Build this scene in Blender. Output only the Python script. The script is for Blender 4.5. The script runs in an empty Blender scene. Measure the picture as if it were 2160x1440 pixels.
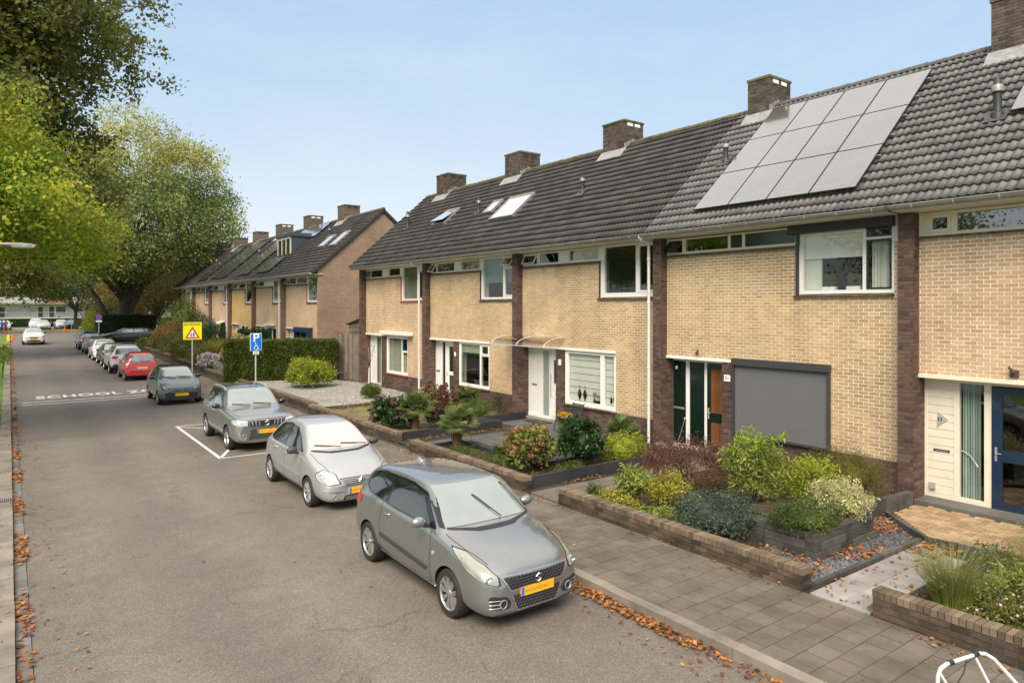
import bpy, bmesh, math, random
import numpy as np
from mathutils import Vector, Matrix
from mathutils.bvhtree import BVHTree
random.seed(7); RNG = np.random.default_rng(7)
SC = bpy.context.scene
COL = SC.collection
# ---------------------------------------------------------------- camera
cam_d = bpy.data.cameras.new('camera'); cam = bpy.data.objects.new('camera', cam_d); COL.objects.link(cam)
cam.location = (0, 0, 4.0); cam.rotation_euler = (math.radians(90), 0, math.radians(-36.27))
cam_d.lens = 24.1; cam_d.sensor_width = 36; cam_d.shift_y = -73/2160
cam_d.clip_start = .1; cam_d.clip_end = 4000
SC.camera = cam
# ---------------------------------------------------------------- sky, sun, exposure
SUN_EL, SUN_AZ = math.radians(47), math.radians(230)      # azimuth clockwise from +Y: the sun stands behind the camera's left shoulder
W = bpy.data.worlds.new('World'); SC.world = W; W.use_nodes = True
nt = W.node_tree; bg = nt.nodes['Background']
sky = nt.nodes.new('ShaderNodeTexSky'); sky.sky_type = 'NISHITA'; sky.sun_disc = False
sky.sun_elevation = SUN_EL; sky.sun_rotation = SUN_AZ
sky.air_density = 1.0; sky.dust_density = .6; sky.ozone_density = 1.6; sky.altitude = 0
tc = nt.nodes.new('ShaderNodeTexCoord'); mp = nt.nodes.new('ShaderNodeMapping'); mp.inputs['Scale'].default_value = (1.0, 1.0, 3.2)
no = nt.nodes.new('ShaderNodeTexNoise'); no.inputs['Scale'].default_value = 1.6; no.inputs['Detail'].default_value = 8; no.inputs['Roughness'].default_value = .6; no.inputs['Distortion'].default_value = .5
cr = nt.nodes.new('ShaderNodeValToRGB'); cr.color_ramp.elements[0].position = .45; cr.color_ramp.elements[0].color = (0, 0, 0, 1)
cr.color_ramp.elements[1].position = .85; cr.color_ramp.elements[1].color = (.34, .34, .34, 1)
sep = nt.nodes.new('ShaderNodeSeparateXYZ'); veil = nt.nodes.new('ShaderNodeValToRGB'); e = veil.color_ramp      # thin high veil: pale at the horizon, blue above, unseen zenith brightened for fill
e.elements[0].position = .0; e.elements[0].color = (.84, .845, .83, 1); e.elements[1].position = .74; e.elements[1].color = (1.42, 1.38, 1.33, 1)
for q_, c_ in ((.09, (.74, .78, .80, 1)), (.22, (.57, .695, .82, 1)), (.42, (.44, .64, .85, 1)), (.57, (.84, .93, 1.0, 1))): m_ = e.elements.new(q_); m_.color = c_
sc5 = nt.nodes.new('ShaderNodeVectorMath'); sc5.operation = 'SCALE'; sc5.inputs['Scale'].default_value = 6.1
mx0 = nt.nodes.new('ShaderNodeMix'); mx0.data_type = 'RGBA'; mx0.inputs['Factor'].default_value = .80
mx = nt.nodes.new('ShaderNodeMix'); mx.data_type = 'RGBA'; mx.inputs['B'].default_value = (5.1, 5.25, 5.35, 1)
nt.links.new(tc.outputs['Generated'], mp.inputs['Vector']); nt.links.new(mp.outputs['Vector'], no.inputs['Vector'])
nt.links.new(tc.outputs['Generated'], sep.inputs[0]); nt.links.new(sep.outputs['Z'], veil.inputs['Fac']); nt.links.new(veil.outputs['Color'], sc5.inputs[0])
nt.links.new(no.outputs['Fac'], cr.inputs['Fac']); nt.links.new(cr.outputs['Color'], mx.inputs['Factor'])
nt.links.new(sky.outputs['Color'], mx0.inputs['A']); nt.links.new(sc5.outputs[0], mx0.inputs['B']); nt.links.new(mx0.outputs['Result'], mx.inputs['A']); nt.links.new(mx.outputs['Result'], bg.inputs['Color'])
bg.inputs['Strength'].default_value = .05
sun_d = bpy.data.lights.new('sun', 'SUN'); sun_d.energy = 1.5; sun_d.angle = math.radians(38); sun_d.color = (1, .89, .74)
sun = bpy.data.objects.new('sun', sun_d); COL.objects.link(sun)
sdir = Vector((math.sin(SUN_AZ)*math.cos(SUN_EL), math.cos(SUN_AZ)*math.cos(SUN_EL), math.sin(SUN_EL)))
sun.rotation_euler = sdir.to_track_quat('Z', 'Y').to_euler()
SC.view_settings.view_transform = 'Standard'; SC.view_settings.look = 'None'
SC.view_settings.exposure = 1.88; SC.view_settings.gamma = 1; SC.view_settings.use_curve_mapping = False
try: SC.cycles.max_bounces = 6; SC.cycles.transparent_max_bounces = 12
except Exception: pass

# ---------------------------------------------------------------- materials
MATS = {}
def _mat(name):
    m = bpy.data.materials.new(name); m.use_nodes = True; MATS[name] = m
    return m, m.node_tree, m.node_tree.nodes['Principled BSDF']
def N(nt, t, **kw):
    n = nt.nodes.new(t)
    for k, v in kw.items():
        if k in n.inputs.keys(): n.inputs[k].default_value = v
        else: setattr(n, k, v)
    return n
def ramp(nt, cols, fac=None, interp='LINEAR'):
    r = nt.nodes.new('ShaderNodeValToRGB'); e = r.color_ramp; e.interpolation = interp
    n = len(cols)
    while len(e.elements) < n: e.elements.new(.5)
    for i, c in enumerate(cols):
        p = i/max(1, n-1)
        if len(c) == 4: p, c = c[0], c[1:]
        e.elements[i].position = p; e.elements[i].color = (*c, 1)
    if fac is not None: nt.links.new(fac, r.inputs['Fac'])
    return r
def rndfac(nt):
    g = nt.nodes.new('ShaderNodeNewGeometry'); o = nt.nodes.new('ShaderNodeObjectInfo')
    a = N(nt, 'ShaderNodeMath', operation='ADD'); f = N(nt, 'ShaderNodeMath', operation='FRACT')
    nt.links.new(g.outputs['Random Per Island'], a.inputs[0]); nt.links.new(o.outputs['Random'], a.inputs[1]); nt.links.new(a.outputs[0], f.inputs[0])
    return f.outputs[0]
def wpos(nt):
    return nt.nodes.new('ShaderNodeNewGeometry').outputs['Position']
def noise(nt, scale, vec=None, detail=4, rough=.55, dist=0):
    n = N(nt, 'ShaderNodeTexNoise', Scale=scale, Detail=detail, Roughness=rough, Distortion=dist)
    if vec is not None: nt.links.new(vec, n.inputs['Vector'])
    return n.outputs['Fac']
def mixc(nt, a, b, fac, mode='MIX'):
    m = nt.nodes.new('ShaderNodeMix'); m.data_type = 'RGBA'; m.blend_type = mode
    for s, v in (('A', a), ('B', b), ('Factor', fac)):
        if isinstance(v, (int, float)): m.inputs[s].default_value = v
        elif isinstance(v, tuple): m.inputs[s].default_value = (*v, 1)
        else: nt.links.new(v, m.inputs[s])
    return m.outputs['Result']
def mapr(nt, v, a, b, c, d):
    m = N(nt, 'ShaderNodeMapRange'); nt.links.new(v, m.inputs[0])
    for i, x in enumerate((a, b, c, d)): m.inputs[i+1].default_value = x
    return m.outputs[0]
def bump(nt, b, h, strength=.3, dist=.01):
    n = N(nt, 'ShaderNodeBump', Strength=strength, Distance=dist)
    nt.links.new(h, n.inputs['Height']); nt.links.new(n.outputs['Normal'], b.inputs['Normal'])
def plain(name, col, rough=.6, metal=0, spec=.5, coat=0, nscale=6, namt=.12, bmp=0, bscale=60, ior=None, coatr=.05):
    m, nt, b = _mat(name)
    f = noise(nt, nscale, wpos(nt), 5)
    r = ramp(nt, [(.25, *[c*(1-namt) for c in col]), (.75, *[min(1, c*(1+namt)) for c in col])], f)
    nt.links.new(r.outputs['Color'], b.inputs['Base Color'])
    b.inputs['Roughness'].default_value = rough; b.inputs['Metallic'].default_value = metal
    b.inputs['Specular IOR Level'].default_value = spec; b.inputs['Coat Weight'].default_value = coat; b.inputs['Coat Roughness'].default_value = coatr
    if ior: b.inputs['IOR'].default_value = ior
    if bmp: bump(nt, b, noise(nt, bscale, wpos(nt), 4), bmp, .01)
    return m
def varied(name, cols, rough=.85, streak=0, stain=(.5, 1.1), sscale=1.2, fine=90, finea=.12, bmp=.35, spec=.3, moss=None, mossat=(.55, .7), mscale=1.0):
    """colour per piece (random per island) x large soft stains x fine grain"""
    m, nt, b = _mat(name)
    P = wpos(nt)
    c = ramp(nt, cols, rndfac(nt)).outputs['Color']
    s = ramp(nt, [(.3, *(stain[0],)*3), (.62, *(stain[1],)*3)], noise(nt, sscale, P, 6, .6)).outputs['Color']
    c = mixc(nt, c, s, 1.0, 'MULTIPLY')
    if streak:
        mpn = N(nt, 'ShaderNodeMapping'); mpn.inputs['Scale'].default_value = (2.2, 2.2, .28); nt.links.new(P, mpn.inputs['Vector'])
        s2 = ramp(nt, [(.30, 1-streak, 1-streak*1.02, 1-streak*1.05), (.55, 1, 1, 1)], noise(nt, 1.0, mpn.outputs[0], 6, .65)).outputs['Color']; c = mixc(nt, c, s2, 1.0, 'MULTIPLY')
        s3 = ramp(nt, [(.35, .90, .885, .87), (.65, 1.05, 1.05, 1.05)], noise(nt, .16, P, 2)).outputs['Color']; c = mixc(nt, c, s3, 1.0, 'MULTIPLY')
    fn = noise(nt, fine, P, 3)
    g = ramp(nt, [(.3, *(1-finea,)*3), (.7, *(1+finea,)*3)], fn).outputs['Color']
    c = mixc(nt, c, g, 1.0, 'MULTIPLY')
    if moss:
        k = ramp(nt, [(mossat[0], 0, 0, 0), (mossat[1], 1, 1, 1)], noise(nt, mscale, P, 8, .7)).outputs['Color']
        c = mixc(nt, c, moss, k)
    nt.links.new(c, b.inputs['Base Color'])
    b.inputs['Roughness'].default_value = rough; b.inputs['Specular IOR Level'].default_value = spec
    if bmp: bump(nt, b, fn, bmp, .006)
    return m
def leafm(name, cols, trans=.35, rough=.55, lo=.55, hi=1.25, nscale=.9, clump_=.55):
    m, nt, b = _mat(name)
    P = wpos(nt); ra, rb = N(nt, 'ShaderNodeMath', operation='MULTIPLY'), N(nt, 'ShaderNodeMath', operation='MULTIPLY_ADD')
    ra.inputs[1].default_value = 1-clump_; nt.links.new(rndfac(nt), ra.inputs[0]); nt.links.new(mapr(nt, noise(nt, nscale*1.7, P, 5, .6, .4), .28, .72, 0, 1), rb.inputs[0]); rb.inputs[1].default_value = clump_; nt.links.new(ra.outputs[0], rb.inputs[2])
    c = ramp(nt, cols, rb.outputs[0]).outputs['Color']
    s = ramp(nt, [(.32, *(lo,)*3), (.68, *(hi,)*3)], noise(nt, nscale, P, 4)).outputs['Color']
    c = mixc(nt, c, s, 1.0, 'MULTIPLY')
    nt.links.new(c, b.inputs['Base Color'])
    b.inputs['Roughness'].default_value = rough; b.inputs['Specular IOR Level'].default_value = .35
    t = nt.nodes.new('ShaderNodeBsdfTranslucent'); nt.links.new(c, t.inputs['Color'])
    mx = nt.nodes.new('ShaderNodeMixShader'); mx.inputs[0].default_value = trans
    out = nt.nodes['Material Output']
    nt.links.new(b.outputs[0], mx.inputs[1]); nt.links.new(t.outputs[0], mx.inputs[2]); nt.links.new(mx.outputs[0], out.inputs['Surface'])
    return m
def glassm(name, tint=(.55, .6, .58), refl=.9, base=.06):
    m, nt, b = _mat(name); nt.nodes.remove(b)
    g = N(nt, 'ShaderNodeBsdfGlossy', Roughness=.015); g.inputs['Color'].default_value = (refl, refl, refl, 1)
    t = nt.nodes.new('ShaderNodeBsdfTransparent'); t.inputs['Color'].default_value = (*tint, 1)
    lw = N(nt, 'ShaderNodeLayerWeight', Blend=.5); pw = N(nt, 'ShaderNodeMath', operation='POWER'); pw.inputs[1].default_value = 4.0; nt.links.new(lw.outputs['Facing'], pw.inputs[0])
    a = N(nt, 'ShaderNodeMath', operation='MULTIPLY_ADD'); a.use_clamp = True; a.inputs[1].default_value = .9; a.inputs[2].default_value = .05+base; nt.links.new(pw.outputs[0], a.inputs[0])
    mx = nt.nodes.new('ShaderNodeMixShader'); nt.links.new(a.outputs[0], mx.inputs[0])
    nt.links.new(t.outputs[0], mx.inputs[1]); nt.links.new(g.outputs[0], mx.inputs[2]); nt.links.new(mx.outputs[0], nt.nodes['Material Output'].inputs['Surface'])
    wv = noise(nt, 1.1, wpos(nt), 2); bb = N(nt, 'ShaderNodeBump', Strength=.04, Distance=.05); nt.links.new(wv, bb.inputs['Height']); nt.links.new(bb.outputs['Normal'], g.inputs['Normal'])
    return m
def paint(name, col, metal=.0, rough=.3, dirt=.12):
    m, nt, b = _mat(name)
    P = wpos(nt)
    f = ramp(nt, [(.35, *[c*(1-dirt) for c in col]), (.7, *col)], noise(nt, 3, P, 6, .65)).outputs['Color']
    nt.links.new(f, b.inputs['Base Color'])
    b.inputs['Metallic'].default_value = metal; b.inputs['Coat Weight'].default_value = 1; b.inputs['Coat Roughness'].default_value = .04; b.inputs['Coat IOR'].default_value = 1.6
    rr = mapr(nt, noise(nt, 9, P, 5), .3, .7, rough*.8, rough*1.3); nt.links.new(rr, b.inputs['Roughness'])
    if metal:
        v = N(nt, 'ShaderNodeTexVoronoi', Scale=900.0); nt.links.new(P, v.inputs['Vector'])
    return m

def asphalt():
    m, nt, b = _mat('asphalt')
    P = wpos(nt)
    big = noise(nt, .35, P, 5, .6, .5); mid = noise(nt, 2.2, P, 5, .65)
    v = N(nt, 'ShaderNodeTexVoronoi', Scale=110.0); nt.links.new(P, v.inputs['Vector'])
    v2 = N(nt, 'ShaderNodeTexVoronoi', Scale=60.0); nt.links.new(P, v2.inputs['Vector'])
    c1 = ramp(nt, [(0, .075, .064, .054), (.45, .142, .123, .105), (.8, .20, .175, .15), (1, .46, .41, .355)], v.outputs['Color']).outputs['Color']
    c2 = ramp(nt, [(0, .10, .086, .073), (.5, .165, .143, .122), (1, .33, .295, .255)], v2.outputs['Color']).outputs['Color']
    c = mixc(nt, c1, c2, .38)
    k = ramp(nt, [(.3, .82, .81, .80), (.68, 1.04, 1.035, 1.02)], big).outputs['Color']
    c = mixc(nt, c, k, 1.0, 'MULTIPLY')
    k = ramp(nt, [(.34, .90, .895, .89), (.66, 1.06, 1.06, 1.05)], mid).outputs['Color']
    c = mixc(nt, c, k, 1.0, 'MULTIPLY')
    # wheel paths polished a little darker, a worn strip beside the parked cars (stains with a place of their own)
    sx = nt.nodes.new('ShaderNodeSeparateXYZ'); nt.links.new(P, sx.inputs[0])
    wv = N(nt, 'ShaderNodeMath', operation='ADD'); nt.links.new(sx.outputs['X'], wv.inputs[0]); nt.links.new(mapr(nt, mid, 0, 1, -.5, .5), wv.inputs[1])
    tr = ramp(nt, [(0, .82, .81, .8), (.07, .95, .95, .95), (.2, 1.05, 1.05, 1.04), (.33, .9, .9, .9), (.5, 1.06, 1.06, 1.05), (.62, .92, .92, .92), (.78, .98, .98, .98), (1, .86, .85, .84)], mapr(nt, wv.outputs[0], 0, 6.6, 0, 1)).outputs['Color']
    c = mixc(nt, c, tr, 1.0, 'MULTIPLY')
    pn = noise(nt, .9, P, 3, .5, .3); crk = N(nt, 'ShaderNodeTexVoronoi', Scale=.33); crk.feature = 'DISTANCE_TO_EDGE'
    wob = nt.nodes.new('ShaderNodeVectorMath'); wob.operation = 'MULTIPLY_ADD'; nz = N(nt, 'ShaderNodeTexNoise', Scale=1.3, Detail=6.0); nt.links.new(P, nz.inputs['Vector']); nt.links.new(nz.outputs['Color'], wob.inputs[0]); wob.inputs[1].default_value = (1.6, 1.6, 0); nt.links.new(P, wob.inputs[2]); nt.links.new(wob.outputs[0], crk.inputs['Vector'])
    ck = ramp(nt, [(0, .62, .60, .59), (.004, .84, .83, .82), (.009, 1, 1, 1)], crk.outputs['Distance']).outputs['Color']
    gate = ramp(nt, [(.46, 0, 0, 0), (.56, .8, .8, .8)], pn).outputs['Color']
    c = mixc(nt, c, mixc(nt, c, ck, 1.0, 'MULTIPLY'), gate)
    oil = ramp(nt, [(.66, 1, 1, 1), (.74, .72, .70, .68)], noise(nt, .75, P, 6, .6)).outputs['Color']; c = mixc(nt, c, oil, 1.0, 'MULTIPLY')
    nt.links.new(c, b.inputs['Base Color'])
    nt.links.new(mapr(nt, big, .3, .7, .62, .85), b.inputs['Roughness'])
    b.inputs['Specular IOR Level'].default_value = .45
    bump(nt, b, v.outputs['Distance'], .55, .006)
    return m
asphalt()
varied('paving', [(0, .118, .100, .080), (.4, .132, .112, .089), (.75, .145, .123, .098), (1, .122, .100, .078)], stain=(.66, 1.15), sscale=1.6, finea=.35, fine=140, moss=(.13, .125, .085), mossat=(.58, .85), mscale=1.6)
varied('paving_far', [(0, .17, .15, .12), (1, .2, .175, .145)], stain=(.7, 1.1), finea=.15)
varied('joint_soil', [(0, .035, .032, .024), (1, .05, .045, .03)])
varied('path_stone', [(0, .26, .245, .23), (.5, .31, .29, .275), (1, .36, .34, .32)], stain=(.6, 1.1), sscale=1.4, finea=.1)
varied('grey_slab', [(0, .075, .075, .077), (1, .11, .11, .113)], stain=(.8, 1.1), rough=.7)
varied('kerb_stone', [(0, .20, .175, .14), (.5, .235, .205, .165), (1, .27, .24, .195)], stain=(.6, 1.1), sscale=1.5, finea=.18, fine=120)
varied('gutter_stone', [(0, .13, .122, .112), (1, .19, .178, .162)], stain=(.6, 1.1))
varied('brick_beige', [(0, .44, .30, .150), (.25, .49, .34, .175), (.6, .53, .37, .195), (.85, .58, .42, .235), (1, .47, .335, .18)], streak=.22, stain=(.80, 1.08), sscale=.7, finea=.10, fine=70)
varied('brick_beige_pink', [(0, .46, .30, .165), (.4, .53, .355, .21), (.8, .57, .40, .25), (1, .48, .33, .2)], streak=.18, stain=(.82, 1.08), sscale=.8, finea=.10, fine=70)
varied('brick_brown', [(0, .065, .038, .030), (.3, .095, .054, .042), (.65, .12, .068, .052), (.9, .15, .09, .07), (1, .085, .058, .05)], stain=(.75, 1.15), sscale=1.2, finea=.18, fine=80)
varied('wall_brick', [(0, .045, .034, .025), (.3, .07, .052, .036), (.65, .10, .07, .048), (.9, .13, .09, .062), (1, .06, .05, .036)], stain=(.45, 1.15), sscale=2.0, finea=.22, fine=80, moss=(.05, .045, .028), mossat=(.5, .75), mscale=2.2)
varied('coping_brick', [(0, .115, .082, .055), (.5, .165, .12, .08), (1, .22, .165, .11)], stain=(.6, 1.15), sscale=2.2, finea=.2, moss=(.12, .12, .05), mossat=(.56, .78), mscale=2.5)
varied('chimney_brick', [(0, .055, .045, .038), (.5, .10, .078, .062), (1, .14, .105, .085)], stain=(.55, 1.1), sscale=3, moss=(.16, .16, .04), mossat=(.6, .74), mscale=2.0)
varied('mortar_light', [(0, .80, .72, .60), (1, .86, .78, .66)], stain=(.8, 1.05), fine=50)
varied('mortar_dark', [(0, .13, .11, .095), (1, .16, .135, .115)], stain=(.7, 1.1))
varied('roof_dark', [(0, .029, .026, .0235), (.5, .040, .036, .0325), (1, .055, .049, .044)], rough=.62, stain=(.7, 1.2), sscale=1.0, finea=.25, fine=60, spec=.45, moss=(.16, .15, .12), mossat=(.66, .80), mscale=9)
varied('roof_grey', [(0, .075, .072, .069), (.5, .10, .096, .092), (1, .125, .12, .115)], rough=.6, stain=(.85, 1.1), sscale=.8, finea=.12, spec=.55)
varied('ridge_moss', [(0, .08, .07, .05), (.5, .12, .105, .06), (1, .15, .14, .07)], moss=(.17, .15, .045), mossat=(.45, .65), mscale=6)
varied('slate_chip', [(0, .05, .05, .056), (.5, .10, .10, .11), (1, .24, .24, .26)], rough=.55, finea=.1)
varied('gravel_grey', [(0, .16, .15, .135), (.5, .27, .255, .23), (.85, .38, .36, .33), (1, .5, .48, .45)], stain=(.85, 1.1))
varied('terrace_brick', [(0, .28, .19, .105), (.5, .35, .24, .14), (1, .42, .30, .18)], stain=(.65, 1.1), sscale=2)
varied('stack_stone', [(0, .05, .047, .042), (.5, .075, .07, .063), (1, .10, .095, .085)], stain=(.6, 1.2), sscale=3, finea=.25, moss=(.06, .065, .03), mossat=(.55, .8), mscale=3)
varied('black_border', [(0, .028, .03, .033), (1, .042, .044, .048)], stain=(.7, 1.2), rough=.6)
varied('soil', [(0, .045, .033, .022), (1, .06, .045, .03)], stain=(.5, 1.3), sscale=6, fine=40, finea=.5, bmp=1)
varied('mossy_ground', [(0, .14, .115, .06), (1, .17, .14, .075)], stain=(.6, 1.1), sscale=2, fine=30, finea=.3, bmp=1, moss=(.19, .19, .035), mossat=(.5, .62), mscale=1.3)
varied('grass_ground', [(0, .09, .15, .025), (1, .11, .18, .03)], stain=(.7, 1.1), fine=25, finea=.3, bmp=1)
varied('wood_weathered', [(0, .16, .13, .10), (.5, .21, .175, .135), (1, .27, .23, .18)], stain=(.7, 1.1), sscale=2.5, fine=50)
varied('door_wood', [(0, .15, .06, .02), (1, .2, .08, .028)], stain=(.8, 1.1), sscale=4, rough=.45)
varied('plaster_pink', [(0, .5, .35, .22), (1, .52, .37, .235)], stain=(.85, 1.05))
plain('white_paint', (.78, .77, .74), .4, namt=.05); plain('cream_paint', (.74, .68, .54), .4, namt=.05)
plain('pvc', (.72, .70, .66), .35, namt=.05, nscale=2); plain('zinc', (.27, .26, .245), .5, metal=.3, namt=.2, nscale=3)
plain('zinc_light', (.50, .48, .45), .45, metal=.15, namt=.15, nscale=3)
plain('lead', (.26, .255, .245), .6, namt=.35, nscale=8); plain('anthracite', (.045, .047, .052), .45, namt=.1)
plain('screen_fabric', (.125, .125, .127), .75, namt=.04, nscale=2); plain('dark_green', (.003, .013, .009), .25, coat=.5, namt=.1)
plain('navy', (.010, .026, .055), .3, coat=.3); plain('blue_frame', (.03, .12, .28), .4); plain('red_sill', (.33, .075, .055), .6)
plain('black_plastic', (.022, .022, .024), .5, namt=.15); plain('dark_plastic', (.045, .046, .048), .55, namt=.15); plain('gloss_black', (.008, .008, .009), .12, coat=.6)
plain('tyre', (.022, .021, .02), .8, namt=.3, nscale=20, bmp=.3); plain('chrome', (.75, .75, .75), .12, metal=1); plain('alloy', (.50, .485, .465), .3, metal=.75, coat=.3)
plain('hub_cap', (.42, .42, .42), .4, metal=.5); plain('steel', (.38, .385, .38), .45, metal=.6); plain('light_steel', (.52, .53, .52), .4, metal=.4)
plain('white_metal', (.60, .60, .60), .3, coat=.4, namt=.03)
plain('plate_yellow', (.85, .42, .01), .5, namt=.03); plain('plate_pale', (.75, .6, .25), .5, namt=.04); plain('plate_smudge', (.62, .30, .02), .6, namt=.25, nscale=30); plain('plate_blue', (.03, .16, .5), .5)
plain('lamp_lens', (.60, .60, .56), .07, metal=.5, coat=1, nscale=9, namt=.14); plain('lamp_dark', (.10, .10, .12), .06, metal=.4, coat=1, nscale=14, namt=.6); plain('lamp_yellowed', (.40, .395, .32), .1, metal=.5, coat=1, nscale=9, namt=.12)
plain('tail_red', (.42, .012, .015), .12, coat=1); plain('orange_lens', (.7, .12, .03), .2, coat=1)
plain('sign_yellow', (.86, .80, .0), .5, namt=.01); plain('sign_red', (.62, .04, .02), .5, namt=.02); plain('sign_black', (.02, .02, .02), .5); plain('sign_blue', (.0, .16, .62), .45, namt=.02); plain('sign_white', (.85, .85, .85), .5, namt=.01)
plain('road_white', (.60, .575, .53), .7, namt=.35, nscale=9); plain('kerb_yellow', (.62, .42, .03), .7); plain('cone_orange', (.85, .17, .02), .5)
plain('curtain_white', (.62, .61, .55), .9, namt=.05); plain('curtain_green', (.38, .46, .42), .9, namt=.1, nscale=3); plain('blind_cream', (.78, .73, .63), .8, namt=.03); plain('blind_slat', (.62, .62, .5), .5); plain('blind_dark', (.02, .03, .02), .4)
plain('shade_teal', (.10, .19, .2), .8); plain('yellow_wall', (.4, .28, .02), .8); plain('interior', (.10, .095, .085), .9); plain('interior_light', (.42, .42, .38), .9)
plain('pot_black', (.02, .02, .02), .3, coat=.5); plain('pot_grey', (.27, .26, .24), .7); plain('artificial_grass', (.04, .22, .06), .7, namt=.3, nscale=60)
plain('wagon_paint', (.012, .014, .022), .25, coat=1); plain('apartment_white', (.46, .44, .40), .8, namt=.06, nscale=.4); plain('apartment_dark', (.07, .06, .055), .7); plain('apartment_orange', (.35, .16, .08), .8)
plain('cloth_blue', (.02, .1, .45), .9); plain('cloth_red', (.45, .05, .05), .9); plain('skin', (.5, .3, .2), .7); plain('cloth_dark', (.03, .03, .04), .9)
plain('bark', (.085, .072, .052), .95, nscale=5, namt=.45, bmp=.8, bscale=14); plain('palm_trunk', (.17, .09, .045), .95, nscale=40, namt=.5, bmp=1, bscale=60)
plain('twig', (.14, .09, .06), .9); plain('iron', (.10, .075, .06), .7, metal=.3); plain('slate_roofing', (.055, .068, .09), .6)
def panel_mat():
    m, nt, b = _mat('panel_glass'); P = wpos(nt); sx = nt.nodes.new('ShaderNodeSeparateXYZ'); nt.links.new(P, sx.inputs[0]); cb = nt.nodes.new('ShaderNodeCombineXYZ')
    nt.links.new(sx.outputs['Y'], cb.inputs[0]); nt.links.new(sx.outputs['Z'], cb.inputs[1])
    t = N(nt, 'ShaderNodeTexBrick', Scale=1.0); t.offset = 0; t.inputs['Brick Width'].default_value = .17; t.inputs['Row Height'].default_value = .112; t.inputs['Mortar Size'].default_value = .0025; nt.links.new(cb.outputs[0], t.inputs['Vector'])
    t.inputs['Color1'].default_value = (.27, .26, .257, 1); t.inputs['Color2'].default_value = (.29, .277, .273, 1); t.inputs['Mortar'].default_value = (.15, .148, .15, 1)
    s = ramp(nt, [(.3, .93, .93, .93), (.7, 1.04, 1.04, 1.04)], noise(nt, .8, P, 4)).outputs['Color']
    nt.links.new(mixc(nt, t.outputs['Color'], s, 1.0, 'MULTIPLY'), b.inputs['Base Color']); b.inputs['Metallic'].default_value = .75; b.inputs['Roughness'].default_value = .16; b.inputs['Coat Weight'].default_value = 1; b.inputs['Coat Roughness'].default_value = .06; b.inputs['Coat IOR'].default_value = 1.6
panel_mat()
plain('panel_frame', (.02, .02, .022), .4)
plain('skylight_glass', (.62, .62, .60), .15, metal=.35, coat=1)
plain('screen_glass', (.34, .37, .355), .07, metal=.55, coat=1, nscale=2.0, namt=.10); plain('screen_glass_pink', (.62, .52, .48), .12, metal=.3, coat=1, nscale=2, namt=.06)
plain('car_glass', (.012, .016, .014), .03, coat=1, nscale=2.5, namt=.7, spec=.8)
plain('rear_glass', (.20, .22, .225), .06, metal=.5, coat=1, nscale=3, namt=.5)
glassm('pane_glass', (.62, .66, .62)); glassm('pane_clear', (.9, .93, .91), base=.02); glassm('pane_dark', (.30, .34, .32), base=.08); glassm('pane_reflective', (.2, .22, .22), base=.22)
glassm('canopy_glass', (.72, .68, .62), base=.10)
plain('frosted', (.30, .33, .31), .3, coat=.8, namt=.1)
# leaves
leafm('leaf_lime', [(0, .13, .22, .03), (.35, .22, .33, .035), (.58, .40, .45, .05), (.8, .60, .52, .05), (1, .66, .36, .03)], clump_=.42, nscale=.35, lo=.5, hi=1.3, trans=.5)
leafm('leaf_dark', [(0, .09, .12, .03), (.4, .155, .18, .042), (.72, .23, .23, .055), (.9, .34, .29, .05), (1, .52, .30, .03)], clump_=.4, nscale=.4, trans=.45)
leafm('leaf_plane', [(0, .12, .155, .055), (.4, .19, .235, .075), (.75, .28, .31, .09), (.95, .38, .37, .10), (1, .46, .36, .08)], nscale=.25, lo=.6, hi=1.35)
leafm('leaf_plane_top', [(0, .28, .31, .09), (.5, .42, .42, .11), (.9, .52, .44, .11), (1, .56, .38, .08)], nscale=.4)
leafm('leaf_mid', [(0, .05, .085, .02), (.5, .09, .13, .025), (1, .17, .19, .035)], nscale=.8)
leafm('leaf_autumn', [(0, .10, .09, .02), (.5, .18, .13, .03), (1, .3, .15, .035)], nscale=.6)
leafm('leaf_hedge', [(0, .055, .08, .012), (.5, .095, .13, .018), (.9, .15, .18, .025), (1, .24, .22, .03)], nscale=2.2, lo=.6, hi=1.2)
leafm('leaf_yellowgreen', [(0, .17, .22, .02), (.5, .29, .34, .03), (.85, .42, .43, .04), (1, .5, .42, .05)], nscale=2)
leafm('leaf_gold', [(0, .22, .2, .03), (.5, .38, .34, .04), (1, .52, .45, .08)], nscale=3)
leafm('leaf_bright', [(0, .13, .24, .02), (.5, .24, .36, .03), (1, .42, .48, .04)], nscale=3)
leafm('leaf_variegated', [(0, .12, .17, .03), (.5, .26, .32, .06), (.9, .42, .45, .12), (1, .6, .56, .28)], nscale=3)
leafm('leaf_cream', [(0, .3, .32, .12), (.5, .55, .52, .26), (1, .72, .66, .4)], nscale=3)
leafm('leaf_bluegreen', [(0, .045, .075, .048), (.5, .085, .125, .085), (1, .16, .21, .15)], nscale=3)
leafm('leaf_laurel', [(0, .012, .035, .010), (.5, .028, .065, .018), (.9, .06, .11, .03), (1, .12, .17, .05)], rough=.28, nscale=4)
leafm('leaf_maple', [(0, .09, .038, .026), (.5, .16, .072, .046), (1, .24, .12, .07)], nscale=2.5)
leafm('leaf_juniper', [(0, .10, .11, .018), (.5, .15, .155, .025), (.9, .2, .17, .035), (1, .2, .12, .04)], nscale=2)
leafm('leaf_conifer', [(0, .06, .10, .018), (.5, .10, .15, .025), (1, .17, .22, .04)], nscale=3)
leafm('leaf_hydrangea', [(0, .10, .14, .03), (.5, .18, .21, .04), (.85, .33, .24, .06), (1, .4, .12, .04)], nscale=4)
leafm('petal_peach', [(0, .36, .16, .08), (.5, .48, .27, .13), (1, .6, .4, .24)], nscale=5)
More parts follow.
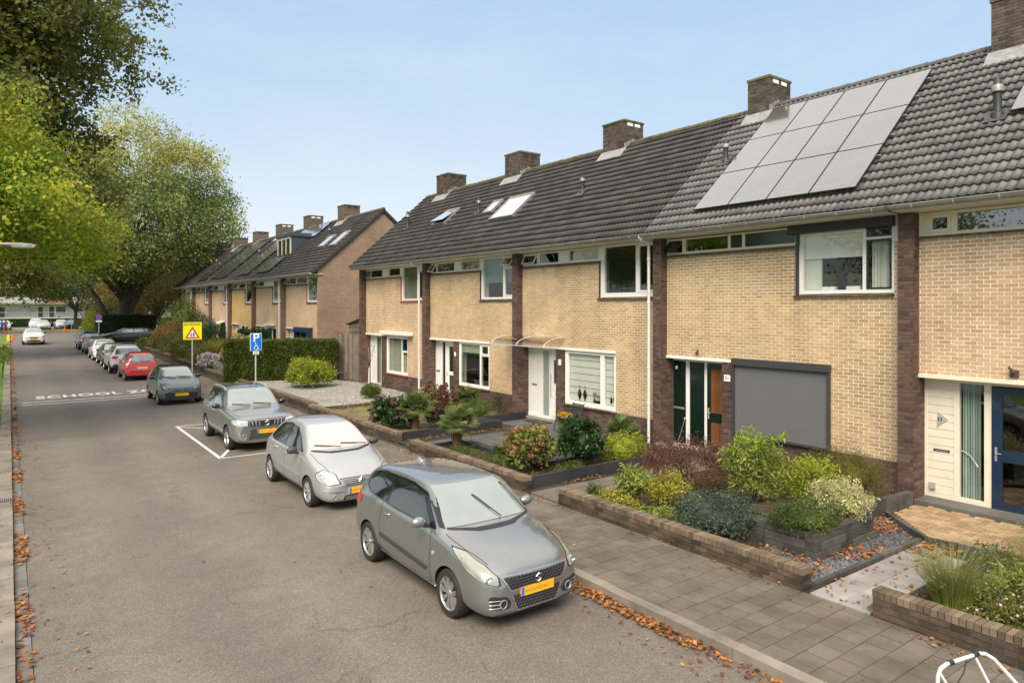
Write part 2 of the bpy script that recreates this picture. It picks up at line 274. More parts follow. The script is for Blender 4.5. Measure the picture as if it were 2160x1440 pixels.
leafm('petal_burgundy', [(0, .11, .03, .03), (.5, .2, .06, .055), (1, .32, .13, .1)], nscale=5)
leafm('petal_mauve', [(0, .12, .05, .07), (.5, .22, .10, .13), (1, .36, .22, .24)], nscale=5)
leafm('petal_white', [(0, .52, .42, .48), (1, .8, .72, .74)], nscale=5); leafm('petal_cream', [(0, .55, .5, .2), (1, .68, .62, .28)], nscale=5); leafm('petal_orange', [(0, .5, .25, .1), (1, .68, .42, .2)], nscale=5)
leafm('petal_violet', [(0, .3, .25, .55), (1, .42, .36, .7)]); leafm('petal_yellow', [(0, .62, .38, .01), (1, .8, .55, .02)]); leafm('petal_pink', [(0, .55, .2, .2), (1, .68, .3, .28)])
leafm('palm_leaf', [(0, .075, .115, .03), (.5, .13, .18, .05), (1, .24, .27, .1)], rough=.4, nscale=3)
leafm('grass_blade', [(0, .12, .22, .02), (.5, .2, .34, .03), (1, .32, .44, .05)], nscale=1)
leafm('fountain_grass', [(0, .14, .17, .03), (.5, .27, .28, .07), (.85, .42, .36, .16), (1, .5, .44, .25)], nscale=2)
leafm('lavender_grey', [(0, .16, .2, .12), (.5, .27, .3, .2), (1, .38, .38, .3)], nscale=2)
leafm('fallen_leaf', [(0, .09, .04, .02), (.3, .20, .07, .025), (.6, .36, .13, .03), (.85, .48, .22, .05), (1, .32, .20, .10)], clump_=.15, trans=.1, nscale=3, lo=.7, hi=1.2)
leafm('heather', [(0, .10, .07, .04), (.6, .2, .11, .09), (1, .33, .2, .2)], nscale=6)
# car paints
paint('paint_grey', (.31, .315, .305), .78, .30, .05); paint('paint_silver', (.46, .465, .455), .6, .38, .04); paint('paint_vitara', (.32, .32, .30), .75, .36, .05)
paint('paint_teal', (.13, .165, .15), .7, .36, .05); paint('paint_red', (.50, .018, .02), .1, .25); paint('paint_white', (.74, .73, .70), 0, .3); paint('paint_black', (.012, .012, .013), .1, .25)
paint('paint_dkgrey', (.06, .055, .05), .4, .28); paint('paint_green', (.05, .06, .05), .3, .28); paint('paint_blue', (.12, .25, .52), .3, .28); paint('roof_black', (.05, .052, .055), .3, .25)

# ---------------------------------------------------------------- mesh helpers
def gz(y): return .006*min(95.0, max(0.0, y-35))
def link(o): COL.objects.link(o); return o
def wloc(o):
    v = Vector((0, 0, 0))
    while o is not None: v += Vector(o.location); o = o.parent
    return v
def tag(o, label, cat, group=None, kind=None):
    if label: o['label'] = label
    if cat: o['category'] = cat
    if group: o['group'] = group
    if kind: o['kind'] = kind
    return o
def thing(name, label, cat, loc=(0, 0, 0), rz=0, group=None):
    o = link(bpy.data.objects.new(name, None)); o.location = loc; o.rotation_euler = (0, 0, rz); o.empty_display_size = .2
    return tag(o, label, cat, group)
def mesh_obj(name, me, mat=None, parent=None, kind=None):
    o = link(bpy.data.objects.new(name, me))
    if mat:
        for m in (mat if isinstance(mat, (list, tuple)) else [mat]): me.materials.append(MATS[m])
    if parent is not None: o.parent = parent
    if kind: o['kind'] = kind
    return o
class MB:
    def __init__(s): s.v = []; s.f = []; s.mi = []; s.sm = False; s.m = 0
    def quad(s, a, b, c, d):
        i = len(s.v); s.v += [tuple(a), tuple(b), tuple(c), tuple(d)]; s.f.append((i, i+1, i+2, i+3)); s.mi.append(s.m); return s
    def poly(s, pts):
        i = len(s.v); s.v += [tuple(p) for p in pts]; s.f.append(tuple(range(i, i+len(pts)))); s.mi.append(s.m); return s
    def box(s, x0, x1, y0, y1, z0, z1, skip=''):
        if x0 > x1: x0, x1 = x1, x0
        if y0 > y1: y0, y1 = y1, y0
        if z0 > z1: z0, z1 = z1, z0
        i = len(s.v)
        s.v += [(x0, y0, z0), (x1, y0, z0), (x1, y1, z0), (x0, y1, z0), (x0, y0, z1), (x1, y0, z1), (x1, y1, z1), (x0, y1, z1)]
        for k, q in (('b', (0, 3, 2, 1)), ('t', (4, 5, 6, 7)), ('f', (0, 1, 5, 4)), ('k', (2, 3, 7, 6)), ('l', (3, 0, 4, 7)), ('r', (1, 2, 6, 5))):
            if k not in skip: s.f.append(tuple(i+j for j in q)); s.mi.append(s.m)
        return s
    def hexa(s, p):                       # 8 corners, same order as box
        i = len(s.v); s.v += [tuple(q) for q in p]
        for q in ((0, 3, 2, 1), (4, 5, 6, 7), (0, 1, 5, 4), (2, 3, 7, 6), (3, 0, 4, 7), (1, 2, 6, 5)): s.f.append(tuple(i+j for j in q)); s.mi.append(s.m)
        return s
    def tube(s, pts, r, n=8, caps=True):
        pts = [Vector(p) for p in pts]; rs = r if isinstance(r, (list, tuple)) else [r]*len(pts)
        rings = []; prev = None
        for k, p in enumerate(pts):
            d = (pts[min(k+1, len(pts)-1)]-pts[max(k-1, 0)])
            if d.length < 1e-6: d = Vector((0, 0, 1))
            d.normalize()
            if prev is None:
                u = d.cross(Vector((0, 0, 1)) if abs(d.z) < .9 else Vector((1, 0, 0)))
            else: u = prev-d*prev.dot(d)
            if u.length < 1e-6: u = d.orthogonal()
            u.normalize(); w = d.cross(u); prev = u
            i = len(s.v); rings.append(i)
            for j in range(n):
                a = 2*math.pi*j/n; q = p+(u*math.cos(a)+w*math.sin(a))*rs[k]; s.v.append(tuple(q))
        for a, b in zip(rings, rings[1:]):
            for j in range(n): s.f.append((a+j, a+(j+1) % n, b+(j+1) % n, b+j)); s.mi.append(s.m)
        if caps:
            s.f.append(tuple(rings[0]+j for j in reversed(range(n)))); s.mi.append(s.m); s.f.append(tuple(rings[-1]+j for j in range(n))); s.mi.append(s.m)
        return s
    def lathe(s, prof, c, n=16, axis='z'):     # prof: (r, h)
        rings = []
        for r, h in prof:
            rings.append(len(s.v))
            for j in range(n):
                a = 2*math.pi*j/n; x, y = r*math.cos(a), r*math.sin(a)
                s.v.append((c[0]+x, c[1]+y, c[2]+h) if axis == 'z' else (c[0]+x, c[1]+h, c[2]+y) if axis == 'y' else (c[0]+h, c[1]+x, c[2]+y))
        for a, b in zip(rings, rings[1:]):
            for j in range(n):
                q = (a+j, a+(j+1) % n, b+(j+1) % n, b+j); s.f.append(q if axis != 'y' else q[::-1]); s.mi.append(s.m)
        return s
    def prism(s, poly, z0, z1, mp=None):       # polygon (x, y) extruded
        mp = mp or (lambda x, y, z: (x, y, z)); n = len(poly)
        i = len(s.v); s.v += [mp(x, y, z0) for x, y in poly]+[mp(x, y, z1) for x, y in poly]
        s.f.append(tuple(i+j for j in reversed(range(n)))); s.f.append(tuple(i+n+j for j in range(n))); s.mi += [s.m]*2
        for j in range(n): k = (j+1) % n; s.f.append((i+j, i+k, i+n+k, i+n+j)); s.mi.append(s.m)
        return s
    def build(s, name, mat=None, parent=None, kind=None, local=False, smooth=None, bevel=0):
        me = bpy.data.meshes.new(name)
        v = s.v
        if parent is not None and not local:
            L = wloc(parent); v = [(a-L.x, b-L.y, c-L.z) for a, b, c in v]
        me.from_pydata(v, [], s.f)
        if len(set(s.mi)) > 1: me.polygons.foreach_set('material_index', s.mi)
        o = mesh_obj(name, me, mat, parent, kind)
        if smooth is not None:
            me.polygons.foreach_set('use_smooth', [True]*len(me.polygons)); me.set_sharp_from_angle(angle=math.radians(smooth))
        me.update()
        if bevel:
            b = o.modifiers.new('bevel', 'BEVEL'); b.width = bevel; b.segments = 2; b.limit_method = 'ANGLE'
        return o
def struct(o): o['kind'] = 'structure'; return o
def np_mesh(name, V, F, mat, parent=None, kind=None):
    """V (n,3), F (m,k) with a constant k"""
    me = bpy.data.meshes.new(name); k = F.shape[1]
    if parent is not None: L = wloc(parent); V = V-np.array((L.x, L.y, L.z))
    me.vertices.add(len(V)); me.vertices.foreach_set('co', np.ascontiguousarray(V, dtype=np.float32).ravel())
    me.loops.add(F.size); me.loops.foreach_set('vertex_index', np.ascontiguousarray(F, dtype=np.int32).ravel())
    me.polygons.add(len(F)); me.polygons.foreach_set('loop_start', np.arange(0, F.size, k, dtype=np.int32))
    try: me.polygons.foreach_set('loop_total', np.full(len(F), k, dtype=np.int32))
    except Exception: pass
    me.update(calc_edges=True); me.validate()
    return mesh_obj(name, me, mat, parent, kind)
def leaf_arrays(C, size, up=.3, asp=.6, droop=.0, dirs=None):
    n = len(C); size = np.broadcast_to(size, (n,))*RNG.uniform(.5, 1.4, n)
    d = RNG.normal(size=(n, 3)) if dirs is None else dirs+RNG.normal(size=(n, 3))*.35
    d[:, 2] -= droop
    d /= np.linalg.norm(d, axis=1)[:, None]+1e-9
    nn = RNG.normal(size=(n, 3)); nn[:, 2] += up*3
    w = np.cross(d, nn); w /= np.linalg.norm(w, axis=1)[:, None]+1e-9
    nn = np.cross(w, d)
    L = size[:, None]; b = C-d*L*.5; t = C+d*L*.5; l = C+w*L*asp*.5+nn*L*.08; r = C-w*L*asp*.5+nn*L*.08
    V = np.stack([b, r, t, l], 1).reshape(-1, 3)
    i = np.arange(n)[:, None]*4
    F = np.concatenate([i+np.array([[0, 1, 2]]), i+np.array([[0, 2, 3]])])
    return V, F
def leaves(name, C, size, mat, parent=None, kind=None, **kw):
    V, F = leaf_arrays(C, size, **kw); return np_mesh(name, V, F, mat, parent, kind)
def shell_pts(c, r, n, inner=.55, flat=-.6, jitter=.12):
    """points in the outer shell of an ellipsoid"""
    d = RNG.normal(size=(n, 3)); d /= np.linalg.norm(d, axis=1)[:, None]
    d = d[d[:, 2] > flat]
    lump = 1+jitter*(np.sin(d[:, 0]*5+c[0]*3)+np.sin(d[:, 1]*6+c[1]*2)*np.cos(d[:, 2]*5+c[0]))
    rad = RNG.uniform(inner, 1, len(d))**.6*lump
    return np.array(c)+d*np.array(r)*rad[:, None]
def clump(C, k, spread):
    return (C[:, None, :]+RNG.normal(size=(len(C), k, 3))*spread).reshape(-1, 3)
def inpoly(P, poly):
    x, y = P[:, 0], P[:, 1]; ins = np.zeros(len(P), bool); n = len(poly)
    for i in range(n):
        x0, y0 = poly[i]; x1, y1 = poly[(i+1) % n]
        c = ((y0 > y) != (y1 > y)) & (x < (x1-x0)*(y-y0)/((y1-y0) if y1 != y0 else 1e-9)+x0)
        ins ^= c
    return ins
def scatter(poly, n):
    a = np.array(poly); lo, hi = a.min(0), a.max(0); P = RNG.uniform(lo, hi, (n*3, 2)); P = P[inpoly(P, poly)][:n]; return P
def litter(name, label, poly, z, n, size=.06, group='fallen autumn leaves', mat='fallen_leaf', clumpy=0):
    P = scatter(poly, n)
    if clumpy:
        k = np.sin(P[:, 0]*3.1+P[:, 1]*2.3)+np.sin(P[:, 1]*1.9+1)+RNG.normal(size=len(P))*.6; P = P[k > clumpy]
    zz = z+np.clip(P[:, 1]-35, 0, 95)*.006
    C = np.column_stack([P, zz+RNG.uniform(.006, .035, len(P))])
    d = RNG.normal(size=(len(P), 3)); d[:, 2] *= .15
    o = leaves(name, C, size, mat, asp=.75, up=2.5, dirs=d, kind='stuff'); tag(o, label, 'fallen leaves', group)
    return o
def stones(name, label, poly, z, n, size, mat, cat='gravel'):
    P = scatter(poly, n); n = len(P); zz = z+np.clip(P[:, 1]-35, 0, 95)*.006
    T = np.array([(1, 0, 0), (0, 1, 0), (-1, 0, 0), (0, -1, 0), (0, 0, .55)], float)
    s = RNG.uniform(.5, 1.4, (n, 3))*size; s[:, 2] *= .7; a = RNG.uniform(0, 6.28, n)
    V = T[None]*s[:, None, :]; ca, sa = np.cos(a)[:, None], np.sin(a)[:, None]
    V = np.stack([V[..., 0]*ca-V[..., 1]*sa, V[..., 0]*sa+V[..., 1]*ca, V[..., 2]], -1)
    V += RNG.normal(size=V.shape)*size*.12
    V += np.column_stack([P, zz])[:, None, :]
    i = np.arange(n)[:, None]*5; F = np.concatenate([i+np.array([q]) for q in ((0, 1, 4), (1, 2, 4), (2, 3, 4), (3, 0, 4))])
    o = np_mesh(name, V.reshape(-1, 3), F, mat, None, 'stuff'); return tag(o, label, cat)
# ================================================================= the setting
def strip(name, x0, x1, y0, y1, z, mat, parent=None):
    ys = [y for y in (y0, -20, 0, 35, 80, 130, y1) if y0 <= y <= y1]; ys = sorted(set(ys)); mb = MB()
    for a, b in zip(ys, ys[1:]): mb.quad((x0, a, gz(a)+z), (x1, a, gz(a)+z), (x1, b, gz(b)+z), (x0, b, gz(b)+z))
    return struct(mb.build(name, mat, parent))
def patch(name, poly, z, mat, kind='structure'):
    mb = MB(); mb.poly([(x, y, z+gz(y)) for x, y in poly]); o = mb.build(name, mat); o['kind'] = kind; return o
strip('ground', -900, 900, -60, 1500, -.06, 'grass_ground')
strip('road', .22, 6.64, -20, 104, 0, 'asphalt')
cross = strip('cross_road', -80, 90, 104, 119, 0.001, 'asphalt')
strip('parking_area', -60, 60, 122.5, 140, 0.03, 'paving_far')
pav_base = strip('pavement', 6.8, 8.74, -20, 104, .10, 'joint_soil')
strip('garden_ground', 8.74, 14.9, -20, 37.5, .115, 'soil')
strip('front_gardens_ground', 8.74, 14.9, 37.5, 80, .14, 'soil')
verge = strip('grass_verge', -14, -.2, -20, 104, .035, 'grass_ground')
# left kerb, gutter and right kerb: one stone each
def stones_row(parent, name, x0, x1, z1, ya, yb, step, mat, gap=.008, z0=-.02, indiv_to=999, jit=.004):
    mb = MB(); mb.box(0, x1-x0, 0, step-gap, z0, z1, 'b'); me = None; far = MB(); y = ya
    while y < yb:
        if y < indiv_to:
            if me is None:
                o = mb.build(name, mat, parent, local=True, bevel=0); me = o.data
            else: o = mesh_obj(name, me, None, parent)
            o.location = (x0+random.uniform(-jit, jit), y, gz(y)+random.uniform(-jit, jit)); o.rotation_euler = (random.uniform(-.003, .003), random.uniform(-.01, .01), 0)
        else: far.box(x0, x1, y, y+step-gap, gz(y)+z0, gz(y)+z1, 'b')
        y += step
    if far.v: far.build(name+'_row', mat, parent, 'stuff')
lk = struct(link(bpy.data.objects.new('kerb_left', None))); stones_row(lk, 'kerb_stone', -.22, .055, .075, 5.3, 88, 1.0, 'kerb_stone')
gl = struct(link(bpy.data.objects.new('gutter_left', None))); stones_row(gl, 'gutter_stone', .065, .215, .012, 5.4, 88, .30, 'gutter_stone', indiv_to=34)
rk = struct(link(bpy.data.objects.new('kerb_right', None))); stones_row(rk, 'kerb_stone', 6.63, 6.80, .125, -1.2, 101, 1.0, 'kerb_stone')
yk = MB(); y = 88
while y < 103: yk.box(-.2, .06, y, y+.98, gz(y), gz(y)+.22); y += 1
tag(yk.build('yellow_kerb', 'kerb_yellow'), 'yellow painted raised kerb at the left side of the street end', 'kerb')
yk = MB(); 
for k in range(6): yk.box(6.6+k*.25, 6.85+k*.25, 92+k*1.6, 93.58+k*1.6, gz(92), gz(92)+.2)
tag(yk.build('yellow_kerb', 'kerb_yellow'), 'yellow painted kerb curving round the right corner of the junction', 'kerb')
mb = MB(); mb.box(-60, 60, 119, 119.3, .5, .68); tag(mb.build('yellow_kerb', 'kerb_yellow'), 'long yellow kerb in front of the far parked cars', 'kerb')
strip('grass_strip', -60, 60, 119.3, 122.5, .08, 'grass_ground')
# pavement: every tile its own piece near the camera, the rest joined
tile = MB(); tile.box(0, .290, 0, .290, -.03, .0, 'b'); tile_me = None; cand = []
for r in range(-12, 245):
    y = .1+r*.3; off = .15*(r % 2)
    x = 6.815-.0
    c = 0; xs = []
    x = 6.815
    if off: xs.append((x, .143)); x += .15
    while x < 8.72: w = min(.290, 8.735-x); xs.append((x, w)); x += .3
    for x, w in xs: cand.append((math.hypot(x, y) if y > 1.7 else 999, x, y, w))
cand.sort(); n_ind = 0; far = MB()
for d, x, y, w in cand:
    z = .118+random.uniform(-.0025, .0025)+gz(y)
    if n_ind < 300 and w > .28 and y > 1.7:
        if tile_me is None: o = tile.build('paving_tile', 'paving', pav_base, local=True); tile_me = o.data
        else: o = mesh_obj('paving_tile', tile_me, None, pav_base)
        o.location = (x, y, z); o.rotation_euler = (random.uniform(-.006, .006), random.uniform(-.006, .006), 0); n_ind += 1
    else: far.box(x, x+w, y, y+.290, z-.03, z, 'b')
far.build('paving_tile_field', 'paving', pav_base, 'stuff')
# road markings
def text_mesh(s, size, name, mat, parent=None, ext=.001, sx=1.0, space=1.0, bold=.012, sy=1.0):
    cu = bpy.data.curves.new('t', 'FONT'); cu.body = s; cu.size = size; cu.extrude = ext; cu.align_x = 'CENTER'; cu.align_y = 'CENTER'; cu.space_character = space; cu.offset = bold*size
    to = bpy.data.objects.new('t', cu); COL.objects.link(to); dg = bpy.context.evaluated_depsgraph_get(); me = bpy.data.meshes.new_from_object(to.evaluated_get(dg))
    bpy.data.objects.remove(to); me.name = name
    for v in me.vertices: v.co.x *= sx; v.co.y *= sy
    me.materials.clear(); o = mesh_obj(name, me, mat, parent); return o
def marking(name, a, b, w, label=None):
    a, b = Vector((*a, 0)), Vector((*b, 0)); d = (b-a).normalized(); s = Vector((-d.y, d.x, 0))*w/2
    mb = MB(); mb.quad(*[(p.x, p.y, .0045+gz(p.y)) for p in (a-s, b-s, b+s, a+s)]); return mb.build(name, 'road_white')
sz = thing('school_zone_marking', 'white SCHOOL ZONE lettering above two white lines painted across the road', 'road marking', (3.4, 35, 0))
for ya in (34.16, 35.02): o = marking('line', (.42, ya), (6.3, ya-.02), .15); o.parent = sz; o.location = (-3.4, -35, 0)
t = text_mesh('SCHOOL ZONE', .92, 'lettering', 'road_white', sz, ext=.0005, sx=.80, space=1.15, bold=.035, sy=1.6); t.location = (.42, 1.45, gz(37.2)+.006)
bay = thing('disabled_bay_marking', 'thin white outline of the disabled parking bay around the grey compact crossover', 'road marking', (4.6, 22, 0))
for a, b, w in (((4.50, 19.1), (4.52, 25.2), .09), ((4.5, 25.15), (6.6, 25.05), .07), ((4.5, 19.15), (6.6, 19.1), .07), ((4.55, 25.0), (6.5, 22.6), .06), ((4.55, 19.25), (5.15, 20.6), .09)):
    o = marking('line', a, b, w); o.parent = bay; o.location = (-4.6, -22, 0)
mb = MB(); mb.lathe([(.34, .006), (.3, .008), (0, .008)], (3.95, 49.1, gz(49.1)), 20); tag(mb.build('manhole_cover', 'iron'), 'round iron manhole cover in the road before the red hatchback', 'manhole cover')
dg_ = thing('drain_grate', 'iron drain grate set in the left kerb', 'drain', (-.08, 17.3, .078)); mb = MB()
mb.box(-.13, .12, -.15, .15, 0, .004); mb.build('plate', 'iron', dg_, local=True); mb = MB()
for k in range(7): mb.box(-.11+k*.032, -.095+k*.032, -.13, .13, .004, .012)
mb.build('bar', 'steel', dg_, 'stuff', local=True)

# ================================================================= houses
XP, XW, XG, XE = 14.40, 14.65, 14.90, 13.95     # pillar front, upper brick face, recessed door frames, eaves
TH = math.atan(.89); SL = Vector((math.cos(TH), 0, math.sin(TH))); NR = Vector((-math.sin(TH), 0, math.cos(TH)))
RO = Vector((XE+.03, 0, 5.99))
def roofp(l, y, h=0): return RO+SL*l+NR*h+Vector((0, y, 0))
def grid_wall(mb, x0, x1, y0, y1, z0, z1, holes):
    ys = sorted(set([y0, y1]+[min(max(v, y0), y1) for h in holes for v in h[:2]])); zs = sorted(set([z0, z1]+[min(max(v, z0), z1) for h in holes for v in h[2:4]]))
    for za, zb in zip(zs, zs[1:]):
        run = None
        for ya, yb in zip(ys, ys[1:]):
            yc, zc = (ya+yb)/2, (za+zb)/2
            hole = any(h[0] < yc < h[1] and h[2] < zc < h[3] for h in holes)
            if hole:
                if run is not None: mb.box(x0, x1, run, ya, za, zb); run = None
            elif run is None: run = ya
        if run is not None: mb.box(x0, x1, run, ys[-1], za, zb)
BL, BH, PL, PH = .204, .0625, .219, .0765
def brick_cells(u0, u1, z0, z1, holes=(), phase=0, zorg=0.0):
    out = []; k0 = math.floor((z0-zorg)/PH)
    k = k0
    while zorg+k*PH < z1:
        za, zb = zorg+k*PH, zorg+k*PH+BH; ca, cb = max(za, z0), min(zb, z1)
        if cb-ca > .012:
            iv = [(u0, u1)]
            for h in holes:
                if h[2] < cb-.004 and h[3] > ca+.004:
                    nv = []
                    for a, b in iv:
                        if h[1] <= a or h[0] >= b: nv.append((a, b)); continue
                        if h[0] > a: nv.append((a, h[0]))
                        if h[1] < b: nv.append((h[1], b))
                    iv = nv
            off = (k % 2)*PL/2+phase; j = math.floor((u0-off)/PL)-1
            while off+j*PL < u1:
                a, b = off+j*PL, off+j*PL+BL
                for p, q in iv:
                    s, e = max(a, p), min(b, q)
                    if e-s > .018: out.append((s, e, ca, cb))
                j += 1
        k += 1
    return out
BRICK_ME = {}
def lay_bricks(parent, cells, face, mat, depth=.005, n_ind=0, axis='x', stuff='brick_courses'):
    """face: X (axis x, facing -X) or Y (axis y, facing -Y) of the mortar plane; bricks stand proud of it"""
    def dist(c):
        u, z = (c[0]+c[1])/2, (c[2]+c[3])/2; x, y = (face, u) if axis == 'x' else (u, face)
        d = math.hypot(x, y); r = (x*.8063-y*.5916)/(x*.5916+y*.8063)*1446
        return d if r < 1085 else 99
    cells = sorted(cells, key=dist); k = 0; mb = MB()
    for a, b, za, zb in cells:
        dd = depth+random.uniform(-.001, .001)
        if k < n_ind and b-a > BL-.002 and zb-za > BH-.002:
            key = (mat, axis, depth)
            if key not in BRICK_ME:
                q = MB(); q.box(-depth, 0, 0, BL, 0, BH, 'r') if axis == 'x' else q.box(0, BL, -depth, 0, 0, BH, 'k')
                o = q.build('brick', mat, parent, local=True); BRICK_ME[key] = o.data
            else: o = mesh_obj('brick', BRICK_ME[key], None, parent)
            L = wloc(parent); o.location = (face-L.x+random.uniform(-.002, .002), a-L.y, za-L.z) if axis == 'x' else (a-L.x, face-L.y+random.uniform(-.002, .002), za-L.z); k += 1
        elif axis == 'x': mb.box(face-dd, face, a, b, za, zb, 'r')
        else: mb.box(a, b, face-dd, face, za, zb, 'k')
    if mb.v: mb.build(stuff, mat, parent, 'stuff')
    return k
def win(parent, X, ya, yb, za, zb, cells, mat='white_paint', bar=.05, name='window', depth=.09):
    """frame with openings; cells: (y0, y1, z0, z1, kind, extra)"""
    mb = MB(); grid_wall(mb, X, X+depth, ya, yb, za, zb, [c[:4] for c in cells])
    f = mb.build(name, mat, parent, bevel=0)
    for c in cells:
        y0, y1, z0, z1, kind = c[:5]; ex = c[5] if len(c) > 5 else {}
        g = ex.get('glass', 'pane_glass')
        if kind in ('glass', 'sash'):
            if kind == 'sash':
                s = ex.get('sw', .04); q = MB(); grid_wall(q, X-.012, X+.045, y0+.004, y1-.004, z0+.004, z1-.004, [(y0+s, y1-s, z0+s, z1-s)]); q.build('sash', ex.get('smat', mat), f); y0 += s; y1 -= s; z0 += s; z1 -= s
            q = MB(); q.quad((X+.02, y1, z0), (X+.02, y0, z0), (X+.02, y0, z1), (X+.02, y1, z1)); q.build('pane', g, f)
        elif kind == 'panel':
            q = MB(); q.box(X+.02, X+.05, y0, y1, z0, z1)
            for k in range(ex.get('rows', 0)):
                h = (z1-z0)/ex['rows']; q.box(X+.008, X+.02, y0, y1, z0+k*h+.006, z0+(k+1)*h-.006)
            q.build('panel', ex.get('mat', mat), f)
        elif kind == 'tilt':             # top-hung casement standing open
            t = ex.get('open', .22); s = .035; q = MB()
            def P(y, z, d): k = (z1-z)/(z1-z0); return (X-.01-t*k+d, y, z)
            for (p, r, u, v) in ((y0, y1, z1-s, z1), (y0, y1, z0, z0+s), (y0, y0+s, z0+s, z1-s), (y1-s, y1, z0+s, z1-s)):
                q.hexa([P(p, u, 0), P(p, u, .04), P(r, u, .04), P(r, u, 0), P(p, v, 0), P(p, v, .04), P(r, v, .04), P(r, v, 0)])
            q.build('open_sash', ex.get('smat', mat), f); q = MB(); q.quad(P(y0+s, z0+s, .02), P(y1-s, z0+s, .02), P(y1-s, z1-s, .02), P(y0+s, z1-s, .02)); q.build('pane', g, f)
        b = ex.get('behind')
        if b == 'slats':
            q = MB(); n = int((z1-z0)/.045)
            for k in range(n): zz = z0+(k+.5)*(z1-z0)/n; q.hexa([(X+.10, y0, zz-.012), (X+.135, y0, zz+.008), (X+.135, y1, zz+.008), (X+.10, y1, zz-.012), (X+.10, y0, zz-.009), (X+.135, y0, zz+.011), (X+.135, y1, zz+.011), (X+.10, y1, zz-.009)])
            q.build('blind', ex.get('bmat', 'blind_slat'), f, 'stuff')
        elif b == 'shade':
            q = MB(); h = ex.get('drop', .5)*(z1-z0); q.box(X+.10, X+.104, y0, y1, z1-h, z1); q.build('roller_blind', ex.get('bmat', 'blind_cream'), f)
        elif b == 'curtain':
            q = MB(); ca, cb = ex.get('span', (y0, y1)); n = 40; pr = []
            for k in range(n+1): y = ca+(cb-ca)*k/n; pr.append((X+.14+.03*math.sin(k*1.15)+.012*math.sin(k*2.7), y))
            for (xa, p), (xb, r) in zip(pr, pr[1:]): q.quad((xa, p, z0-.02), (xb, r, z0-.02), (xb, r, z1+.02), (xa, p, z1+.02))
            q.build('curtain', ex.get('bmat', 'curtain_white'), f, smooth=60)
        elif b == 'bands':
            q = MB(); n = 7
            for k in range(n): h = (z1-z0)/n; q.box(X+.1, X+.104, y0, y1, z0+k*h+.012, z0+(k+1)*h-.004)
            q.build('pleated_blind', 'curtain_white', f, 'stuff')
    return f
# roof tile: two waves wide, front lip
TW, TL = .2986, .3352
def tile_arrays():
    n = 12; V = []; F = []
    for i in range(n+1):
        w = i/n*TW; h = .038*(.5-.5*math.cos(4*math.pi*i/n))**1.6
        V += [(w, -.02, h+.046), (w, TL+.03, h), (w, .0, h+.004)]
    for i in range(n): a = i*3; b = a+3; F += [(a, b, b+1, a+1), (a+2, b+2, b, a)]
    return np.array(V), np.array(F)
TV, TF = tile_arrays()
def tile_world(l, y):        # array of tile origins -> world verts
    l = np.asarray(l)[:, None]; y = np.asarray(y)[:, None]
    w, u, h = TV[:, 0][None], TV[:, 1][None], TV[:, 2][None]
    V = np.stack([RO.x+SL.x*(l+u)+NR.x*h, y+w, RO.z+SL.z*(l+u)+NR.z*h], -1)
    return V
def roof(parent, yn, yf, mat, n_ind=0, z_add=0.0, rows=18):
    yn, yf = min(yn, yf), max(yn, yf)
    mb = MB(); L = 6.03
    e = [roofp(0, yn, -.02), roofp(L, yn, -.02), roofp(L, yf, -.02), roofp(0, yf, -.02)]; lo = [p+NR*-.14 for p in e]
    mb.hexa([lo[0], lo[1], lo[2], lo[3], e[0], e[1], e[2], e[3]])
    xr = RO.x+SL.x*L; zr = RO.z+SL.z*L
    mb.hexa([(xr, yn, zr-.2), (23.2, yn, 5.8), (23.2, yf, 5.8), (xr, yf, zr-.2), (xr, yn, zr), (23.2, yn, 6.0), (23.2, yf, 6.0), (xr, yf, zr)])
    r = mb.build('roof', 'roof_dark' if mat == 'roof_dark' else 'roof_grey', parent)
    nc = round((yf-yn)/TW); c = []
    for j in range(rows):
        for i in range(nc): c.append((j*TL, yn+i*TW))
    def key(t): p = roofp(t[0], t[1]); return p.length if p.y > 3.9 else 99
    c.sort(key=key); ind, rest = c[:n_ind], c[n_ind:]
    me = None; RL = wloc(r)
    for l, y in ind:
        if me is None:
            V = tile_world([0], [0])[0]-np.array((RO.x, 0, RO.z)); o = np_mesh('roof_tile', V, TF, mat, None); o.parent = r; me = o.data
        else: o = mesh_obj('roof_tile', me, None, r)
        p = roofp(l, y, random.uniform(-.002, .003)); o.location = p-RL
    if rest:
        l = np.array([q[0] for q in rest]); y = np.array([q[1] for q in rest])
        V = tile_world(l+RNG.uniform(-.004, .004, len(l)), y); k = len(TV); V[:, :, 2] += RNG.uniform(-.003, .003, (len(l), 1))
        np_mesh('roof_tile_field', V.reshape(-1, 3), (np.arange(len(l))[:, None, None]*k+TF[None]).reshape(-1, 4), mat, r, 'stuff')
    return r
RIDGE = {}
def ridge(parent, yn, yf, mat):
    p = roofp(6.05, 0, .02); y = yn
    while y < yf-.1:
        if mat not in RIDGE:
            mb = MB(); n = 6
            for i in range(n):
                a, b = math.pi*(-.05+1.1*i/n), math.pi*(-.05+1.1*(i+1)/n)
                mb.quad((math.cos(a)*.13, 0, math.sin(a)*.11), (math.cos(b)*.13, 0, math.sin(b)*.11), (math.cos(b)*.115, .42, math.sin(b)*.095), (math.cos(a)*.115, .42, math.sin(a)*.095))
            mb.poly([(math.cos(math.pi*(-.05+1.1*i/n))*.13, 0, math.sin(math.pi*(-.05+1.1*i/n))*.11) for i in range(n+1)])
            o = mb.build('ridge_tile', mat, parent, local=True); RIDGE[mat] = o.data
        else: o = mesh_obj('ridge_tile', RIDGE[mat], None, parent)
        L = wloc(parent); o.location = (p.x-L.x, y-L.y, p.z-L.z-.04+random.uniform(-.006, .006)); y += .4
